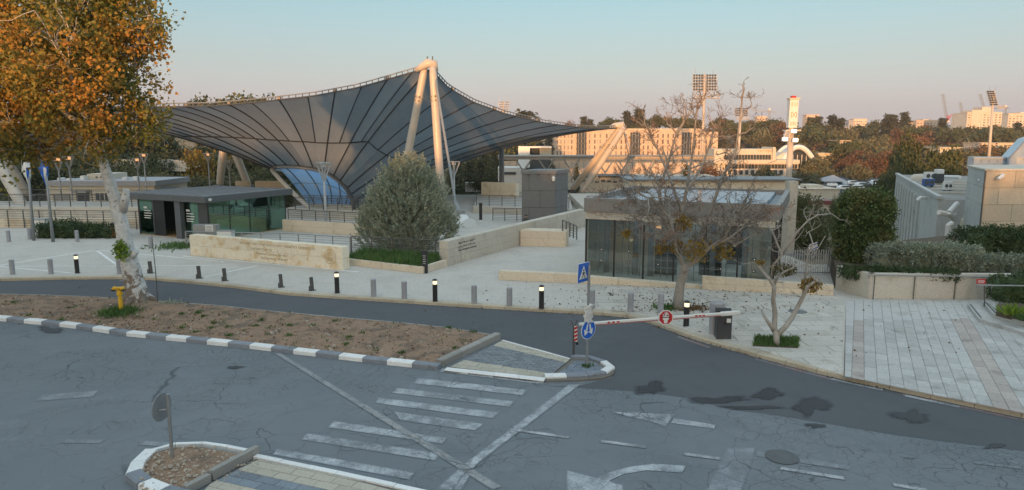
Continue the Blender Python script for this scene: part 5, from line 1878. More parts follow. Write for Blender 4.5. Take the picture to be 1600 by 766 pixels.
M['fabric'] = fabric_mat()
_m, _nt, _nd, _lk, _b = M['eye'], M['eye'].node_tree, M['eye'].node_tree.nodes, M['eye'].node_tree.links, None
_t = _nd.new('ShaderNodeBsdfTranslucent')
_t.inputs[0].default_value = (0.30, 0.55, 0.9, 1)
_x = _nd.new('ShaderNodeMixShader')
_x.inputs[0].default_value = 0.5
_lk.new(_nd['Principled BSDF'].outputs[0], _x.inputs[1])
_lk.new(_t.outputs[0], _x.inputs[2])
_lk.new(_x.outputs[0], _nd['Material Output'].inputs[0])
EDGE = [(0.0, -52, 162, 68), (0.13, 60, 165, 66), (0.26, 170, 167, 64.5), (0.36, 255, 167, 63.5), (0.43, 330, 166, 62.5), (0.49, 400, 160, 61.5), (0.55, 490, 150, 60), (0.60, 560, 137, 59), (0.645, 620, 120, 58.4), (0.68, 664, 107, 58),
        (0.69, 676, 111, 58), (0.72, 700, 137, 61), (0.76, 740, 160, 65.5), (0.81, 790, 178, 71), (0.87, 850, 192, 78), (0.94, 920, 201, 86), (1.0, 966, 200, 92)]
RIM = [(0.0, 425, 265, 70), (0.15, 427, 263, 70), (0.30, 433, 260.5, 70), (0.38, 445, 259.5, 69.8), (0.45, 468, 260.5, 69.3), (0.52, 492, 264, 68.6), (0.60, 513, 271, 67.8), (0.68, 530, 283, 66.8), (0.76, 541, 295, 65.8), (0.84, 548, 307, 65), (0.92, 552.5, 320, 64.4), (1.0, 555, 333, 64)]


def interp(tab, s):
    for a, b in zip(tab[:-1], tab[1:]):
        if s <= b[0] + 1e-9:
            f = (s - a[0]) / (b[0] - a[0])
            return np.array([a[k] + (b[k] - a[k]) * f for k in (1, 2, 3)])
    return np.array(tab[-1][1:])


def near_pt(s, t):
    """s along the edge from the left corner over the front mast to the right corner, t from the edge (0) in to the rim (1)"""
    e, l = interp(EDGE, s), interp(RIM, s)
    k = 0.13 + 0.35 * math.exp(-((s - 0.64) / 0.22) ** 2)
    m = e * 0.45 + l * 0.55
    m[1] = e[1] + (l[1] - e[1]) * k
    q = e * (1 - t) ** 2 + m * 2 * t * (1 - t) + l * t * t
    return D(q[0], q[1], q[2])


RA, RB, RC_ = D(-52, 162, 68), D(966, 200, 92), Vector((-42, 112, 8.3))
cen = D(520, 331, 66)
can = thing('canopy', (cen.x, cen.y, PZ), 'huge dark grey tensile net canopy with blue funnel opening hung from masts', 'canopy')
NS = 30
seam_s = [0.0]
while seam_s[-1] < 1:
    s = seam_s[-1]
    step = 0.052 if s < 0.34 else (0.030 if s < 0.68 else 0.033)
    seam_s.append(min(1.0, s + step))
if 1 - seam_s[-2] < 0.012:
    seam_s.pop(-2)
# the front mast is a corner: make sure a seam lies on it
kk = min(range(len(seam_s)), key=lambda i: abs(seam_s[i] - 0.685))
seam_s[kk] = 0.685
TR = 0.66
for a, b in zip(seam_s[:-1], seam_s[1:]):
    for t0, t1 in ((0.0, TR), (TR, 1.0)):
        mb = MB()
        nu, nv = 3, 9 if t0 == 0 else 6
        for j in range(nv + 1):
            for i in range(nu + 1):
                f = i / nu
                p = near_pt(a + (b - a) * f, t0 + (t1 - t0) * j / nv)
                bul = 4 * f * (1 - f) * 0.10
                mb.v.append((p.x, p.y + bul, p.z - bul * 0.3))
        for j in range(nv):
            for i in range(nu):
                q = j * (nu + 1) + i
                mb.f.append((q, q + nu + 1, q + nu + 2, q + 1))
                mb.m.append(0)
        mb.build('fabric_panel', M['fabric'], can, smooth=True)
for i, s in enumerate(seam_s):
    tmax = 1.0 if i % 2 == 0 else TR
    n = 14
    pts = [near_pt(s, tmax * k / n) + Vector((0, -0.05, -0.02)) for k in range(n + 1)]
    MB().tube(pts, 0.06 if i % 2 == 0 else 0.045, 5).build('seam', M['black'], can)
MB().tube([near_pt(k / 80, TR) + Vector((0, -0.04, -0.01)) for k in range(4, 78)], 0.055, 5).build('ring_seam', M['black'], can)


# rear half of the bowl, from the right corner by the back mast to the left corner
def rear_pt(s, t):
    e = RB.lerp(RC_, s * 2) if s < 0.5 else RC_.lerp(RA, s * 2 - 1)
    e = e - Z3 * (math.sin(math.pi * ((s * 2) % 1.0)) * 0.8)
    a = near_pt(1, 1).lerp(near_pt(0, 1), s) + Vector((0, 6 * math.sin(math.pi * s), 0))
    m = e.lerp(a, 0.72)
    m.z = e.z + (a.z - e.z) * 0.08
    return e * (1 - t) ** 2 + m * 2 * t * (1 - t) + a * t * t


for k in range(16):
    mb = MB()
    for j in range(9):
        for i in range(3):
            mb.v.append(tuple(rear_pt((k + i / 2) / 16, j / 8)))
    for j in range(8):
        for i in range(2):
            q = j * 3 + i
            mb.f.append((q, q + 3, q + 4, q + 1))
            mb.m.append(0)
    mb.build('fabric_panel', M['fabric'], can, smooth=True)
# edge: two cables with rungs, brackets at the seams
for lo, hi, nm in ((0.0, 0.68, 48), (0.69, 1.0, 34)):
    P = [near_pt(lo + (hi - lo) * k / nm, 0) for k in range(nm + 1)]
    up = [p + Vector((0, 0.1, 0.30)) for p in P]
    MB().tube(P, 0.06, 6).build('edge_cable', M['steel_dark'], can)
    MB().tube(up, 0.05, 6).build('edge_cable', M['steel'], can)
    rg = MB()
    n2 = nm * 2
    for k in range(n2 + 1):
        p = near_pt(lo + (hi - lo) * k / n2, 0)
        rg.tube([p, p + Vector((0, 0.1, 0.30))], 0.045, 4)
    rg.build('edge_rungs', M['steel_dark'], can)
    for s in [x for x in seam_s if lo <= x <= hi][::2]:
        p = near_pt(s, 0)
        MB().box(p.x, p.y, p.z + 0.02, 0.34, 0.18, 0.24).build('edge_clamp', M['steel_dark'], can, bevel=0.05)
# the rim of the funnel mouth
rim = [near_pt(k / 60, 1) for k in range(61)]
lowl = [D(x, y, Y) for x, y, Y in ((425, 266, 69.6), (436, 279, 68), (452, 296, 66.4), (470, 313, 65), (492, 334, 63.6))]
MB().tube(rim, 0.20, 8).build('rim', M['steel_dark'], can, smooth=True)
MB().tube([p + Vector((0, -0.1, -0.1)) for p in rim[18:]], 0.14, 8).build('rim', M['steel'], can, smooth=True)
MB().tube(lowl, 0.22, 8).build('rim', M['mast'], can, smooth=True)
# blue membrane set back in the mouth, in strips
rimL = [lowl[0].lerp(lowl[-1], 0)]


def eye_pt(f, t):
    """f across from the lower left rail (0) to the right rim (1); t down"""
    a = interp(RIM, 0.28 + 0.72 * f)
    p = D(a[0] + 2, a[1] + 2, a[2])
    bq = D(492 + 58 * f, 338, 66.2 - 1.2 * f)
    q = p.lerp(bq, t)
    q.y += 2.2 * math.sin(math.pi * min(1, t * 1.0)) ** 0.8 * (0.4 + math.sin(math.pi * f)) * 0.7 + 0.25
    return q


nb_ = 8
for k in range(nb_):
    mb = MB()
    for j in range(9):
        for i in range(4):
            mb.v.append(tuple(eye_pt((k + i / 3) / nb_, j / 8)))
    for j in range(8):
        for i in range(3):
            q = j * 4 + i
            mb.f.append((q, q + 4, q + 5, q + 1))
            mb.m.append(0)
    mb.build('membrane_panel', M['eye'], can, smooth=True)
for k in range(1, nb_):
    P = [eye_pt(k / nb_, j / 10) + Vector((0, -0.06, 0)) for j in range(11)]
    sm = MB().tube(P, 0.05, 5).build('membrane_seam', M['charcoal'], can)
    for j in (4, 8):
        MB().box(P[j].x, P[j].y - 0.05, P[j].z - 0.1, 0.22, 0.1, 0.2).build('spider_fitting', M['steel'], sm)
for j in (0.35, 0.7):
    MB().tube([eye_pt(k / 24, j) + Vector((0, -0.04, 0)) for k in range(25)], 0.025, 4).build('membrane_seam', M['charcoal'], can)
pp_ = D(556, 331, 63.6)
MB().tube([(pp_.x, pp_.y, PZ), (pp_.x, pp_.y, D(556, 312, 63.6).z)], 0.3, 10).build('foot_column', M['charcoal'], can)
gp_ = D(485, 331, 63.4)
MB().box((gp_.x + pp_.x) / 2, 63.8, 0.0, pp_.x - gp_.x + 1, 1.2, 0.25).build('foot_plinth', M['stone_grey'], can)


def mast(label, legs, r, head=None, collar=None, group='canopy masts', extra=None):
    t = thing('canopy_mast', legs[0][1], label, 'mast', group)
    for top, bot in legs:
        d = bot - top
        pts = [top + d * f for f in (0, 0.06, 0.5, 0.95, 1.0)]
        l = MB().tube(pts, [r * 0.75, r, r * 1.08, r, r * 0.6], 16).build('leg', M['mast'], t, smooth=True)
        if collar:
            for f in collar:
                c = top + d * f
                dn = d.normalized()
                MB().tube([c - dn * 0.08, c + dn * 0.08], r * 1.1, 16).build('collar', M['mast'], l)
                for k in range(6):
                    a = k * math.pi / 3
                    o_ = dn.orthogonal().normalized()
                    o2 = dn.cross(o_)
                    q = c + (o_ * math.cos(a) + o2 * math.sin(a)) * r * 1.12
                    MB().box(q.x, q.y, q.z - 0.06, 0.12, 0.12, 0.12).build('bolt', M['charcoal'], l)
        MB().tube([bot - Z3 * 0.25, bot + Z3 * 0.15], r * 1.3, 12).build('foot', M['steel_dark'], t)
    return t


A_top = D(668, 102, 58)
fA1, fA2 = D(618, 346, 59.5), D(692, 344, 57.5)
fA1.z = fA2.z = PZ
tA = mast('tall front canopy mast of two cream legs meeting at the canopy peak', [(D(664, 104, 58), fA1), (D(676, 104, 57.6), fA2)], 0.315, collar=(0.19, 0.215))
hd = MB()
hd.tube([D(650, 110, 58), D(660, 104, 57.8), D(668, 99, 57.8), D(678, 100, 57.8), D(681, 112, 58)], [0.18, 0.3, 0.4, 0.37, 0.22], 10)
hd.build('head', M['mast'], tA, smooth=True)
for px in (668, 676):
    q = D(px, 99, 57.8)
    MB().tube([q, q + Z3 * 0.55], 0.05, 6).build('pin', M['steel_dark'], tA)
B_top = D(971, 198, 92)
tB = mast('distant right canopy mast leaning towards the campus building', [(B_top, D(893, 298, 95)), (B_top + Vector((0.35, -0.3, 0)), D(907, 303, 90))], 0.42, collar=(0.30, 0.33))
hd = MB().tube([D(952, 200, 92), D(960, 197, 92), D(972, 196, 92), D(976, 202, 92)], [0.2, 0.4, 0.55, 0.3], 10).build('head', M['mast'], tB, smooth=True)
for tx, ty, Y in ((982, 243, 96), (985, 236, 88)):
    MB().tube([D(974, 202, 92), D(tx, ty, Y)], 0.06, 5).build('stay', M['steel'], tB)
D_top = D(-58, 155, 68)
tD = mast('pair of thick pale canopy mast legs leaning in at the left edge', [(D_top, D(40, 331, 60.5)), (D_top + Vector((0.3, 0.4, 0)), D(44, 308, 70))], 0.47)
tC = mast('rear canopy mast seen beneath the left part of the canopy', [(D(352, 205, 108), D(343, 291, 108)), (D(354, 205, 108), D(388, 291, 107))], 0.55)
# guy rod and concrete anchor
a_ = thing('guy_rod', D(724, 346, 53.5), 'slim guy rod running from the front mast head down to the concrete anchor', 'guy rod')
gr0, gr1, gr2 = D(679, 116, 57.6), D(712, 318, 54), D(721, 344, 53.4)
MB().tube([gr0, gr1], 0.10, 8).build('rod', M['steel'], a_)
MB().tube([gr1, gr2], [0.2, 0.17], 8).build('sleeve', M['steel'], a_)
ab, at_ = D(731, 372, 52.2), D(722, 341, 53.3)
an = thing('concrete_anchor', (ab.x, ab.y, PZ), 'white tapering concrete anchor block behind the ramp wall', 'anchor block')
MB().tube([(ab.x + 0.1, ab.y, PZ), ab.lerp(at_, 0.5), at_, at_ + Vector((-0.05, 0.1, 0.25))], [0.78, 0.66, 0.5, 0.3], 18).build('block', M['white'], an, smooth=False)
MB().box(at_.x, at_.y - 0.1, at_.z + 0.15, 0.5, 0.3, 0.45, 0.2).build('bracket', M['steel'], an)

# dark grey plant box on the walk, with a person's head before it
q0, q1 = D(815, 340, 55), D(867, 340, 55)
t = thing('plant_room', (q0.x, 55, PZ), 'dark grey panelled plant room box beside the ramp wall', 'plant room')
bw = q1.x - q0.x
zt = D(840, 272, 55).z
body_d = 2.6
sl = Vector((0.45, 0.89, 0)).normalized()
o_ = Vector((q0.x, 55, PZ))
MB().obox(o_ + Vector((0.02, 0.02, 0)), (bw - 0.04, 0, 0), sl * body_d, Z3 * (zt - PZ)).build('body', M['black'], t)
MB().obox(o_ + Vector((-0.08, -0.08, zt - PZ)), (bw + 0.16, 0, 0), sl * (body_d + 0.2), Z3 * 0.3).build('roof', M['roof_grey'], t, bevel=0.02)
hgt = zt - PZ
for c in range(3):
    z0, z1 = PZ + hgt * c / 3 + 0.012, PZ + hgt * (c + 1) / 3 - 0.012
    cuts = [0, 0.22, 1.0] if c % 2 == 0 else [0, 0.55, 1.0]
    for a, b in zip(cuts[:-1], cuts[1:]):
        MB().obox((o_.x + bw * a + 0.012, 54.98, z0), (bw * (b - a) - 0.024, 0, 0), (0, 0.04, 0), (0, 0, z1 - z0)).build('panel', M['boxgrey'], t)
    for a, b in ((0, 0.5), (0.5, 1.0)):
        MB().obox(Vector((o_.x + bw, 55, z0)) + sl * (body_d * a + 0.012) - Vector((0.02, 0, 0)), sl * (body_d * (b - a) - 0.024), (0.04, 0, 0), (0, 0, z1 - z0)).build('panel', M['boxgrey'], t)
MB().tube([(q1.x - 0.15, 54.96, zt - 0.25), (q1.x - 0.15, 54.8, zt - 0.3), (q1.x - 0.15, 54.78, zt - 0.55)], [0.12, 0.14, 0.09], 10).build('camera_dome', M['white'], t)
for k in range(3):
    MB().box(o_.x + bw * (0.2 + 0.3 * k), 54.9, zt - 0.12, 0.16, 0.12, 0.1).build('gutter_bracket', M['steel_dark'], t)

# right-hand glass pavilion
PA = Vector((3.7, 34.25, 0))
pw, pd = Vector((0.915, -0.403, 0)), Vector((0.403, 0.915, 0))
PWL, PDL = 8.75, 9.2
FZ0, FZ1 = 3.38, 4.06
t = thing('glass_pavilion', PA + Z3 * PZ, 'square glass pavilion with taupe fascia and blue skylight roof behind bare tree', 'pavilion')
pav = t


def pbox(a, b, c, d, z0, z1, name, mat, parent=None, bevel=0.0):
    """a..b along the front, c..d back into the depth"""
    return MB().obox(PA + pw * a + pd * c + Z3 * z0, pw * (b - a), pd * (d - c), Z3 * (z1 - z0)).build(name, mat, parent or pav, bevel=bevel)


pbox(-0.05, PWL + 0.3, -0.25, 0.0, FZ0, FZ1, 'fascia', M['taupe'], bevel=0.012)
pbox(PWL + 0.05, PWL + 0.3, 0.004, PDL, FZ0, FZ1, 'fascia', M['taupe'], bevel=0.012)
pbox(-0.05, 0.2, 0.004, PDL, FZ0, FZ1, 'fascia', M['taupe'], bevel=0.012)
pbox(-0.05, PWL + 0.3, PDL + 0.004, PDL + 0.25, FZ0, FZ1, 'fascia', M['taupe'])
roof = pbox(0.2, 1.48, 0.0, PDL, 3.62, 3.80, 'roof', M['roof_grey'])
pbox(8.36, PWL + 0.05, 0.0, PDL, 3.62, 3.80, 'roof', M['roof_grey'])
pbox(1.482, 8.358, 0.0, 0.5, 3.62, 3.80, 'roof', M['roof_grey'])
pbox(1.482, 8.358, PDL - 0.4, PDL, 3.62, 3.80, 'roof', M['roof_grey'])
for k in range(6):
    a0_ = 1.5 + k * 1.15
    pbox(a0_, a0_ + 1.09, 0.5, PDL - 0.4, 3.80, 3.99, 'skylight_panel', M['skylight'], roof)
for j in range(4):
    pbox(0.0, PWL + 0.08, -0.13, -0.05, 3.04 + j * 0.085, 3.04 + j * 0.085 + 0.07, 'louvre_slat', M['stone_grey'])
pbox(0.0, PWL + 0.08, -0.045, 0.02, 3.0, FZ0, 'louvre_backing', M['interior'])
nx_ = 6
for k in range(nx_):
    a = PWL * k / nx_
    g_ = pbox(a + 0.04, a + PWL / nx_ - 0.04, 0.03, 0.045, PZ + 0.02, 3.03, 'glass_pane', M['glass'])
    for z in (0.95, 1.5):
        c = PA + pw * (a + PWL / nx_ * (0.5 if k else 0.55)) + pd * 0.028 + Z3 * z
        mk_ = disc(MB(), c, pw, Z3, 0.075, -0.004 if False else 0.004, 16).build('glass_marker', M['black'], g_)
        disc(MB(), c - pd * 0.0045, pw, Z3, 0.034, 0.003, 12).build('marker_dot', M['white'], mk_)
for f in (0.055, 0.09, 0.20, 0.235, 0.30, 0.42, 0.455, 0.60, 0.77, 0.90):
    pbox(PWL * f - 0.02, PWL * f + 0.02, 0.55, 0.60, PZ + 0.03, 2.95, 'door_frame', M['steel'])
for k in range(nx_ + 1):
    a = PWL * k / nx_
    pbox(a - 0.035, a + 0.035, 0.0, 0.09, PZ, 3.04, 'mullion', M['black'])
for k in range(5):
    c0 = PDL * k / 5
    MB().obox(PA + pw * PWL + pd * (c0 + 0.1) + Z3 * PZ, pd * (PDL / 5 - 0.08), pw * 0.02, Z3 * 2.9).build('glass_pane', M['glass_blue'], t)
    MB().obox(PA + pw * (PWL - 0.02) + pd * (c0 + 0.01 + (0.1 if k == 0 else 0)) + Z3 * PZ, pd * 0.07, pw * 0.09, Z3 * 2.92).build('mullion', M['black'], t)
    pbox(PWL - 0.05, PWL + 0.02, c0 + 0.1, c0 + PDL / 5, 3.05, FZ0, 'louvre_slat', M['stone_grey'])
pbox(0.05, PWL - 0.05, 0.1, PDL, PZ + 0.004, PZ + 0.03, 'floor', M['stone_grey'])
pbox(0.05, PWL - 0.06, PDL - 0.6, PDL - 0.3, PZ, 3.6, 'back_wall', M['interior'])
pbox(0.12, PWL * 0.42, 3.9, 4.1, PZ, 2.9, 'inner_wall', M['interior'])
pbox(0.0, 0.1, 0.1, PDL, PZ, 3.6, 'side_wall', M['stone_grey'])
pbox(PWL * 0.42, PWL * 0.62, 5.0, 5.2, PZ, 3.1, 'inner_wall', M['stone_grey'])
pbox(PWL * 0.70, PWL * 0.82, 5.9, 6.0, PZ, 2.7, 'dark_doorway', M['interior_dark'])
pbox(PWL * 0.84, PWL - 0.08, 2.0, 2.2, PZ, 3.2, 'inner_wall', M['interior'])
for k, f in enumerate((0.09, 0.24, 0.35, 0.68, 0.86)):
    c = PA + pw * PWL * f + pd * (1.0 if k % 2 == 0 else 1.8)
    MB().lathe(c.x, c.y, [(0.14, PZ + 0.03), (0.14, 3.6)], 16).build('column', M['bollard'], t, smooth=True)
for f, z, d_ in ((0.92, 2.86, 1.95), (0.30, 2.2, 3.85)):
    c = PA + pw * PWL * f + pd * d_
    MB().obox(c + Z3 * z, pw * 0.32, pd * -0.08, Z3 * 0.1).build('wall_lamp', M['lamp_warm'], t)
c = PA + pw * PWL * 0.265 + pd * 0.9
MB().lathe(c.x, c.y, [(0.15, PZ + 0.03), (0.15, 1.05), (0.02, 1.06)], 14).build('sign_stand', M['steel'], t)
MB().lathe(c.x, c.y, [(0.16, 1.06), (0.16, 1.25), (0.02, 1.26)], 14).build('stand_top', M['wood'], t)
for f0, f1, z0, c0 in ((0.36, 0.48, PZ + 0.03, 1.6), (0.60, 0.72, PZ + 0.03, 2.2)):
    sh = pbox(PWL * f0, PWL * f1, c0, c0 + 0.4, z0, 1.9, 'display_rack', M['interior_dark'])
    for k in range(4):
        pbox(PWL * f0 - 0.02, PWL * f1 + 0.02, c0 - 0.05, c0 + 0.38, 0.5 + k * 0.38, 0.53 + k * 0.38, 'shelf', M['bollard'], sh)
cm = PA + pw * (PWL + 0.2) + Z3 * 3.32
MB().tube([cm, cm - pd * 0.2], 0.05, 8).build('camera_dome', M['white'], t)
# beige building with flat roof right behind the pavilion
b0 = D(1020, 290, 46)
t = thing('flat_roof_building', (b0.x, 46, PZ), 'long beige flat roofed block right behind the glass pavilion', 'building')
bz0, bz1 = PZ, D(1100, 283, 46).z
bl, br = D(985, 280, 46).x, D(1243, 280, 46).x
MB().box((bl + br) / 2, 46 + 1.5, bz0, br - bl, 3.0, bz1 - bz0).build('wall', M['stone'], t)
MB().box((bl + br) / 2 + 0.1, 46 + 1.5, bz1 + 0.002, br - bl + 0.5, 3.5, 0.14).build('roof', M['roof_grey'], t, bevel=0.03)
cx = D(1235, 320, 41.2).x
MB().box(cx, 41.2, PZ, 0.5, 0.7, D(1235, 283, 41.2).z - PZ).build('side_pier', M['stone_grey'], t)

# ------------------------------------------------------------------ stone museum building, right
K = Vector((27.9, 40.9, 0))
BU = Vector((0.43, 0.9, 0)).normalized()
t = thing('museum_building', K, 'big pale stone building with dappled sunlit front at the right edge', 'building')
BZ = 5.05
fr = Vector((1, 0.07, 0)).normalized()
MB().hexa([tuple(K + fr * 0.05 + BU * 0.05 + Z3 * -1), tuple(K + fr * 18 + BU * 0.05 + Z3 * -1), tuple(K + fr * 18 + BU * 7 + Z3 * -1), tuple(K + fr * 0.05 + BU * 6.5 + Z3 * -1),
           tuple(K + fr * 0.05 + BU * 0.05 + Z3 * (BZ - 0.02)), tuple(K + fr * 18 + BU * 0.05 + Z3 * (BZ - 0.02)), tuple(K + fr * 18 + BU * 7 + Z3 * (BZ - 0.02)), tuple(K + fr * 0.05 + BU * 6.5 + Z3 * (BZ - 0.02))]).build('core', M['joint'], t)
M['museum'] = stone_like('museum_limestone', (0.50, 0.42, 0.32), (0.58, 0.50, 0.39), 0.8, 12, 0.88, 0.07, 0.25, stain=(0.44, 0.36, 0.26), stain_scale=0.6)
rows_ = 6
for r_ in range(rows_):
    z0 = BZ - (r_ + 1) * 1.0 + 0.008
    x = -(r_ % 2) * 0.95
    while x < 12:
        a, b = max(0, x) + 0.008, min(12, x + 1.9) - 0.008
        if b - a > 0.1:
            MB().obox(K + fr * a + Z3 * z0 - BU * random.uniform(0, 0.012), fr * (b - a), BU * 0.06, Z3 * 0.984).build('stone_block', M['museum'], t)
        x += 1.9
    y = -(r_ % 2) * 0.6
    while y < 6.4:
        a, b = max(0.06, y) + 0.008, min(6.4, y + 1.3) - 0.008
        if b - a > 0.1:
            MB().obox(K + BU * a + Z3 * z0, BU * (b - a), fr * 0.06, Z3 * 0.984).build('stone_block', M['concrete_grey'], t)
        y += 1.3
MB().obox(K - fr * 0.05 - BU * 0.05 + Z3 * (BZ + 0.002), fr * 18, BU * 6.8, Z3 * 0.12).build('roof', M['stone_grey'], t, bevel=0.02)
for px, py in ((1535, 278), (1566, 274)):
    q = D(px, py, 41.0 if px > 1545 else 43)
    MB().tube([q, q + Vector((-0.25, -0.35, -0.05)), q + Vector((-0.55, -0.45, -0.2))], [0.13, 0.12, 0.1], 8).build('water_spout', M['white'], t)
MB().tube([K + Vector((-0.03, -0.05, -0.5)), K + Vector((-0.03, -0.05, BZ))], 0.05, 6).build('corner_strip', M['steel_dark'], t)
# lower ribbed wing
J0, J1 = Vector((31.2, 50.5, 0)), Vector((46.5, 84, 0))
wd = (J1 - J0).normalized()
wn_ = Vector((wd.y, -wd.x, 0))
t = thing('ribbed_wing', J0, 'lower museum wing with ribbed grey stone side wall and cluttered roof', 'building')
LZ0, LZ1 = 2.55, 2.35
Lw = (J1 - J0).length
MB().obox(J0 + wn_ * 0.02 + Z3 * -9, wd * Lw, wn_ * 14, Z3 * (LZ0 + 9)).build('wall', M['concrete_grey'], t)
for k in range(9):
    s = Lw * (0.30 + 0.075 * k) if k else Lw * 0.30
    MB().obox(J0 + wd * s - wn_ * 0.16 + Z3 * -8, wd * 1.1, wn_ * 0.18, Z3 * (LZ0 + 7.3)).build('rib', M['concrete_grey'], t)
MB().obox(J0 - wn_ * 0.1 + wd * -0.1 + Z3 * LZ0, wd * (Lw + 0.3), wn_ * 0.35, Z3 * 0.22).build('parapet', M['concrete_grey'], t)
MB().obox(J0 + wn_ * 0.3 + wd * 0.3 + Z3 * (LZ0 + 0.002), wd * (Lw - 0.6), wn_ * 13, Z3 * 0.03).build('roof', M['kerb_concrete'], t)
for k in range(5):
    MB().obox(J0 + wd * (5 + 4.3 * k) + wn_ * 0.6 + Z3 * (LZ0 + 0.034), wd * 0.35, wn_ * 6.5, Z3 * 0.14).build('roof_beam', M['stone_grey'], t)
MB().tube([J0 + wd * 6 - wn_ * 0.05 + Z3 * (LZ0 - 0.4), J0 + wd * 5.8 - wn_ * 0.5 + Z3 * (LZ0 - 0.35), J0 + wd * 5.5 - wn_ * 0.8 + Z3 * (LZ0 - 0.6)], 0.12, 8).build('water_spout', M['white'], t)
# lower linking block with pipes
MB().obox(K + BU * 6.6 + Z3 * -2 + fr * 0.4, BU * 3.6, fr * 8, Z3 * (2 + 1.2)).build('link_block', M['stone'], t)
q = [D(1479, 385, 45), D(1482, 352, 45), D(1488, 349, 45)]
dp = MB().tube(q, [0.17, 0.17, 0.19], 10).build('drain_pipe', M['white'], t)
for a, b in (((1467, 332), (1492, 337)), ((1483, 332), (1496, 318)), ((1483, 332), (1490, 342))):
    MB().tube([D(*a, 46), D(*b, 46.5)], 0.17, 8).build('drain_pipe', M['white'], t)


def ac(px, py, Y, w, h, label, blue=False):
    q = D(px, py, Y)
    t_ = thing('air_conditioner', q, label, 'air conditioner')
    MB().box(q.x, Y, q.z, w, w * 0.4, h).build('casing', M['blue_unit'] if blue else M['white'], t_, bevel=0.02)
    for s in (-1, 1):
        disc(MB(), Vector((q.x + s * w * 0.24, Y - w * 0.2 - 0.002, q.z + h * 0.5)), Vector((1, 0, 0)), Z3, min(w * 0.2, h * 0.4), 0.01, 16).build('fan_grille', M['steel_dark'], t_)
    for s in (-1, 1):
        MB().box(q.x + s * w * 0.35, Y, q.z - 0.12, 0.08, w * 0.4, 0.12).build('foot', M['steel_dark'], t_)
    return t_


ac(1452, 281, 68, 1.0, 0.75, 'white air conditioner with two fans on the wing roof above the blue unit')
ac(1450, 290, 62, 0.95, 0.6, 'blue roof unit in front of the white air conditioner', True)
ac(1480, 297, 58, 0.7, 0.7, 'beige air conditioner pair nearest the tall block')
q = D(1466, 284, 66)
t = thing('roof_duct', q, 'upright dark duct with white cap on the wing roof', 'duct')
MB().box(q.x, 66, q.z - 0.1, 0.65, 0.65, 0.85).build('duct', M['charcoal'], t)
MB().box(q.x, 66, q.z + 0.752, 0.62, 0.62, 0.42).build('cap', M['white'], t, bevel=0.03)
q = D(1435, 281, 72)
t = thing('roof_tank', q, 'pale rounded cover on the wing roof behind the air conditioner', 'roof cover')
MB().tube([(q.x - 1.0, 72, q.z - 0.2), (q.x - 0.4, 72, q.z + 0.1), (q.x + 1.0, 72, q.z + 0.15)], [0.25, 0.5, 0.5], 12).build('cover', M['stone_grey'], t, smooth=True)
MB().tube([D(1468, 276, 70), D(1500, 277, 66)], 0.16, 8).build('pipe', M['white'], t)
# glazed dome structure above the tall block
t = thing('roof_dome', D(1520, 262, 52), 'pale blue glazed roof structure above the tall stone block', 'roof structure')
a, b = D(1522, 248, 52), D(1578, 248, 52)
bk = BU * 3.0
MB().obox((a.x, 52, 4.6), (b.x - a.x + 4, 0, 0), bk, (0, 0, a.z - 4.6)).build('base', painted('pale_blue_sheet', (0.46, 0.53, 0.60), 0.4, 0.25), t)
MB().obox((a.x - 0.05, 51.93, a.z), (b.x - a.x + 4, 0, 0), bk * 1.03, (0, 0, 0.08)).build('coping', M['concrete_grey'], t)
for k in range(5):
    MB().obox((a.x + 0.5 + k * 0.62, 51.97, 5.2), (0.03, 0, 0), (0, 0.02, 0), (0, 0, a.z - 5.3)).build('seam', M['steel'], t)
p0, p1, p2 = D(1578, 246, 51), D(1604, 217, 53), D(1640, 206, 54)
for a_, b_ in ((p0, p1), (p1, p2)):
    lo_a, lo_b = Vector((a_.x, a_.y, 4.6)), Vector((b_.x, b_.y, 4.6))
    MB().hexa([tuple(lo_a), tuple(lo_b), tuple(lo_b + bk), tuple(lo_a + bk), tuple(a_), tuple(b_), tuple(b_ + bk), tuple(a_ + bk)]).build('glazing', bpy.data.materials['pale_blue_sheet'], t)
    MB().tube([a_, b_], 0.06, 6).build('frame', M['steel'], t)

# a person seen over the ramp wall: head, cap and shoulders against the dark box
pq = D(822, 343, 53.0)
# ------------------------------------------------------------------ person sitting by the dark box (only head and shoulders show over the wall)
def skin_body(name, joints, edges, mat, parent=None, sub=2):
    me = bpy.data.meshes.new(name)
    o0 = origin(parent)
    me.from_pydata([tuple(Vector(j[:3]) - o0) for j in joints], edges, [])
    ob = link(name, me, parent)
    sk = ob.modifiers.new('skin', 'SKIN')
    for v, j in zip(me.skin_vertices[0].data, joints):
        v.radius = (j[3], j[4] if len(j) > 4 else j[3])
    me.skin_vertices[0].data[0].use_root = True
    sb = ob.modifiers.new('smooth', 'SUBSURF')
    sb.levels = sb.render_levels = sub
    me.materials.append(mat)
    return ob


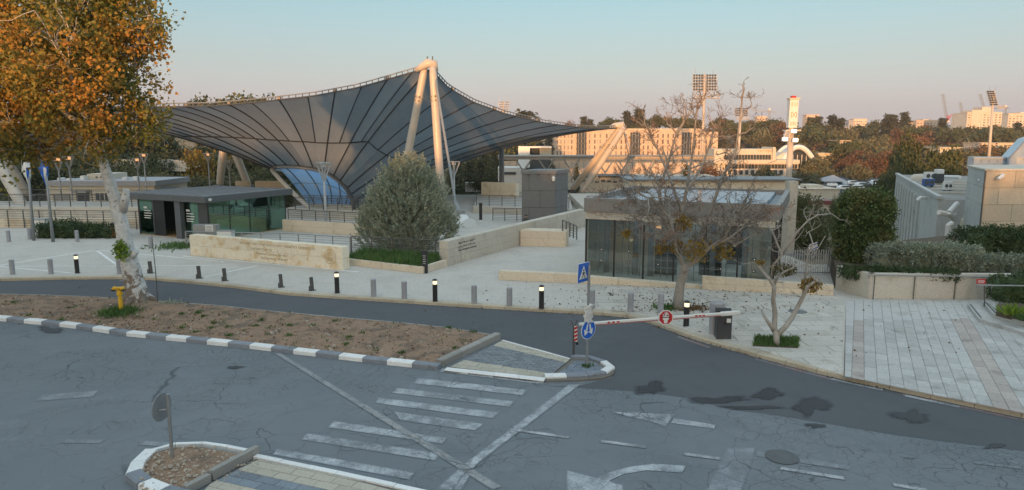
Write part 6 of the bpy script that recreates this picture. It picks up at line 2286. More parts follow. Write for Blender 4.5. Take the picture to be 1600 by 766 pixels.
px_, py_ = pq.x, 53.6
t = thing('person', (px_, py_, PZ), 'person in a black cap and dark jacket sitting by the dark grey box', 'person')
M['skin'] = painted('skin', (0.42, 0.26, 0.19), 0.6, 0.05)
z = PZ
J = [(px_, py_, z + 0.14, 0.15, 0.12), (px_, py_, z + 0.34, 0.15, 0.11), (px_, py_, z + 0.52, 0.17, 0.11), (px_, py_ - 0.01, z + 0.62, 0.06), (px_, py_ - 0.02, z + 0.68, 0.055),
     (px_ - 0.19, py_, z + 0.53, 0.06), (px_ - 0.25, py_ - 0.08, z + 0.3, 0.048), (px_ - 0.14, py_ - 0.26, z + 0.24, 0.036),
     (px_ + 0.19, py_, z + 0.53, 0.06), (px_ + 0.25, py_ - 0.08, z + 0.3, 0.048), (px_ + 0.14, py_ - 0.26, z + 0.24, 0.036),
     (px_ - 0.11, py_ - 0.1, z + 0.14, 0.09), (px_ - 0.13, py_ - 0.42, z + 0.36, 0.07), (px_ - 0.13, py_ - 0.56, z + 0.05, 0.05), (px_ - 0.13, py_ - 0.72, z + 0.04, 0.04),
     (px_ + 0.11, py_ - 0.1, z + 0.14, 0.09), (px_ + 0.13, py_ - 0.42, z + 0.36, 0.07), (px_ + 0.13, py_ - 0.56, z + 0.05, 0.05), (px_ + 0.13, py_ - 0.72, z + 0.04, 0.04)]
E_ = [(0, 1), (1, 2), (2, 3), (3, 4), (2, 5), (5, 6), (6, 7), (2, 8), (8, 9), (9, 10), (0, 11), (11, 12), (12, 13), (13, 14), (0, 15), (15, 16), (16, 17), (17, 18)]
skin_body('body', J, E_, M['black'], t)
hz_ = z + 0.80
head = MB().lathe(px_, py_ - 0.03, [(0.02, hz_ - 0.125), (0.065, hz_ - 0.11), (0.083, hz_ - 0.05), (0.09, hz_ + 0.02), (0.085, hz_ + 0.07), (0.05, hz_ + 0.11), (0.01, hz_ + 0.12)], 14).build('head', M['skin'], t, smooth=True)
nm_ = MB().box(px_, py_ - 0.125, hz_ - 0.035, 0.028, 0.035, 0.045)
for s in (-1, 1):
    nm_.box(px_ + s * 0.092, py_ - 0.03, hz_ - 0.04, 0.02, 0.04, 0.06)
nm_.build('nose_and_ears', M['skin'], head, bevel=0.008)
ey = MB()
for s in (-1, 1):
    ey.box(px_ + s * 0.034, py_ - 0.113, hz_ + 0.004, 0.022, 0.01, 0.012)
ey.box(px_, py_ - 0.112, hz_ - 0.072, 0.045, 0.012, 0.01)
ey.build('eyes_and_mouth', M['interior_dark'], head)
cp = MB().lathe(px_, py_ - 0.02, [(0.10, hz_ + 0.03), (0.098, hz_ + 0.09), (0.06, hz_ + 0.14), (0.01, hz_ + 0.15)], 14)
cp.box(px_, py_ - 0.14, hz_ + 0.03, 0.13, 0.10, 0.015)
cp.build('cap', M['black'], t)


# ------------------------------------------------------------------ near trees
def branches(mb, start, direc, length, rad, depth, rnd, tips, spread=0.6, up=0.15, wig=0.25, kids=(2, 4), shrink=0.62, n=5, minr=0.004, ends=None, mb2=None):
    p = Vector(start)
    d = Vector(direc).normalized()
    pts, rr = [p.copy()], [rad]
    seg = 4 if depth > 1 else 3
    for k in range(seg):
        d = (d + Vector((rnd.gauss(0, wig), rnd.gauss(0, wig), rnd.gauss(0, wig) + up))).normalized()
        p = p + d * length / seg
        pts.append(p.copy())
        rr.append(max(minr, rad * (1 - 0.5 * (k + 1) / seg)))
    (mb2 if mb2 is not None and depth < 2 else mb).tube(pts, rr, n if depth > 1 else 4, cap=False)
    if depth == 0:
        tips.append((pts[-1], d))
        return
    nk = rnd.randint(*kids)
    for k in range(nk):
        i = rnd.randint(1, seg)
        s = pts[i]
        nd_ = (d + Vector((rnd.gauss(0, spread), rnd.gauss(0, spread), rnd.gauss(0, spread * 0.8)))).normalized()
        branches(mb, s, nd_, length * shrink * rnd.uniform(0.7, 1.25), rr[i] * 0.68, depth - 1, rnd, tips, spread, up, wig, kids, shrink, n, minr, None, mb2)
    if ends is not None:
        ends.append(pts[-1])


def plane_bark():
    m, nt, nd, lk, b = new_mat('plane_bark')
    p = wpos(nt)
    sep = nd.new('ShaderNodeSeparateXYZ')
    lk.new(p, sep.inputs[0])
    f = maths(nt, 'ADD', noise(nt, p, 3.2, 5, 0.6, 0.6), maths(nt, 'MULTIPLY', ramp(nt, sep.outputs['Z'], 0.0, 3.2), 0.45))
    peel = ramp(nt, f, 0.60, 0.68)
    rough = mixc(nt, noise(nt, p, 18, 4, 0.7), (0.13, 0.095, 0.07), (0.27, 0.22, 0.18))
    pale = mixc(nt, ramp(nt, noise(nt, p, 4.5, 3), 0.4, 0.6), (0.50, 0.50, 0.49), (0.62, 0.62, 0.61))
    spots = ramp(nt, noise(nt, p, 7.5, 3, 0.5), 0.63, 0.68)
    pale = mixc(nt, spots, pale, (0.20, 0.17, 0.14))
    lk.new(mixc(nt, peel, rough, pale), b.inputs['Base Color'])
    b.inputs['Roughness'].default_value = 0.85
    bump(nt, b, maths(nt, 'ADD', noise(nt, p, 16, 4, 0.7), maths(nt, 'MULTIPLY', peel, -0.5)), 0.6, 0.04)
    return m


M['plane_bark'] = plane_bark()
TY = TREE_B.y
t = thing('plane_tree', (TREE_B.x, TREE_B.y, 0.1), 'big leaning plane tree with white peeling bark and orange brown autumn crown', 'tree')
tk = [D(217, 478, TY), D(213, 455, TY), D(206, 425, TY), D(198, 392, TY), D(190, 350, TY), D(176, 300, TY), D(162, 258, TY), D(150, 215, TY + 0.3), D(135, 150, TY + 0.4), D(120, 80, TY + 0.3)]
tk[0].z = 0.0
rd_ = [0.56, 0.42, 0.36, 0.30, 0.255, 0.225, 0.205, 0.18, 0.15, 0.1]
mb = MB()
from mathutils import noise as mnoise
fine, fr_ = [], []
for i in range(len(tk) - 1):
    for k in range(4):
        f = k / 4
        fine.append(tk[i].lerp(tk[i + 1], f))
        fr_.append((rd_[i] * (1 - f) + rd_[i + 1] * f) * (1 + 0.10 * mnoise.noise(Vector((i + f, 0, 5)) * 1.7)))
fine.append(tk[-1])
fr_.append(rd_[-1])
mb.tube(fine, fr_, 16)
for k in range(6):
    a = k * 1.05 + 0.3
    mb.tube([(tk[0].x + 0.35 * math.cos(a), tk[0].y + 0.35 * math.sin(a), 0.35), (tk[0].x + 0.8 * math.cos(a), tk[0].y + 0.8 * math.sin(a), 0.08)], [0.2, 0.05], 8)
mb.build('trunk', M['plane_bark'], t, smooth=True)
for (x0, y0), (x1, y1), r_ in (((192, 330), (197, 296), 0.17), ((200, 398), (184, 384), 0.2), ((198, 408), (214, 392), 0.14)):
    a, b = D(x0, y0, TY), D(x1, y1, TY - 0.2)
    MB().tube([a, a.lerp(b, 0.5) + Vector((0.05, -0.05, 0)), b], [r_, r_ * 1.0, r_ * 0.8], 10).build('stub', M['plane_bark'], t, smooth=True)
PB = [(60, 60, 78, 0), (150, 48, 72, .3), (195, 50, 44, 0), (222, 66, 26, -.5), (240, 46, 14, 0), (40, 150, 72, .5), (128, 148, 80, -.5), (190, 128, 50, .3), (228, 192, 30, 0), (70, 208, 42, .2), (150, 208, 40, -.6), (172, 222, 28, -.6), (-10, 100, 80, 0), (-12, 196, 56, .4),
      (112, -20, 78, 0), (-40, 20, 80, 0), (30, 215, 38, -.4), (185, 20, 50, .5), (100, 90, 80, -1.5), (100, 90, 80, 1.8), (246, 198, 20, 0.2), (22, 242, 24, -.3), (55, 240, 22, 0)]
blobs = []
for px, py, r, dy in PB:
    c = D(px, py, TY + dy * 1.2)
    rr_ = r / 37.0
    blobs.append((c.x, c.y, c.z, rr_, rr_ * 1.1, rr_ * 0.92))
rnd = random.Random(5)
lb = MB()
tips = []
for i, (x, y, z, rx, ry, rz) in enumerate(blobs):
    src = tk[7 + i % 2] if z > tk[7].z else tk[7]
    tgt = Vector((x, y, z))
    d = tgt - src
    m1 = src + d * 0.5 + Vector((rnd.gauss(0, .25), rnd.gauss(0, .25), 0.35))
    lb.tube([src, src + d * 0.2 + Z3 * 0.1, m1, tgt], [0.12, 0.10, 0.07, 0.035], 7, cap=False)
    for q in range(4):
        branches(lb, src.lerp(tgt, 0.55 + 0.12 * q) if q else tgt, d + Vector((rnd.gauss(0, 1.2), rnd.gauss(0, 1.2), rnd.gauss(0.4, 1))), rx * 1.0, 0.035, 2, rnd, tips, 0.7, 0.05, 0.25, (2, 3), 0.65, 5, 0.006)
lb.build('limbs', M['plane_bark'], t)
P = blob_points(blobs, 46000, 0.62, 0.23, 55)
P2 = np.array([list(p) for p, d in tips for _ in range(6)]) + rng.normal(size=(len(tips) * 6, 3)) * 0.16
P = np.concatenate([P, P2])
dn = rng.normal(size=(len(P), 3)) + np.array([0, 0, -0.5])
dn /= np.linalg.norm(dn, axis=1, keepdims=True)
V, F = leaf_arrays(P, 0.145, 0.13, dn, 0.6)
np_mesh('crown', V, F, M['leaf_plane'], t)['kind'] = 'stuff'
sc_ = D(190, 393, TY - 0.35)
P = blob_points([(sc_.x, sc_.y, sc_.z, 0.34, 0.3, 0.42), (sc_.x - 0.05, sc_.y, sc_.z + 0.2, 0.22, 0.2, 0.25)], 420, 0.3)
V, F = leaf_arrays(P, 0.14, 0.08)
np_mesh('fresh_shoots', V, F, M['leaf_lime'], t)['kind'] = 'stuff'

# bare tree before the pavilion
BB = G(1061, 484, PZ)
t = thing('bare_tree', BB, 'large bare pollarded tree with a few yellow leaves in front of the pavilion', 'tree')
bt, bt2 = MB(), MB()
Yb = BB.y
tk = [Vector((BB.x, Yb, PZ - 0.05)), D(1060, 466, Yb), D(1063, 445, Yb), D(1069, 425, Yb), D(1070, 412, Yb)]
bt.tube(tk, [0.27, 0.20, 0.175, 0.18, 0.19], 12)
tips, ends = [], []
rnd = random.Random(21)
limbs = [[(1070, 418), (1058, 395), (1054, 372), (1046, 340), (1020, 312), (1000, 304)], [(1070, 420), (1090, 405), (1108, 388), (1130, 372), (1150, 340), (1165, 310)], [(1058, 398), (1062, 350), (1072, 300), (1082, 240), (1090, 160)],
         [(1054, 375), (1036, 345), (1030, 300), (1045, 250), (1058, 205)], [(1090, 405), (1096, 365), (1112, 325), (1128, 280), (1150, 235), (1158, 170)], [(1054, 378), (1030, 360), (1000, 345), (975, 340)],
         [(1108, 388), (1140, 372), (1168, 350), (1190, 325)], [(1046, 345), (1010, 325), (985, 308), (968, 318)], [(1066, 330), (1045, 275), (1026, 230), (1012, 200)], [(1130, 372), (1150, 382), (1168, 372), (1185, 360)], [(1072, 300), (1096, 262), (1110, 225), (1118, 195)]]
for i, L in enumerate(limbs):
    dy = rnd.uniform(-1.6, 1.6)
    pts = [D(x, y, Yb + dy * k / (len(L) - 1)) for k, (x, y) in enumerate(L)]
    r0 = 0.105 if i < 5 else 0.065
    bt.tube(pts, [r0 * (1 - 0.75 * k / (len(L) - 1)) for k in range(len(L))], 8, cap=False)
    for k in range(1, len(pts)):
        d = pts[k] - pts[k - 1]
        for q in range(3 if k > 1 else 1):
            branches(bt, pts[k - 1].lerp(pts[k], rnd.random()), d.normalized() + Vector((rnd.gauss(0, .7), rnd.gauss(0, .7), rnd.gauss(0.1, .6))), rnd.uniform(0.7, 1.25), r0 * 0.36, 4 if k > 1 else 3, rnd, tips, 0.75, 0.06, 0.28, (2, 3), 0.65, 5, 0.007, None, bt2)
bt.build('branches', M['twig'], t, smooth=True)
bt2.build('twigs', M['fine_twig'], t)
for (a, b, c) in ((1090, 388, 26), (1068, 346, 16), (1132, 392, 16), (1034, 386, 12), (980, 362, 8), (1060, 385, 14)):
    q = D(a, b, Yb - 0.3)
    P = blob_points([(q.x, q.y, q.z, c / 39, c / 39, c / 42)], c * 7, 0.2)
    V, F = leaf_arrays(P, 0.13, 0.10, np.tile([0, 0, -1.0], (len(P), 1)), 0.7)
    np_mesh('leaf_cluster', V, F, M['leaf_yellow'], t)['kind'] = 'stuff'
tuft('grass_tuft', Vector((BB.x - 0.45, BB.y + 0.1, PZ)), 0.5, 420, 0.2, M['grass'], 'grass patch left of the bare tree trunk beside the lit bollard', lean=0.6, w=0.01)
P = np.column_stack([BB.x + 0.5 + rng.normal(size=500) * 0.4, BB.y + 0.1 + rng.normal(size=500) * 0.22, np.full(500, PZ + 0.02) + rng.random(500) * 0.05])
V, F = leaf_arrays(P, 0.1, 0.08, None)
tag(np_mesh('fallen_leaves', V, F, M['dead_leaf']), kind='stuff')

# small pruned tree in its square of grass
SB = G(1214, 538, PZ)
Ys = SB.y
gsq = [G(1176, 542, PZ), G(1247, 545, PZ), G(1249, 529, PZ), G(1180, 527, PZ)]
tag(MB().prism(gsq, PZ, PZ + 0.035).build('tree_pit', M['soil']), kind='structure')
gp = []
while len(gp) < 1300:
    q = G(random.uniform(1174, 1250), random.uniform(526, 546), PZ)
    if inside([(p.x, p.y) for p in gsq], q.x, q.y):
        gp.append((q.x, q.y, PZ + 0.03))
gp = np.array(gp)
dd = np.column_stack([rng.normal(size=len(gp)) * 0.6, rng.normal(size=len(gp)) * 0.6, np.ones(len(gp))])
dd /= np.linalg.norm(dd, axis=1, keepdims=True)
V, F = leaf_arrays(gp, 0.13, 0.025, dd, 0.2)
tag(np_mesh('grass', V, F, M['grass']), kind='stuff')
t = thing('pruned_tree', SB, 'small pruned bare tree with curling branches in a square grass bed', 'tree')
pt = MB()
tips = []
rnd = random.Random(8)
for L, r0 in (([(1214, 538), (1213, 522), (1210, 512), (1211, 490), (1208, 470), (1210, 450), (1204, 438), (1192, 425), (1182, 412)], 0.105), ([(1214, 524), (1228, 510), (1238, 496), (1246, 480), (1254, 465), (1262, 448), (1276, 438), (1284, 445)], 0.095), ([(1211, 520), (1202, 506), (1194, 494), (1190, 484)], 0.075),
              ([(1208, 452), (1213, 435), (1225, 425), (1240, 418), (1262, 412)], 0.05), ([(1204, 440), (1208, 415), (1222, 398), (1214, 380), (1206, 360), (1198, 350)], 0.045), ([(1222, 398), (1236, 380), (1246, 362), (1262, 345), (1278, 336), (1298, 334)], 0.035), ([(1254, 465), (1258, 430), (1262, 400), (1270, 380), (1264, 362)], 0.035)):
    n = len(L)
    pts = [D(x, y, Ys + 0.25 * math.sin(k * 1.3 + r0 * 40)) for k, (x, y) in enumerate(L)]
    if L[0] == (1214, 538):
        pts[0].z = PZ
    pt.tube(pts, [r0 * (1 - 0.55 * k / (n - 1)) for k in range(n)], 9)
    if L[0] != (1211, 520):
        for k in range(2 if r0 > 0.09 else 1, n):
            if k < n * 0.5 and r0 > 0.09:
                continue
            for q in range(2):
                branches(pt, pts[k], Vector((rnd.gauss(0, 1), rnd.gauss(0, .7), rnd.gauss(0.3, .6))), rnd.uniform(0.25, 0.7), 0.016, 2, rnd, tips, 0.7, 0.1, 0.35, (1, 3), 0.65, 5, 0.005)
pt.build('branches', M['bark'], t, smooth=True)
for (a, b, rx, rz, n) in ((1225, 420, 0.42, 0.22, 330), (1266, 444, 0.38, 0.28, 330), (1190, 408, 0.15, 0.1, 50)):
    q = D(a, b, Ys)
    P = blob_points([(q.x, q.y, q.z, rx, rx * 0.8, rz)], n, 0.2)
    V, F = leaf_arrays(P, 0.11, 0.06, np.tile([0, 0, -1.0], (len(P), 1)), 0.8)
    np_mesh('leaf_cluster', V, F, M['leaf_yellow'] if a != 1225 else M['tree_olive'], t)['kind'] = 'stuff'

# olive tree
OY = 43.5
t = thing('olive_tree', (D(640, 400, OY).x, OY, PZ), 'big silvery green olive tree behind the railing beneath the front mast', 'tree')
MB().tube([(D(640, 400, OY).x, OY, PZ), D(642, 370, OY), D(636, 330, OY)], [0.3, 0.22, 0.12], 10).build('trunk', M['bark'], t)
OB = [(632, 296, 40, 0), (650, 312, 44, .4), (612, 318, 36, -.4), (640, 272, 24, 0), (622, 270, 12, 0), (656, 284, 20, .3), (600, 345, 36, 0), (640, 345, 50, -.8), (676, 340, 32, 0), (588, 366, 28, -.3), (630, 372, 42, -.6), (668, 366, 40, -.3), (694, 352, 17, 0), (628, 258, 8, 0), (645, 258, 8, 0), (572, 362, 10, 0), (703, 352, 12, -.2), (668, 300, 14, .3)]
blobs = []
for px, py, r, dy in OB:
    c = D(px, py, OY + dy)
    blobs.append((c.x, c.y, c.z, r / 25.0, r / 25.0, r / 25.5))
lb = MB()
rnd = random.Random(3)
for x, y, z, rx, ry, rz in blobs:
    lb.tube([D(638, 360, OY), Vector((x, y, z)) * 0.5 + D(638, 345, OY) * 0.5, (x, y, z)], [0.09, 0.06, 0.02], 6, cap=False)
lb.build('limbs', M['bark'], t)
bl = np.array(blobs)
w = bl[:, 3] ** 2.2
k = 4800
idx = rng.choice(len(bl), size=k, p=w / w.sum())
d = rng.normal(size=(k, 3))
d /= np.linalg.norm(d, axis=1, keepdims=True)
Pc = bl[idx, :3] + d * bl[idx, 3:6] * (0.68 + 0.38 * rng.random((k, 1)))
sd_ = d * 0.7 + np.array([0, 0, 0.75])
sd_ /= np.linalg.norm(sd_, axis=1, keepdims=True)
per = 15
st = rng.random((k, per, 1)) * rng.uniform(0.3, 0.8, (k, 1, 1))
Pl = (Pc[:, None, :] + sd_[:, None, :] * st).reshape(-1, 3) + rng.normal(size=(k * per, 3)) * 0.015
dl = np.repeat(sd_, per, 0)
V, F = leaf_arrays(Pl, 0.14, 0.06, dl, 0.75)
np_mesh('crown', V, F, M['leaf_olive'], t)['kind'] = 'stuff'
leafy('green_bush', 'dark bush behind the pavilion corner beyond the bar fence', 'bush', [(D(1258, 345, 44).x, 44, D(1258, 350, 44).z, 1.1, 1.0, 1.7), (D(1275, 350, 44).x, 44.4, D(1270, 368, 44).z, 1.2, 1, 1.4), (D(1250, 320, 44).x, 44.2, D(1250, 325, 44).z, 0.7, .7, 0.9)], 7000, 0.16, 0.07, M['tree_pine'], 0.7, 0.14, 9, 0.7)
SHADE_TOP = 18.3
# ------------------------------------------------------------------ far trees: a few kinds, each copied as things of their own
def proto(name, blobs, n, leaf, mat, trunk, clump=0.5, per=8, core=True):
    """blobs in local metres, base at the origin"""
    root = bpy.data.objects.new(name, None)
    C.objects.link(root)
    MB().tube([(0, 0, -1.5), (0.1, 0, trunk * 0.5), (0, 0, trunk)], [0.32, 0.26, 0.15], 7).build('trunk', M['bark_dark'], root)
    P = blob_points(blobs, n, 0.6, clump, per)
    V, F = leaf_arrays(P, leaf, leaf * 0.8)
    np_mesh('crown', V, F, mat, root)['kind'] = 'stuff'
    return root


def rb(n, cx, cz, R_, H_, r, seed):
    g = np.random.default_rng(seed)
    out = []
    for _ in range(n):
        a, q = g.uniform(0, 6.28), math.sqrt(g.random())
        out.append((R_ * q * math.cos(a) + cx, R_ * q * math.sin(a), cz + H_ * g.uniform(-1, 1) * (1 - 0.5 * q * q), r * g.uniform(0.7, 1.2), r * g.uniform(0.7, 1.2), r * g.uniform(0.5, 0.8)))
    return out


def conifer_blobs(h, r, n, seed, top=0.15):
    g = np.random.default_rng(seed)
    out = []
    for i in range(n):
        f = i / (n - 1)
        rr_ = r * (1 - f) ** 0.8 + top
        a = g.uniform(0, 6.28)
        out.append((math.cos(a) * rr_ * 0.35, math.sin(a) * rr_ * 0.35, h * (0.12 + 0.86 * f), rr_ * 0.85, rr_ * 0.85, h / n * 1.3))
    return out


PR = {
    'pine': proto('pine_tree', rb(9, 0, 8.2, 4.2, 1.6, 2.4, 1), 2600, 0.62, M['tree_pine'], 8, 0.4, 18),
    'pine2': proto('pine_tree', rb(7, 0.4, 6.6, 3.4, 1.9, 2.2, 2), 2200, 0.62, M['tree_olive'], 6.5, 0.4, 18),
    'conifer': proto('conifer_tree', conifer_blobs(14, 3.0, 10, 3), 4200, 0.62, M['tree_dark'], 12, 0.35, 12),
    'cypress': proto('cypress_tree', conifer_blobs(12, 1.3, 9, 4), 1500, 0.45, M['tree_dark'], 10, 0.2),
    'broad': proto('broadleaf_tree', rb(10, 0, 5.0, 3.6, 2.6, 2.0, 5), 2400, 0.55, M['tree_pine'], 5, 0.4, 18),
    'rust': proto('autumn_tree', rb(8, 0, 5.0, 2.8, 2.4, 1.7, 6), 1500, 0.45, M['tree_rust'], 5, 0.45),
    'olive': proto('olive_green_tree', rb(8, 0, 4.0, 2.8, 2.0, 1.8, 7), 2000, 0.5, M['tree_olive'], 4, 0.4),
    'yellow': proto('yellow_tree', rb(7, 0, 4.4, 2.0, 2.4, 1.7, 8), 1900, 0.42, M['tree_yellow'], 4.5, 0.35),
}
for nm_, src, n_, lf in (('nbroad', rb(14, 0, 5.0, 3.4, 2.8, 1.7, 15), 11000, 0.26), ('nolive', rb(11, 0, 4.0, 2.6, 2.0, 1.5, 17), 8000, 0.24), ('nconifer', conifer_blobs(14, 2.7, 11, 13), 8000, 0.30)):
    PR[nm_] = proto({'nbroad': 'broadleaf_tree', 'nolive': 'olive_green_tree', 'nconifer': 'conifer_tree'}[nm_], src, n_, lf, M[{'nbroad': 'tree_pine', 'nolive': 'tree_olive', 'nconifer': 'tree_olive'}[nm_]], 5, 0.3, 9)
# palm
root = bpy.data.objects.new('palm_tree', None)
C.objects.link(root)
MB().tube([(0, 0, -1), (0.1, 0, 5), (0, 0, 10)], [0.35, 0.28, 0.25], 7).build('trunk', M['bark_dark'], root)
pm = MB()
for k in range(22):
    a, e = k * 2.4, 0.9 - 0.09 * k
    pts = [Vector((math.cos(a) * 0.7 * i, math.sin(a) * 0.7 * i, 10 + e * i * 0.7 - 0.16 * i * i)) for i in range(5)]
    s = Vector((-math.sin(a), math.cos(a), 0)) * 0.28
    for i in range(4):
        pm.poly([pts[i] - s, pts[i + 1] - s * 0.8, pts[i + 1] + s * 0.8, pts[i] + s])
pm.build('fronds', M['tree_olive'], root)
PR['palm'] = root
HT = {'pine': 10.5, 'pine2': 8.8, 'conifer': 14.6, 'cypress': 12.6, 'broad': 8.2, 'rust': 7.8, 'olive': 6.6, 'yellow': 7.6, 'palm': 11.0, 'nbroad': 8.4, 'nolive': 6.6, 'nconifer': 14.6}
USED = set()


def far_tree(kind, px, ytop, Y, label, ybase=None, group=None, wid=1.0):
    """stands at pixel column px at distance Y; its tip reaches the picture height ytop"""
    if kind == 'conifer' and Y > 320:
        ytop -= 4
    q = D(px, ytop, Y)
    gz = float(terr(q.x, Y)) if ybase is None else D(px, ybase, Y).z
    h = max(2.0, q.z - gz)
    s = h / HT[kind]
    sw = s * wid * (1.3 if kind == 'conifer' else 1.0)
    r = PR[kind]
    if kind not in USED:
        USED.add(kind)
        o = r
    else:
        o = r.copy()
        C.objects.link(o)
        for ch in r.children:
            c = ch.copy()
            C.objects.link(c)
            c.parent = o
    o.location = (q.x, Y, gz)
    o.scale = (sw, sw, s)
    o.rotation_euler = (0, 0, random.uniform(0, 6.28))
    return tag(o, label, 'tree', group)


# skyline, left to right (labels name what they stand beside)
ONE = [
    ('pine', 345, 157, 300, 'rounded pine top showing just above the canopy edge, nearer the plane tree'),
    ('pine', 396, 155, 300, 'rounded pine top showing above the canopy edge, nearer the front mast'),
    ('conifer', 820, 166, 330, 'tall dark conifer right of the leaning floodlight above the canopy edge', 1.25),
    ('cypress', 840, 174, 330, 'narrow dark conifer just right of the tallest tree above the canopy edge', 1.3),
    ('cypress', 859, 186, 380, 'tiny brown treetop poking above the canopy edge near its right tip'),
    ('rust', 885, 190, 430, 'rusty autumn treetop behind the left end of the pink terraced building'),
    ('conifer', 912, 181, 440, 'dark conifer above the left part of the pink terraced building'),
    ('conifer', 923, 186, 445, 'smaller conifer beside the dark one above the pink terraced building'),
    ('pine', 955, 186, 440, 'wide umbrella pine above the middle of the pink building, left of the conifer pair'),
    ('conifer', 980, 172, 450, 'taller conifer of the pair above the canopy mast tip', 1.1),
    ('conifer', 1000, 168, 450, 'tallest dark conifer above the pink building, right of the mast tip', 1.2),
    ('pine', 1030, 182, 440, 'broad umbrella pine between the tall conifers and the big floodlight tower'),
    ('pine', 1065, 184, 440, 'umbrella pine just left of the big floodlight tower'),
    ('pine', 1080, 186, 445, 'low dark pine directly behind the big floodlight pole'),
    ('pine', 1128, 186, 440, 'umbrella pine right of the big floodlight tower'),
    ('cypress', 1122, 184, 430, 'narrow cypress among pines right of the big floodlight pole'),
    ('cypress', 1133, 180, 430, 'taller narrow cypress among pines right of the big floodlight pole'),
    ('pine', 1150, 192, 425, 'pine left of the smaller floodlight mast'), ('pine', 1175, 190, 430, 'pine right of the smaller floodlight mast'),
    ('palm', 1186, 196, 400, 'left palm of the two behind the low white hall'), ('palm', 1196, 195, 400, 'right palm of the two behind the low white hall'),
    ('rust', 1218, 192, 400, 'reddish autumn tree left of the white sign tower'), ('pine', 1208, 188, 430, 'dark pine behind the reddish tree by the sign tower'),
    ('broad', 1262, 190, 390, 'big rounded green tree right of the sign tower floodlights', 1.3),
    ('conifer', 1268, 182, 430, 'dark conifer in front of the hazy block right of the sign tower'),
    ('conifer', 1280, 180, 430, 'taller dark conifer in front of the hazy block right of the sign tower'),
    ('conifer', 1302, 178, 430, 'tall tree of the dark pair left of the pale tower building', 1.2), ('conifer', 1315, 183, 430, 'right tree of the dark pair left of the pale tower building'),
    ('broad', 1358, 187, 440, 'dark rounded tree right of the pale tower building', 1.1), ('conifer', 1390, 177, 440, 'dark conifer left of the forked conifers on the right skyline', 1.2),
    ('conifer', 1398, 178, 445, 'second dark conifer close beside the skyline conifer'), ('conifer', 1414, 174, 450, 'tallest forked conifer on the right skyline', 1.1),
    ('conifer', 1475, 183, 430, 'lone dark conifer left of the red crane'), ('broad', 1450, 196, 420, 'brown tree below the hazy blocks at right'),
    ('pine', 1510, 200, 420, 'pine below the big pale tower block, left part'), ('pine', 1535, 202, 420, 'pine below the big pale tower block beside the right floodlight'),
    ('pine', 1570, 203, 400, 'pine right of the right floodlight pole'), ('conifer', 1592, 190, 420, 'dark conifer at the right edge of the skyline'),
    ('palm', 1512, 213, 330, 'single palm below the right floodlight'), ('pine', 1322, 222, 300, 'umbrella pine standing alone on the near slope right of the arch', 1.0),
    ('olive', 1345, 222, 310, 'olive green tree right of the lone umbrella pine'), ('olive', 1365, 218, 320, 'paler olive green tree below the dark rounded skyline tree'),
    ('rust', 1440, 212, 330, 'rusty tree behind the big green pine'), ('rust', 1540, 228, 260, 'orange brown tree at the foot of the right floodlight'),
]
for r in ONE:
    far_tree(r[0], r[1], r[2], r[3], r[4], wid=r[5] if len(r) > 5 else 1.0)
# nearer trees below the ridge
NEAR = [
    ('nbroad', 1414, 204, 95, 'big bushy green tree with yellowish top behind the ribbed wing', 0.52), ('nbroad', 1440, 225, 100, 'dark green tree right of the yellowish topped tree behind the wing', 0.6),
    ('pine', 1478, 236, 110, 'dark pine behind the tall stone block, left of the floodlight', 0.45), ('nbroad', 1398, 248, 88, 'dark low tree at the far end of the ribbed wing', 0.3),
    ('nolive', 1308, 296, 90, 'thin treetop above the clipped tree by the parked cars', 0.2),
    ('nbroad', 64, 238, 118, 'dark round tree behind the white building, left of the plane trunk', 1.0), ('nolive', 150, 250, 125, 'olive green tree behind the white building roof', 1.0),
    ('nbroad', 200, 242, 140, 'round green tree right of the plane trunk behind the lamps', 0.9), ('nbroad', 252, 232, 150, 'tall round green tree right of the lamp pair', 0.9),
    ('nolive', 235, 262, 112, 'dense olive green tree in front of the stone terrace bank', 1.0), ('yellow', 312, 226, 135, 'bright yellow autumn tree beneath the canopy edge', 0.62),
    ('rust', 286, 238, 160, 'rusty tree left of the yellow tree', 0.5), ('nolive', 345, 262, 118, 'grey green bush left of the rear mast', 1.2), ('nbroad', 405, 262, 120, 'dark green bush right of the rear mast', 1.0),
    ('nconifer', 705, 246, 150, 'grey green conifer right of the front mast beneath the canopy', 1.1), ('nconifer', 722, 232, 165, 'sunlit tipped conifer second right of the front mast', 1.1),
    ('nconifer', 740, 224, 170, 'tall sunlit conifer in the grove beneath the canopy edge', 1.2), ('nconifer', 757, 218, 175, 'taller sunlit conifer left of the grey pole', 1.2), ('nconifer', 776, 208, 185, 'tallest sunlit conifer right of the grey pole grove', 1.2),
    ('cypress', 732, 245, 145, 'dark narrow conifer in front of the sunlit grove', 1.4), ('cypress', 750, 244, 142, 'second dark narrow conifer before the sunlit grove', 1.4), ('cypress', 716, 250, 140, 'third dark narrow conifer nearest the guy rod', 1.4),
    ('cypress', 864, 250, 150, 'clipped columnar cypress left of the leaning right mast'), ('cypress', 901, 254, 145, 'columnar cypress behind the leaning right mast legs'),
    ('cypress', 1072, 250, 150, 'columnar cypress below the big floodlight tower'), ('nolive', 762, 274, 95, 'round green bush on the beige planter right of the anchor', 1.2),
    ('olive', 1290, 262, 215, 'grey tree above the car park tent'), ('olive', 1258, 268, 200, 'grey bare looking tree left of the car park tent'), ('olive', 1340, 258, 235, 'pinkish grey tree behind the parked cars'),
    ('rust', 1105, 252, 190, 'rusty bush below the low white hall left part'), ('olive', 1195, 262, 210, 'grey bush in front of the low white hall right part'),
]
for r in NEAR:
    far_tree(r[0], r[1], r[2], r[3], r[4], wid=r[5] if len(r) > 5 else 1.0)
rnd = random.Random(77)
PENDING = []


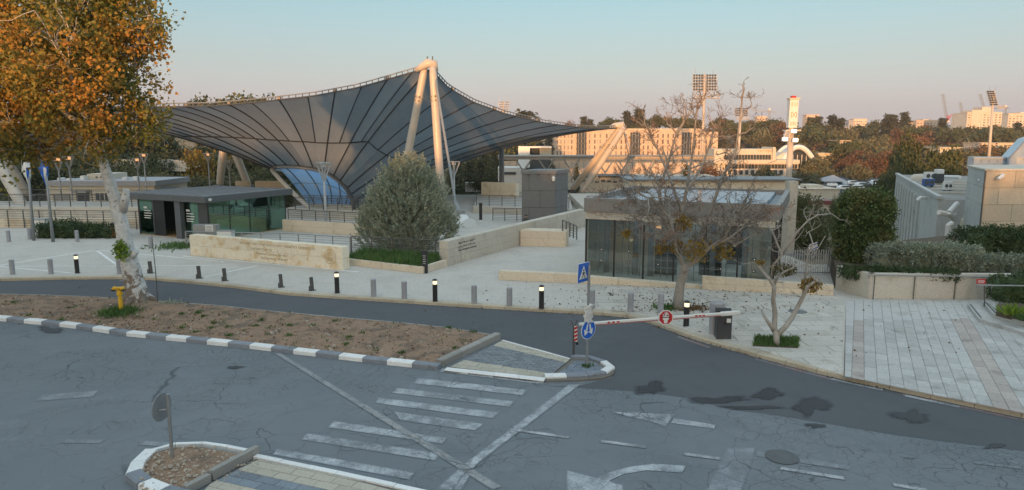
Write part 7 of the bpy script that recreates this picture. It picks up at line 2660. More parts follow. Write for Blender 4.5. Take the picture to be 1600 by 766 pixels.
def later(kind, px, yt, Y, what, where, marks, group, wid):
    PENDING.append([far_tree(kind, px, yt, Y, 'x', group=group, wid=wid), px, what, where, marks])


ORD = ['first', 'second', 'third', 'fourth', 'fifth', 'sixth', 'seventh', 'eighth', 'ninth', 'tenth', 'eleventh', 'twelfth']
RIDGE = [(800, 'the canopy tip'), (846, 'the pink building end'), (940, 'the pink building middle'), (1041, 'the pink building right bay'), (1101, 'the big floodlight'), (1158, 'the smaller floodlight'), (1200, 'the two palms'), (1237, 'the sign tower'), (1285, 'the arch'), (1340, 'the pale tower building'), (1385, 'the skyline conifer'), (1415, 'the forked conifer'), (1448, 'the stepped pink blocks'), (1481, 'the red crane'), (1520, 'the big pale block'), (1553, 'the right floodlight')]
LEFTM = [(-200, 'the left frame edge'), (45, 'the left flag pole'), (90, 'the flag lamp pair'), (160, 'the plane trunk'), (222, 'the right lamp pair'), (312, 'the yellow tree'), (360, 'the rear mast'), (425, 'the blue funnel')]
MIDM = [(400, 'the blue funnel'), (560, 'the olive tree'), (690, 'the front mast'), (784, 'the grey pole')]


def name_pending():
    seen = {}
    for o, px, what, where, marks in sorted(PENDING, key=lambda q: q[1]):
        mk = [m for m in marks if m[0] <= px] or marks[:1]
        k = (what, where, mk[-1][1])
        seen[k] = seen.get(k, 0) + 1
        o['label'] = f'{ORD[min(11, seen[k] - 1)]} {what} {where} right of {mk[-1][1]}'


KN = {'pine': 'umbrella pine', 'broad': 'rounded green tree', 'conifer': 'dark conifer', 'rust': 'rusty tree', 'olive': 'olive green tree', 'pine2': 'olive tinted pine'}
GG = {'pine': 'ridge umbrella pines', 'broad': 'ridge rounded trees', 'conifer': 'ridge conifers', 'rust': 'ridge autumn trees', 'olive': 'ridge olive trees', 'pine2': 'ridge olive tinted pines'}
for k in range(115):
    px = rnd.uniform(850, 1640)
    Y = rnd.uniform(395, 450)
    kind = rnd.choice(['pine', 'pine', 'pine2', 'pine', 'broad', 'broad', 'rust', 'olive', 'conifer'])
    yt = 199 + rnd.uniform(-4, 14) + (430 - Y) * 0.25
    later(kind, px, yt, Y, KN[kind], 'on the wooded ridge', RIDGE, 'ridge trees of kind ' + KN[kind], rnd.uniform(1.0, 1.4))
for k in range(48):
    px = rnd.uniform(1225, 1640)
    Y = rnd.uniform(250, 345)
    kind = rnd.choice(['olive', 'olive', 'rust', 'rust', 'broad', 'pine2'])
    later(kind, px, 236 + rnd.uniform(-8, 14) + (300 - Y) * 0.15, Y, KN[kind], 'on the sunlit slope', RIDGE, 'slope trees of kind ' + KN[kind], rnd.uniform(1.0, 1.3))
for k in range(42):
    px = rnd.uniform(-60, 470)
    Y = rnd.uniform(150, 260)
    kind = rnd.choice(['conifer', 'conifer', 'broad', 'pine', 'olive', 'broad'])
    later(kind, px, rnd.uniform(188, 222) if px < 250 else rnd.uniform(215, 240), Y, KN[kind], 'in the shaded wood', LEFTM, 'shaded wood trees of kind ' + KN[kind], rnd.uniform(0.9, 1.2))
for k in range(30):
    px = rnd.uniform(440, 800)
    Y = rnd.uniform(300, 380)
    kind = rnd.choice(['pine', 'conifer', 'broad'])
    later(kind, px, rnd.uniform(204, 225), Y, KN[kind], 'behind the canopy', MIDM, 'trees behind the canopy of kind ' + KN[kind], 1.0)
name_pending()
# the rest of the wood reads as one mass
P = []
while len(P) < 9000:
    x, y = random.uniform(-420, 480), random.uniform(300, 560)
    if y < 402 and 0 < x < 150:
        continue
    P.append((x, y, float(terr(x, y)) + random.random() ** 0.7 * (4.5 if y < 450 else 2.0)))
P = np.array(P)
P = np.concatenate([P, np.column_stack([rng.uniform(-160, -40, 5000), rng.uniform(150, 270, 5000), np.zeros(5000)])])
P[9000:, 2] = terr(P[9000:, 0], P[9000:, 1]) + rng.random(5000) ** 0.7 * 5
P = np.repeat(P, 5, 0) + rng.normal(size=(len(P) * 5, 3)) * 1.0
V, F = leaf_arrays(P, 1.1, 0.9)
tag(np_mesh('woods', V, F, M['tree_pine']), kind='stuff')

# ------------------------------------------------------------------ far buildings
def span(x0, x1, Y):
    return D(x0, 215, Y).x, D(x1, 215, Y).x


def zat(py, Y):
    return D(800, py, Y).z


def block(t, x0, x1, y0, y1, Y, depth, name, mat, front=0.0):
    a, b = span(x0, x1, Y)
    z0, z1 = zat(y1, Y), zat(y0, Y)
    return MB().obox((a, Y - front, z0), (b - a, 0, 0), (0, depth, 0), (0, 0, z1 - z0)).build(name, mat, t)


def windows(t, xs, ys, w, h, Y, mat, name='window', front=0.15, frame=None):
    me = None
    for y in ys:
        for x in xs:
            a, b = span(x - w / 2, x + w / 2, Y)
            z0, z1 = zat(y + h / 2, Y), zat(y - h / 2, Y)
            if me is None:
                ww, hh = b - a, z1 - z0
                mb = MB().obox((0, 0, 0), (ww, 0, 0), (0, front, 0), (0, 0, hh))
                ob = mb.build(name, mat)
                ob.parent = t
                me = ob.data
            else:
                ob = bpy.data.objects.new(name, me)
                C.objects.link(ob)
                ob.parent = t
            ob.location = Vector((a, Y - front * 0.4, z0)) - origin(t)


# pink campus building
Y = 380
t = thing('campus_building', D(980, 244, Y), 'long pinkish four storey building with three dark glazed bays under the ridge', 'building')
block(t, 846, 940, 206, 262, Y, 16, 'wall', M['pink_stone'])
block(t, 940, 1100, 203, 262, Y + 0.5, 16, 'wall', M['pink_stone'])
block(t, 1100, 1122, 206, 262, Y + 1, 16, 'wall', M['pink_stone'])
block(t, 938, 1101, 201, 203, Y + 0.2, 17, 'roof_edge', M['pale_stone'])
block(t, 845, 940, 204, 206, Y - 0.3, 17, 'roof_edge', M['pale_stone'])
for x0, x1 in ((901, 916), (985, 1000), (1066, 1080)):
    g_ = block(t, x0, x1, 207, 244, Y, 2, 'glazed_bay', M['window'], 0.8)
    for k in range(4):
        block(t, x0 - 0.5, x1 + 0.5, 215 + k * 8.4, 217 + k * 8.4, Y, 1.0, 'balcony_band', M['charcoal'], 1.1).parent = t
    for k in range(3):
        xx = x0 + (x1 - x0) * (k + 0.5) / 3
        block(t, xx - 0.3, xx + 0.3, 207, 244, Y, 0.5, 'mullion', M['bollard'], 1.0)
XS = [853, 858.5, 864, 871, 876.5, 882, 888, 893.5] + [921, 929.5, 938] + [948, 955, 963, 971, 978] + [1006, 1013, 1020, 1028, 1036, 1044, 1052, 1059] + [1086, 1093, 1104, 1111]
windows(t, XS, (212.5, 221.5, 230.5, 239.5), 2.1, 6.2, Y, M['far_window'])
# low white hall with parapet letters, and the arch
Y = 260
t = thing('white_hall', D(1170, 272, Y), 'low cream two level hall with long window bands left of the sign tower', 'building')
block(t, 1117, 1214, 233, 250, Y + 1, 12, 'upper_wall', M['cream'])
block(t, 1209, 1213, 230, 252, Y, 12, 'end_wall', M['cream'])
block(t, 1117, 1252, 250, 256, Y - 1.5, 16, 'terrace_band', M['cream'])
block(t, 1117, 1250, 256, 264, Y, 12, 'lower_wall', M['interior'])
block(t, 1117, 1235, 264, 276, Y - 1, 14, 'base_wall', M['pale_stone'])
for k in range(16):
    x = 1133 + k * 4.6
    block(t, x, x + 3.8, 242, 249.5, Y + 1, 0.4, 'window', M['window'], 0.25)
for k in range(22):
    x = 1135 + k * 5.2
    if x < 1246:
        block(t, x, x + 4.4, 257, 263.5, Y, 0.4, 'window', M['window'], 0.25)
for k in range(10):
    block(t, 1140 + k * 9, 1145 + k * 9, 266, 273, Y - 1, 0.4, 'window', M['window'], 0.25)
q = D(1197, 237.5, Y + 0.9)
text_mesh('lettering', '׀הספרייה הלאומית׀'[::-1] if False else 'ספרייה'[::-1], 1.1, q, (1, 0, 0), Z3, M['carved'], t, 0.05, 'CENTER', 2.0)
Y = 270
t = thing('arched_hall', D(1250, 258, Y), 'white parabolic arch hall right of the sign tower', 'building')
ac_ = [D(1221 + 53 * k / 24, 258 - 28 * math.sin(math.pi * k / 24) ** 0.75, Y) for k in range(25)]
MB().tube(ac_, 1.0, 8).build('arch', M['white'], t, smooth=True)
MB().tube([p + Vector((0, 9, 0)) for p in ac_], 0.9, 8).build('arch', M['white'], t, smooth=True)
sh = MB()
for k in range(24):
    a, b = ac_[k], ac_[k + 1]
    sh.poly([a + Vector((0, 1.5, 0.1)), b + Vector((0, 1.5, 0.1)), b + Vector((0, 9, 0.1)), a + Vector((0, 9, 0.1))])
so = sh.build('shell_roof', M['white'], t, smooth=True).modifiers.new('thickness', 'SOLIDIFY')
so.thickness = 0.3
inn = [D(1226 + 43 * k / 24, 258 - 23 * math.sin(math.pi * k / 24) ** 0.75, Y + 2) for k in range(25)]
MB().ext(inn, (0, 0.3, 0)).build('glass_end', M['window'], t)
for k in range(5):
    x = 1234 + k * 7
    block(t, x - 0.4, x + 0.4, 242, 258, Y + 1.8, 0.2, 'mullion', M['white'])
wg = MB()
for k in range(3):
    pass
wg.hexa([tuple(D(1213, 258, Y)), tuple(D(1222, 258, Y)), tuple(D(1222, 258, Y) + Vector((0, 8, 0))), tuple(D(1213, 258, Y) + Vector((0, 8, 0))), tuple(D(1213, 245, Y)), tuple(D(1226, 238, Y)), tuple(D(1226, 238, Y) + Vector((0, 8, 0))), tuple(D(1213, 245, Y) + Vector((0, 8, 0)))])
wg.build('sloped_roof', M['pale_stone'], t)

# raised truss walkway with supports, white block, lit screen fence below
Y = 150
t = thing('truss_walkway', D(930, 246, Y), 'long raised truss roof on slanting struts in front of the pink building', 'walkway')
block(t, 778, 1118, 243.5, 245.5, Y, 7, 'deck', M['taupe'])
block(t, 778, 1118, 247.5, 249.5, Y - 0.2, 0.5, 'lower_chord', M['taupe'])
block(t, 778, 1118, 245.5, 247.5, Y + 1, 0.4, 'fascia_band', M['interior'])
rg = MB()
for k in range(70):
    x = 778 + 340 * k / 70
    rg.tube([D(x, 245.5, Y), D(x + 2.4, 248, Y)], 0.07, 4)
    rg.tube([D(x + 2.4, 248, Y), D(x + 4.8, 245.5, Y)], 0.07, 4)
rg.build('lattice', M['taupe'], t)
for k, x in enumerate((818, 854, 893, 933, 971, 1010, 1050, 1090)):
    MB().tube([D(x, 268, Y), D(x - 13, 248, Y)], 0.17, 6).build('strut', M['taupe'], t)
    MB().tube([D(x, 268, Y), D(x + 13, 248, Y)], 0.17, 6).build('strut', M['taupe'], t)
    MB().tube([D(x, 285, Y), D(x, 264, Y)], 0.2, 6).build('post', M['taupe'], t)
Y = 172
t = thing('screen_fence', D(950, 274, Y), 'long translucent screen fence below the truss walkway', 'fence')
for k in range(32):
    x = 788 + k * 9.6
    block(t, x, x + 9.2, 252, 275, Y, 0.2, 'screen_panel', M['pink_stone'])
    block(t, x + 9.1, x + 9.7, 250, 278, Y, 0.3, 'post', M['bollard'], 0.2)
Y = 166
t = thing('white_kiosk', D(836, 280, Y), 'white box building with recessed dark opening on the truss walkway', 'building')
block(t, 810, 828, 229, 262, Y, 6, 'wall', M['white'])
block(t, 828, 862, 229, 231.5, Y, 6, 'roof', M['white'])
block(t, 828, 862, 231.5, 262, Y + 3, 3, 'back_wall', M['cream'])
block(t, 844, 861, 232, 242, Y + 1.2, 1, 'panel', M['cream'])
block(t, 829, 843, 232, 242, Y + 2.8, 0.3, 'window', M['window'])
block(t, 828, 861, 249, 266, Y + 1, 1, 'dark_opening', M['interior_dark'])
Y = 150
t = thing('stepped_stand', D(960, 290, Y), 'pale stand wall with dark openings below the screen fence', 'stand')
block(t, 778, 820, 262, 300, Y + 12, 8, 'wall', M['white'])
block(t, 905, 1000, 277, 300, Y + 6, 8, 'wall', M['pale_stone'])
for k in range(9):
    block(t, 912 + k * 9.5, 918 + k * 9.5, 281 + (k % 3), 284 + (k % 3), Y + 6, 0.3, 'opening', M['interior_dark'], 0.1)
block(t, 1000, 1120, 275, 300, Y + 8, 8, 'wall', M['cream'])
block(t, 786, 806, 269, 273, Y + 11.8, 0.4, 'dark_band', M['interior_dark'])
block(t, 905, 1000, 275, 277.5, Y + 5.5, 9, 'dark_band', M['interior_dark'])
# white low wall right of the grove
t = thing('white_wall', D(752, 292, 100), 'low white wall behind the round bush right of the anchor', 'wall')
block(t, 726, 786, 286, 300, 100, 0.5, 'wall', M['white'])
block(t, 726, 786, 285.2, 286, 99.9, 0.7, 'coping', M['white'])
q0, q1 = D(784, 305, 95), D(784, 205, 95)
t = thing('grey_pole', (q0.x, 95, -1), 'plain grey pole passing beneath the canopy edge left of the white kiosk', 'pole')
MB().tube([(q0.x, 95, -1.0), (q0.x, 95, q1.z)], [0.36, 0.33], 10).build('shaft', M['bollard'], t, smooth=True)
MB().lathe(q0.x, 95, [(0.5, -0.9), (0.5, -0.7)], 10).build('base_ring', M['steel_dark'], t)

# white flat building at left
Y = 98
t = thing('white_building', D(150, 315, Y), 'flat white building with shaded windows behind the left terrace', 'building')
block(t, 68, 235, 291, 330, Y, 10, 'wall', M['cream'])
block(t, 66, 237, 283, 291, Y - 0.3, 10.5, 'parapet', M['bollard'])
block(t, 130, 164, 272, 284, Y + 3, 5, 'roof_room', M['cream'])
block(t, 74, 100, 303, 322, Y, 0.3, 'shutter', M['steel'], 0.15)
w_ = block(t, 113, 131, 300, 316, Y, 0.3, 'window', M['window'], 0.15)
block(t, 111, 133, 297.5, 301, Y, 1.2, 'awning', M['steel'], 1.0)
w_ = block(t, 142, 164, 302, 313, Y, 0.3, 'window', M['window'], 0.15)
for x in (149, 156):
    block(t, x - 0.5, x + 0.5, 302, 313, Y, 0.2, 'window_bar', M['white'], 0.2)
for x, y in ((122, 275), (188, 277), (205, 276), (100, 279), (86, 278)):
    block(t, x - 3, x + 3, y, 284, Y + 2, 1.0, 'roof_vent', M['white'])
for x in (145, 152):
    block(t, x - 1, x + 1, 276, 278, Y + 2.9, 0.3, 'window', M['interior_dark'], 0.1)
# terraces of the stone bank and rocks behind
t = thing('stone_bank', D(270, 258, 150), 'dry stone terrace bank behind the round green trees', 'wall')
for k in range(16):
    a, b = 128 + k * 11.5, 128 + k * 11.5 + 11.2
    block(t, a, b, 251 + 1.5 * math.sin(k), 262, 152, 1.0, 'stone_block', M['stone_grey'])
    block(t, a + 4, b + 4, 262.2, 268, 151, 1.0, 'stone_block', M['stone_grey'])
for a, b, y0, y1, Y, lab in ((545, 650, 0, 0, 0, ''),):
    pass
for x0, x1, y0, y1, Y, lab in ((363, 386, 283, 297, 96, 'small orange lit wall piece left of the rear mast foot'), (394, 440, 283, 300, 94, 'beige wall running from the rear mast to the canopy funnel')):
    a, b = span(x0, x1, Y)
    block_wall('terrace_wall', lab, (a, Y), (b, Y), 0.5, zat(y1, Y), zat(y0, Y), 2, 1.8, M['stone'])
q = D(146, 304, 80)
for px, py, Y, lab in ((150, 303, 84, 'glass roofed info table on the terrace right of the plane trunk'),):
    pass
q = D(262, 300, 80)
t = thing('info_table', (q.x, 80, -0.2), 'tilted grey info board on two legs beyond the glass hut roof', 'info board')
MB().obox((q.x - 0.9, 79.6, q.z), (1.8, 0, 0), (0, 1.2, 0.5), (0, -0.03, 0.06)).build('board', M['steel'], t)
for s in (-0.7, 0.7):
    MB().box(q.x + s, 80.2, -0.2, 0.08, 0.08, q.z + 0.4).build('leg', M['steel_dark'], t)

# white sign tower
Y = 150
t = thing('sign_tower', D(1234, 276, Y), 'tall white sign tower with punched symbols and lit floodlights', 'tower')
b_, tp = D(1233, 282, Y), D(1236, 205, Y)
gz = float(terr(b_.x, Y))
MB().tube([(b_.x, Y, gz), (tp.x, Y, tp.z)], [0.68, 0.62], 12).build('column', M['mast'], t, smooth=True)
MB().tube([(tp.x, Y, tp.z), D(1237, 195, Y), D(1237, 188, Y)], [0.55, 0.45, 0.45], 10).build('neck', M['mast'], t)
a, b = span(1228.5, 1243.5, Y)
z0, z1 = zat(200, Y), zat(156, Y)
pn = MB().obox((a, Y - 0.9, z0), (b - a - 0.2, 0, 0), (0.15, 1.8, 0), (0, 0, z1 - z0)).build('sign_box', M['white'], t, bevel=0.05)
MB().obox((a - 0.15, Y - 1.05, z1), (b - a + 0.2, 0, 0), (0.15, 2.1, 0), (0, 0, 0.35)).build('cap', M['cream'], pn)
MB().obox(((a + b) / 2 - 0.5, Y - 0.5, z1 + 0.35), (0.9, 0, 0), (0, 1, 0), (0, 0, 0.45)).build('red_lamp', M['red'], pn)
cut = MB()
W_ = b - a
for zc, rows in ((0.83, ('##.#.#', '#..#.#', '##.#.#', '#..#.#')), (0.47, ('##..##', '#.##.#', '#.##.#', '##..##')), (0.15, ('#.##.#', '##.##.', '#.##.#', '##.#.#'))):
    ch = (z1 - z0) * (0.05 if zc == 0.47 else 0.036)
    for r_, row in enumerate(rows):
        for c, v in enumerate(row):
            if v == '#':
                cut.obox((a + W_ * (0.18 + 0.105 * c), Y - 0.93, z0 + (z1 - z0) * zc - ch * (r_ - 1)), (W_ * 0.07, 0, 0), (0, 0.02, 0), (0, 0, ch * 0.8))
cut.build('punched_symbols', M['carved'], pn)
pf = MB().obox((tp.x - 1.5, Y - 1.2, tp.z), (3.2, 0, 0), (0, 2.2, 0), (0, 0, 0.3)).build('lamp_platform', M['mast'], t)
for px, py, lit in ((1240, 205, 1), (1226, 217.5, 1), (1242, 219, 1), (1231, 207, 0), (1229, 212, 0)):
    q = D(px, py, Y - 1.6)
    f_ = MB().box(q.x, q.y, q.z - 0.4, 1.1, 0.7, 0.8).build('floodlight', M['white'], t)
    MB().box(q.x, q.y - 0.36, q.z - 0.33, 0.95, 0.02, 0.66).build('lamp_face', M['flood_on'] if lit else M['bollard'], f_)


# stadium floodlight towers
def flood(label, px, ytop, ybot, hx0, hx1, hy0, hy1, Y, cols, rows, plat=None, tilt=0.0, r=0.45, base=None):
    t = thing('floodlight_tower', D(px, ybot, Y), label, 'floodlight tower')
    b_ = D(px if base is None else base, ybot, Y)
    tp = D(px, hy0, Y)
    gz = min(b_.z, float(terr(b_.x, Y)))
    MB().tube([(b_.x, Y, gz), (tp.x, Y, tp.z)], [r * 1.3, r * 0.75], 10).build('mast', M['mast'], t, smooth=True)
    cell_w, cell_h = (hx1 - hx0) / cols, (hy1 - hy0) / rows
    fr = MB()
    for j in range(rows):
        y = hy0 + cell_h * (j + 0.5)
        sh = tilt * (j + 0.5 - rows / 2)
        a, b = D(hx0 + sh, y + cell_h * 0.42, Y - 0.1), D(hx1 + sh, y + cell_h * 0.42, Y - 0.1)
        fr.tube([a, b], 0.06, 4)
        fr.tube([a + Vector((0, 1.2, 0)), b + Vector((0, 1.2, 0))], 0.06, 4)
    for x in (hx0, hx1, (hx0 + hx1) / 2):
        fr.tube([D(x - tilt * rows / 2, hy0, Y), D(x + tilt * rows / 2, hy1, Y)], 0.07, 4)
    fr.build('frame', M['mast'], t)
    me = None
    for j in range(rows):
        for i in range(cols):
            if cols > 6 and i == cols // 2:
                continue
            q = D(hx0 + cell_w * (i + 0.5) + tilt * (j + 0.5 - rows / 2), hy0 + cell_h * (j + 0.5), Y - 0.5)
            if me is None:
                s = cell_w * Y / FOC * 0.36
                sv = min(s, cell_h * Y / FOC * 0.36)
                pts = [(s * math.cos(k * math.pi / 5), 0, sv * math.sin(k * math.pi / 5)) for k in range(10)]
                ob = MB().ext(pts, (0, 0.45, 0)).build('lamp', M['charcoal'])
                ob.parent = t
                me = ob.data
            else:
                ob = bpy.data.objects.new('lamp', me)
                C.objects.link(ob)
                ob.parent = t
            ob.location = q - origin(t)
    if plat:
        x0, x1, y0, y1 = plat
        pf = MB()
        a, b = span(x0, x1, Y)
        z0, z1 = zat(y1, Y), zat(y0, Y)
        pf.obox((a, Y - 0.8, z0), (b - a, 0, 0), (0, 1.6, 0), (0, 0, 0.2))
        for k in range(9):
            x = a + (b - a) * k / 8
            pf.tube([(x, Y - 0.8, z0), (x, Y - 0.8, z1)], 0.06, 4)
        for z in (z1, (z0 + z1) / 2):
            pf.tube([(a, Y - 0.8, z), (b, Y - 0.8, z)], 0.06, 4)
        pf.build('platform', M['mast'], t)
    for x in (hx0 + (hx1 - hx0) * 0.1, hx0 + (hx1 - hx0) * 0.85):
        MB().tube([D(x, hy0, Y), D(x, hy0 - (hy1 - hy0) * 0.3, Y)], 0.05, 4).build('aerial', M['steel'], t)
    return t


flood('tallest stadium floodlight tower with double lamp panel behind the bare tree', 1101, 115, 276, 1083, 1120, 115.5, 142, 200, 9, 6, (1080, 1120, 146, 154), base=1097)
flood('smaller stadium floodlight mast behind the low white hall', 1158, 168, 272, 1149, 1168.5, 168.5, 182, 290, 7, 5, (1149, 1168, 183, 187), r=0.5, base=1152)
flood('far floodlight head rising behind the canopy edge, seen at a slant', 786.5, 156, 240, 778.5, 794.5, 158, 180, 290, 7, 6, None, -0.6, base=783)
flood('floodlight tower seen edge on above the stone building at right', 1553, 141, 240, 1545, 1557, 141.5, 165, 250, 3, 7, (1551, 1563, 165, 170), 0.9, base=1547)


# cranes
def crane(label, px, ytop, ybot, Y, jib=None, lean=0, mat=None):
    t = thing('tower_crane', D(px, ybot, Y), label, 'crane')
    mat = mat or M['steel']
    a, b = D(px, ytop, Y), D(px + lean, ybot, Y)
    w = 1.1 * Y / 900
    mb = MB()
    for s in (-1, 1):
        for s2 in (-1, 1):
            mb.tube([a + Vector((s * w, s2 * w, 0)), b + Vector((s * w, s2 * w, 0))], 0.22 * Y / 900, 4)
    n = 10
    for k in range(n):
        p, q = a.lerp(b, k / n), a.lerp(b, (k + 1) / n)
        s = 1 if k % 2 else -1
        mb.tube([p + Vector((s * w, -w, 0)), q + Vector((-s * w, -w, 0))], 0.15 * Y / 900, 4)
    mb.build('mast', mat, t)
    if jib:
        (x0, y0), (x1, y1) = jib
        p, q = D(x0, y0, Y), D(x1, y1, Y)
        jb = MB()
        up = Vector((0, 0, 1.6 * Y / 900))
        jb.tube([p, q], 0.3 * Y / 900, 4)
        jb.tube([p + up * 0.4, q + up * 0.6], 0.22 * Y / 900, 4)
        for k in range(14):
            c, d = p.lerp(q, k / 14), p.lerp(q, (k + 1) / 14)
            jb.tube([c, c.lerp(d, 0.5) + up * 0.5, d], 0.14 * Y / 900, 4)
        jb.build('jib', mat, t)
        c_ = D(px, y0 - 1.5, Y)
        MB().box(c_.x, Y, c_.z - 1, 2.4, 2.4, 2.4).build('cab', M['white'], t)
    return t


crane('tower crane with long level jib left of the sign tower', 1202, 171, 192, 900, ((1174, 173), (1213, 176)))
crane('slender leaning crane jib left of the red crane', 1473, 147, 190, 900, None, 7)
crane('short leaning crane jib right of the red crane', 1500, 160, 190, 950, None, 6)
crane('leaning crane jib above the big pale tower block', 1531, 147, 170, 900, None, 7)
crane('pale tower crane behind the right floodlight', 1571, 166, 186, 900, ((1556, 168), (1578, 170)))
crane('small red crane beside the lone conifer', 1481, 180, 192, 850, ((1478, 192), (1487, 180)), 0, M['red'])


# far skyline blocks
def tower(label, x0, x1, y0, y1, Y, mat, cols, rows, extra=(), glass_side=None):
    t = thing('tower_block', D((x0 + x1) / 2, y1, Y), label, 'building')
    block(t, x0, x1, y0, y1, Y, (x1 - x0) * Y / FOC * 0.7, 'wall', mat)
    for ex in extra:
        block(t, ex[0], ex[1], ex[2], y1, Y - (ex[3] if len(ex) > 3 else -2), 14, 'wing', mat)
    if cols:
        xs = [x0 + (x1 - x0) * (i + 0.5) / cols for i in range(cols)]
        ys = [y0 + 2.0 + (min(y1, y0 + rows * 4.2) - y0 - 2) * (j + 0.5) / rows for j in range(rows)]
        windows(t, xs, ys, (x1 - x0) / cols * 0.5, 1.7, Y, M['far_window'], front=0.5)
    if glass_side:
        block(t, *glass_side, Y, 8, 'glass_wing', M['glass_blue'] if False else M['bollard'], 1.0)
    block(t, x0 - 0.4, x1 + 0.4, y0 - 0.8, y0, Y - 0.5, 12, 'roof', mat)
    return t


tower('small far block behind the smaller floodlight mast', 1181, 1197, 183, 205, 900, M['pink_stone'], 4, 3, ((1184, 1194, 181.5),))
tower('hazy pink block behind the conifers right of the sign tower', 1258, 1278, 180, 205, 850, M['pink_stone'], 5, 3)
tower('pale tower building with glass side between conifer pairs on the skyline', 1332, 1353, 186.5, 215, 900, M['pale_stone'], 6, 4, ((1317, 1340, 199),), (1324, 1331, 188, 215))
tower('pinkish blocks left of the forked conifer on the right skyline', 1404, 1424, 192, 215, 800, M['pink_stone'], 4, 3)
tower('stepped pink apartment blocks in the middle of the right skyline', 1430, 1466, 189, 215, 800, M['pink_stone'], 7, 5, ((1440, 1452, 186.5), (1452, 1466, 187.5)))
tower('low pale blocks left of the big tower block', 1487, 1512, 196, 215, 750, M['pale_stone'], 5, 3)
tower('big pale stepped tower block on the right skyline', 1508, 1562, 176, 210, 700, M['pale_stone'], 9, 6, ((1530, 1545, 167), (1515, 1530, 172, 1)))
tower('far apartment block at the right edge of the skyline', 1572, 1612, 178, 215, 750, M['pale_stone'], 7, 6, ((1590, 1605, 175.5),))
tower('cream house peeping through trees on the right slope', 1470, 1506, 231, 250, 260, M['cream'], 0, 0)
tower('white low building behind the right floodlight foot', 1533, 1590, 224, 240, 290, M['pale_stone'], 8, 2)
tower('small orange lit house on the slope left of the big green tree', 1313, 1331, 220, 235, 330, M['pink_stone'], 0, 0)
tower('low cream house on the slope right of the arch', 1280, 1302, 240, 252, 300, M['cream'], 0, 0)

# ------------------------------------------------------------------ car park in the valley
Yc = 205
tq = D(1305, 290, Yc)
gz = float(terr(tq.x, Yc))
# flat car park deck
a, b = span(1240, 1420, 195)
zc = zat(292, 205)
tag(MB().obox((a - 10, 150, zc - 0.5), (b - a + 30, 0, 0), (0, 110, 0), (0, 0, 0.5)).build('car_park', M['lane']), kind='structure')
t = thing('parking_tent', (tq.x, Yc, zc), 'grey pyramid tent roof on posts in the far car park', 'tent')
x0, x1 = span(1286, 1322, Yc)
zt0, zt1 = zat(283, Yc), zat(273.5, Yc)
cxm = D(1304, 280, Yc).x
rf = MB()
cs = [(x0, Yc - 3, zt0), (x1, Yc - 3, zt0), (x1, Yc + 5, zt0), (x0, Yc + 5, zt0)]
ap = (cxm, Yc + 1, zt1)
for k in range(4):
    rf.poly([cs[k], cs[(k + 1) % 4], ap])
rf.poly(cs[::-1])
rf.build('roof', M['bollard'], t)
for c in cs:
    MB().tube([(c[0], c[1], zc), c], 0.09, 6).build('post', M['steel'], t)


def car_proto(name, paint):
    r = bpy.data.objects.new(name, None)
    C.objects.link(r)
    prof = [(-2.15, 0.35), (2.15, 0.35), (2.18, 0.75), (1.3, 0.92), (0.75, 1.4), (-1.2, 1.42), (-1.95, 0.95), (-2.18, 0.8)]
    MB().ext([(x, -0.85, z) for x, z in prof], (0, 1.7, 0)).build('body', paint, r, bevel=0.08)
    MB().ext([(1.15, -0.87, 0.95), (0.72, -0.87, 1.32), (-1.15, -0.87, 1.34), (-1.7, -0.87, 0.98)], (0, 1.74, 0)).build('side_windows', M['window'], r)
    for sx in (1.35, -1.35):
        for sy in (-0.78, 0.62):
            w = MB().tube([(sx, sy, 0.32), (sx, sy + 0.2, 0.32)], 0.33, 12).build('wheel', M['black'], r)
    for sy in (-0.6, 0.45):
        MB().box(2.17, sy + 0.08, 0.6, 0.05, 0.3, 0.14).build('headlight', M['white'], r)
    return r


cp_ = {'white': car_proto('parked_car', painted('white_car_paint', (0.72, 0.73, 0.74), 0.3, 0.05)), 'dark': car_proto('parked_car', painted('dark_car_paint', (0.035, 0.04, 0.05), 0.3, 0.05)), 'silver': car_proto('parked_car', painted('silver_car_paint', (0.40, 0.42, 0.44), 0.3, 0.05, 0.3))}
cu_ = set()
CARS = [('dark', 1277, 285, 'dark parked car left of the grey tent'), ('white', 1288, 284, 'white parked car partly under the left tent edge'), ('dark', 1298, 285, 'dark parked car under the middle of the tent'), ('silver', 1310, 285, 'silver parked car under the right tent edge'),
        ('white', 1294, 291, 'white parked car in the second row below the tent left side'), ('white', 1301, 291, 'white parked car below the tent centre'), ('dark', 1309, 291, 'dark parked car below the tent right side'), ('silver', 1317, 290, 'silver parked car right of the tent lower edge'),
        ('white', 1320, 296, 'white parked car nearest the clipped tree top'), ('white', 1333, 288, 'white parked car right of the thin treetop'), ('white', 1347, 291, 'biggest looking white parked car right of the tent'), ('silver', 1360, 289, 'silver parked car right of the big white one'),
        ('white', 1375, 292, 'white parked car near the wing end'), ('silver', 1388, 295, 'silver parked car at the right end of the row'), ('white', 1367, 287, 'white parked car in the back row near the green tree'), ('dark', 1356, 294, 'dark parked car below the silver one'), ('white', 1338, 296, 'white parked car in the front row above the clipped tree'), ('dark', 1380, 287, 'dark parked car under the big green tree')]
for kind, px, py, lab in CARS:
    Yp = (CAM_H - zc) * FOC / (py + 1.5 - 215) * 0.985
    q = G(px, py + 1.5, zc)
    r = cp_[kind]
    if kind not in cu_:
        cu_.add(kind)
        o = r
    else:
        o = r.copy()
        C.objects.link(o)
        for ch in r.children:
            c = ch.copy()
            C.objects.link(c)
            c.parent = o
    o.location = (q.x, q.y, zc)
    o.rotation_euler = (0, 0, random.choice((0.1, 1.4, -0.3, 3.0)))
    tag(o, lab, 'car', 'cars parked in the valley car park')
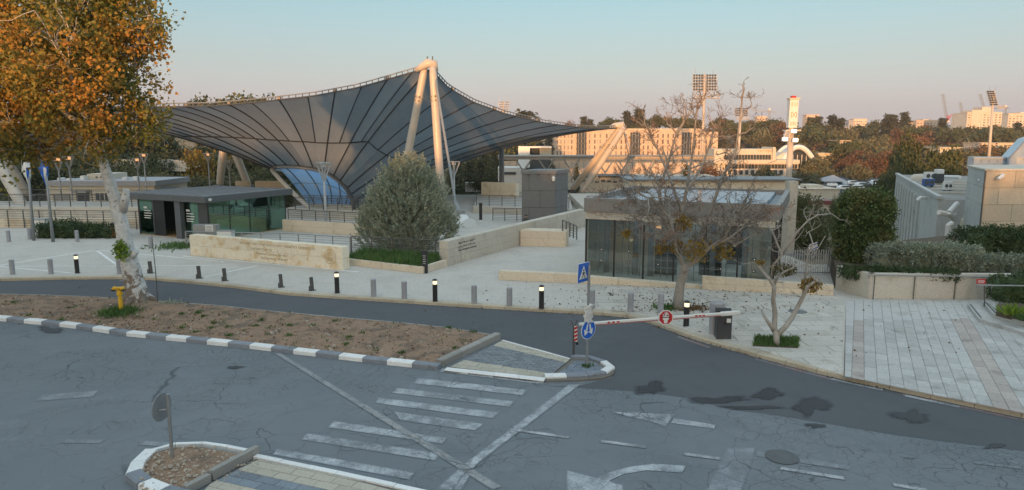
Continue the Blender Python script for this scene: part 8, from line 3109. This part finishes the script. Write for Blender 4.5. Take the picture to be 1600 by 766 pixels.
# cream annexes and red roof between car park and pavilion
Y = 120
t = thing('cream_annex', D(1270, 305, Y), 'low cream annex block in front of the car park left of the clipped tree', 'building')
block(t, 1242, 1318, 296, 312, Y, 8, 'wall', M['cream'])
block(t, 1270, 1292, 289.5, 297, Y + 2, 4, 'roof_room', M['cream'])
block(t, 1259, 1266, 289, 297, Y + 1, 1, 'chimney', M['cream'])
block(t, 1241, 1319, 295, 296, Y - 0.2, 8.4, 'parapet', M['pale_stone'])
block(t, 1262, 1264, 292, 297, Y + 0.8, 0.3, 'dark_slot', M['black'], 0.1)
Y = 105
t = thing('red_roof_shed', D(1288, 318, Y), 'low shed with dull red roof and blue white banner behind bushes', 'shed')
MB().obox((span(1262, 1310, Y)[0], Y, zat(320, Y)), (span(1262, 1310, Y)[1] - span(1262, 1310, Y)[0], 0, 0), (0, 5, 0), (0, 0, zat(314, Y) - zat(320, Y))).build('roof', painted('dull_red_sheet', (0.25, 0.075, 0.075), 0.6, 0.2), t)
block(t, 1262, 1310, 320, 330, Y + 0.3, 4, 'wall', M['cream'])
bn = block(t, 1262, 1294, 309, 313.2, Y + 1, 0.2, 'banner', M['white'])
block(t, 1264, 1273, 309.4, 312.6, Y + 1, 0.05, 'blue_patch', M['blue'], 0.06).parent = t
# the valley street beyond the bar fence, with a van
tag(MB().hexa([(18.5, 38, -2.2), (22.5, 38, -2.2), (34, 100, -9.2), (28, 100, -9.2), (18.5, 38, -0.9), (22.5, 38, -0.9), (34, 100, -7.7), (28, 100, -7.7)]).build('valley_street', M['lane']), kind='structure')

# ------------------------------------------------------------------ the wooded rise behind the camera, whose shade lies over the square
hx = np.linspace(-420, 330, 251)
hy = np.array([-420, -300, -200, -165, -150, -138, -110, -70, -45.0])
hp = np.array([13.0, 14.0, 14.8, 15.2, 15.4, 14.2, 9.5, 3.5, -0.05])
X, Yg = np.meshgrid(hx, hy)
Zg = np.tile(hp[:, None], (1, len(hx)))
gap = np.exp(-((X + 11.5) / 6.0) ** 2)
top_ = np.clip((Zg - 9) / 6, 0, 1)
Zg = Zg + top_ * (0.5 * np.sin(X * 0.21) + 0.35 * np.sin(X * 0.53 + 1) - 2.0 * gap + 4.0 * smooth(-62, -84, X))
i, j = np.meshgrid(np.arange(len(hx) - 1), np.arange(len(hy) - 1))
a = (j * len(hx) + i).ravel()
tag(np_mesh('hill', np.stack([X.ravel(), Yg.ravel(), Zg.ravel()], 1), np.stack([a, a + 1, a + len(hx) + 1, a + len(hx)], 1), M['terrain'], smooth=True), kind='structure')
P = []
x = -400
while x < 310:
    g_ = math.exp(-((x + 11.5) / 6.0) ** 2)
    n = int(130 * (1 - 0.35 * g_))
    top = SHADE_TOP + random.uniform(-0.8, 0.8) * (1 + 1.6 * g_) + 4.0 * float(smooth(-62, -84, x))
    r_ = random.uniform(1.6, 2.8)
    d = rng.normal(size=(n, 3))
    d /= np.linalg.norm(d, axis=1, keepdims=True)
    lo = 13.0 - 1.5 * g_ + 4.0 * float(smooth(-62, -84, x))
    P.append(np.array([x, random.uniform(-156, -146), (top + lo) / 2]) + d * rng.random((n, 1)) ** 0.4 * np.array([r_, r_, (top - lo) / 2]))
    x += random.uniform(1.0, 2.2)
P = np.concatenate(P)
V, F = leaf_arrays(P, 1.3, 1.0)
tag(np_mesh('woods', V, F, M['tree_dark']), kind='stuff')

# weeds and leaf litter in the dirt
mp = [(p.x, p.y) for p in med_out]
mb_pts, wd_pts = [], []
while len(wd_pts) < 1500:
    c_ = G(random.uniform(0, 760), random.uniform(466, 570), 0.13)
    if inside(mp, c_.x, c_.y):
        for _ in range(random.choice((6, 10, 40))):
            wd_pts.append((c_.x + random.gauss(0, 0.07), c_.y + random.gauss(0, 0.06), 0.13))
wd_pts = np.array(wd_pts)
dd = np.column_stack([rng.normal(size=len(wd_pts)) * 0.6, rng.normal(size=len(wd_pts)) * 0.6, np.ones(len(wd_pts))])
dd /= np.linalg.norm(dd, axis=1, keepdims=True)
V, F = leaf_arrays(wd_pts, 0.10, 0.03, dd, 0.3)
tag(np_mesh('weeds', V, F, M['grass']), kind='stuff')
lit = []
while len(lit) < 700:
    c_ = G(random.uniform(0, 780), random.uniform(463, 575), 0.14)
    if inside(mp, c_.x, c_.y) and random.random() < 0.25 + 0.75 * math.exp(-((c_.x - TREE_B.x) / 5) ** 2):
        lit.append((c_.x, c_.y, 0))
scatter_leaves('fallen_leaves', lit, 0.15, 0.09)

# ------------------------------------------------------------------ thin evening haze
hm = bpy.data.materials.new('evening_haze')
hm.use_nodes = True
hn = hm.node_tree.nodes
hn.remove(hn['Principled BSDF'])
hv_ = hn.new('ShaderNodeVolumePrincipled')
hv_.inputs['Color'].default_value = (0.85, 0.92, 1.0, 1)
hv_.inputs['Density'].default_value = 0.00016
hm.node_tree.links.new(hv_.outputs[0], hn['Material Output'].inputs['Volume'])
tag(MB().box(0, 1900, -25, 5000, 4900, 95).build('haze', hm), kind='stuff')
S.cycles.volume_bounces = 0
S.cycles.volume_step_rate = 10
S.cycles.volume_max_steps = 32
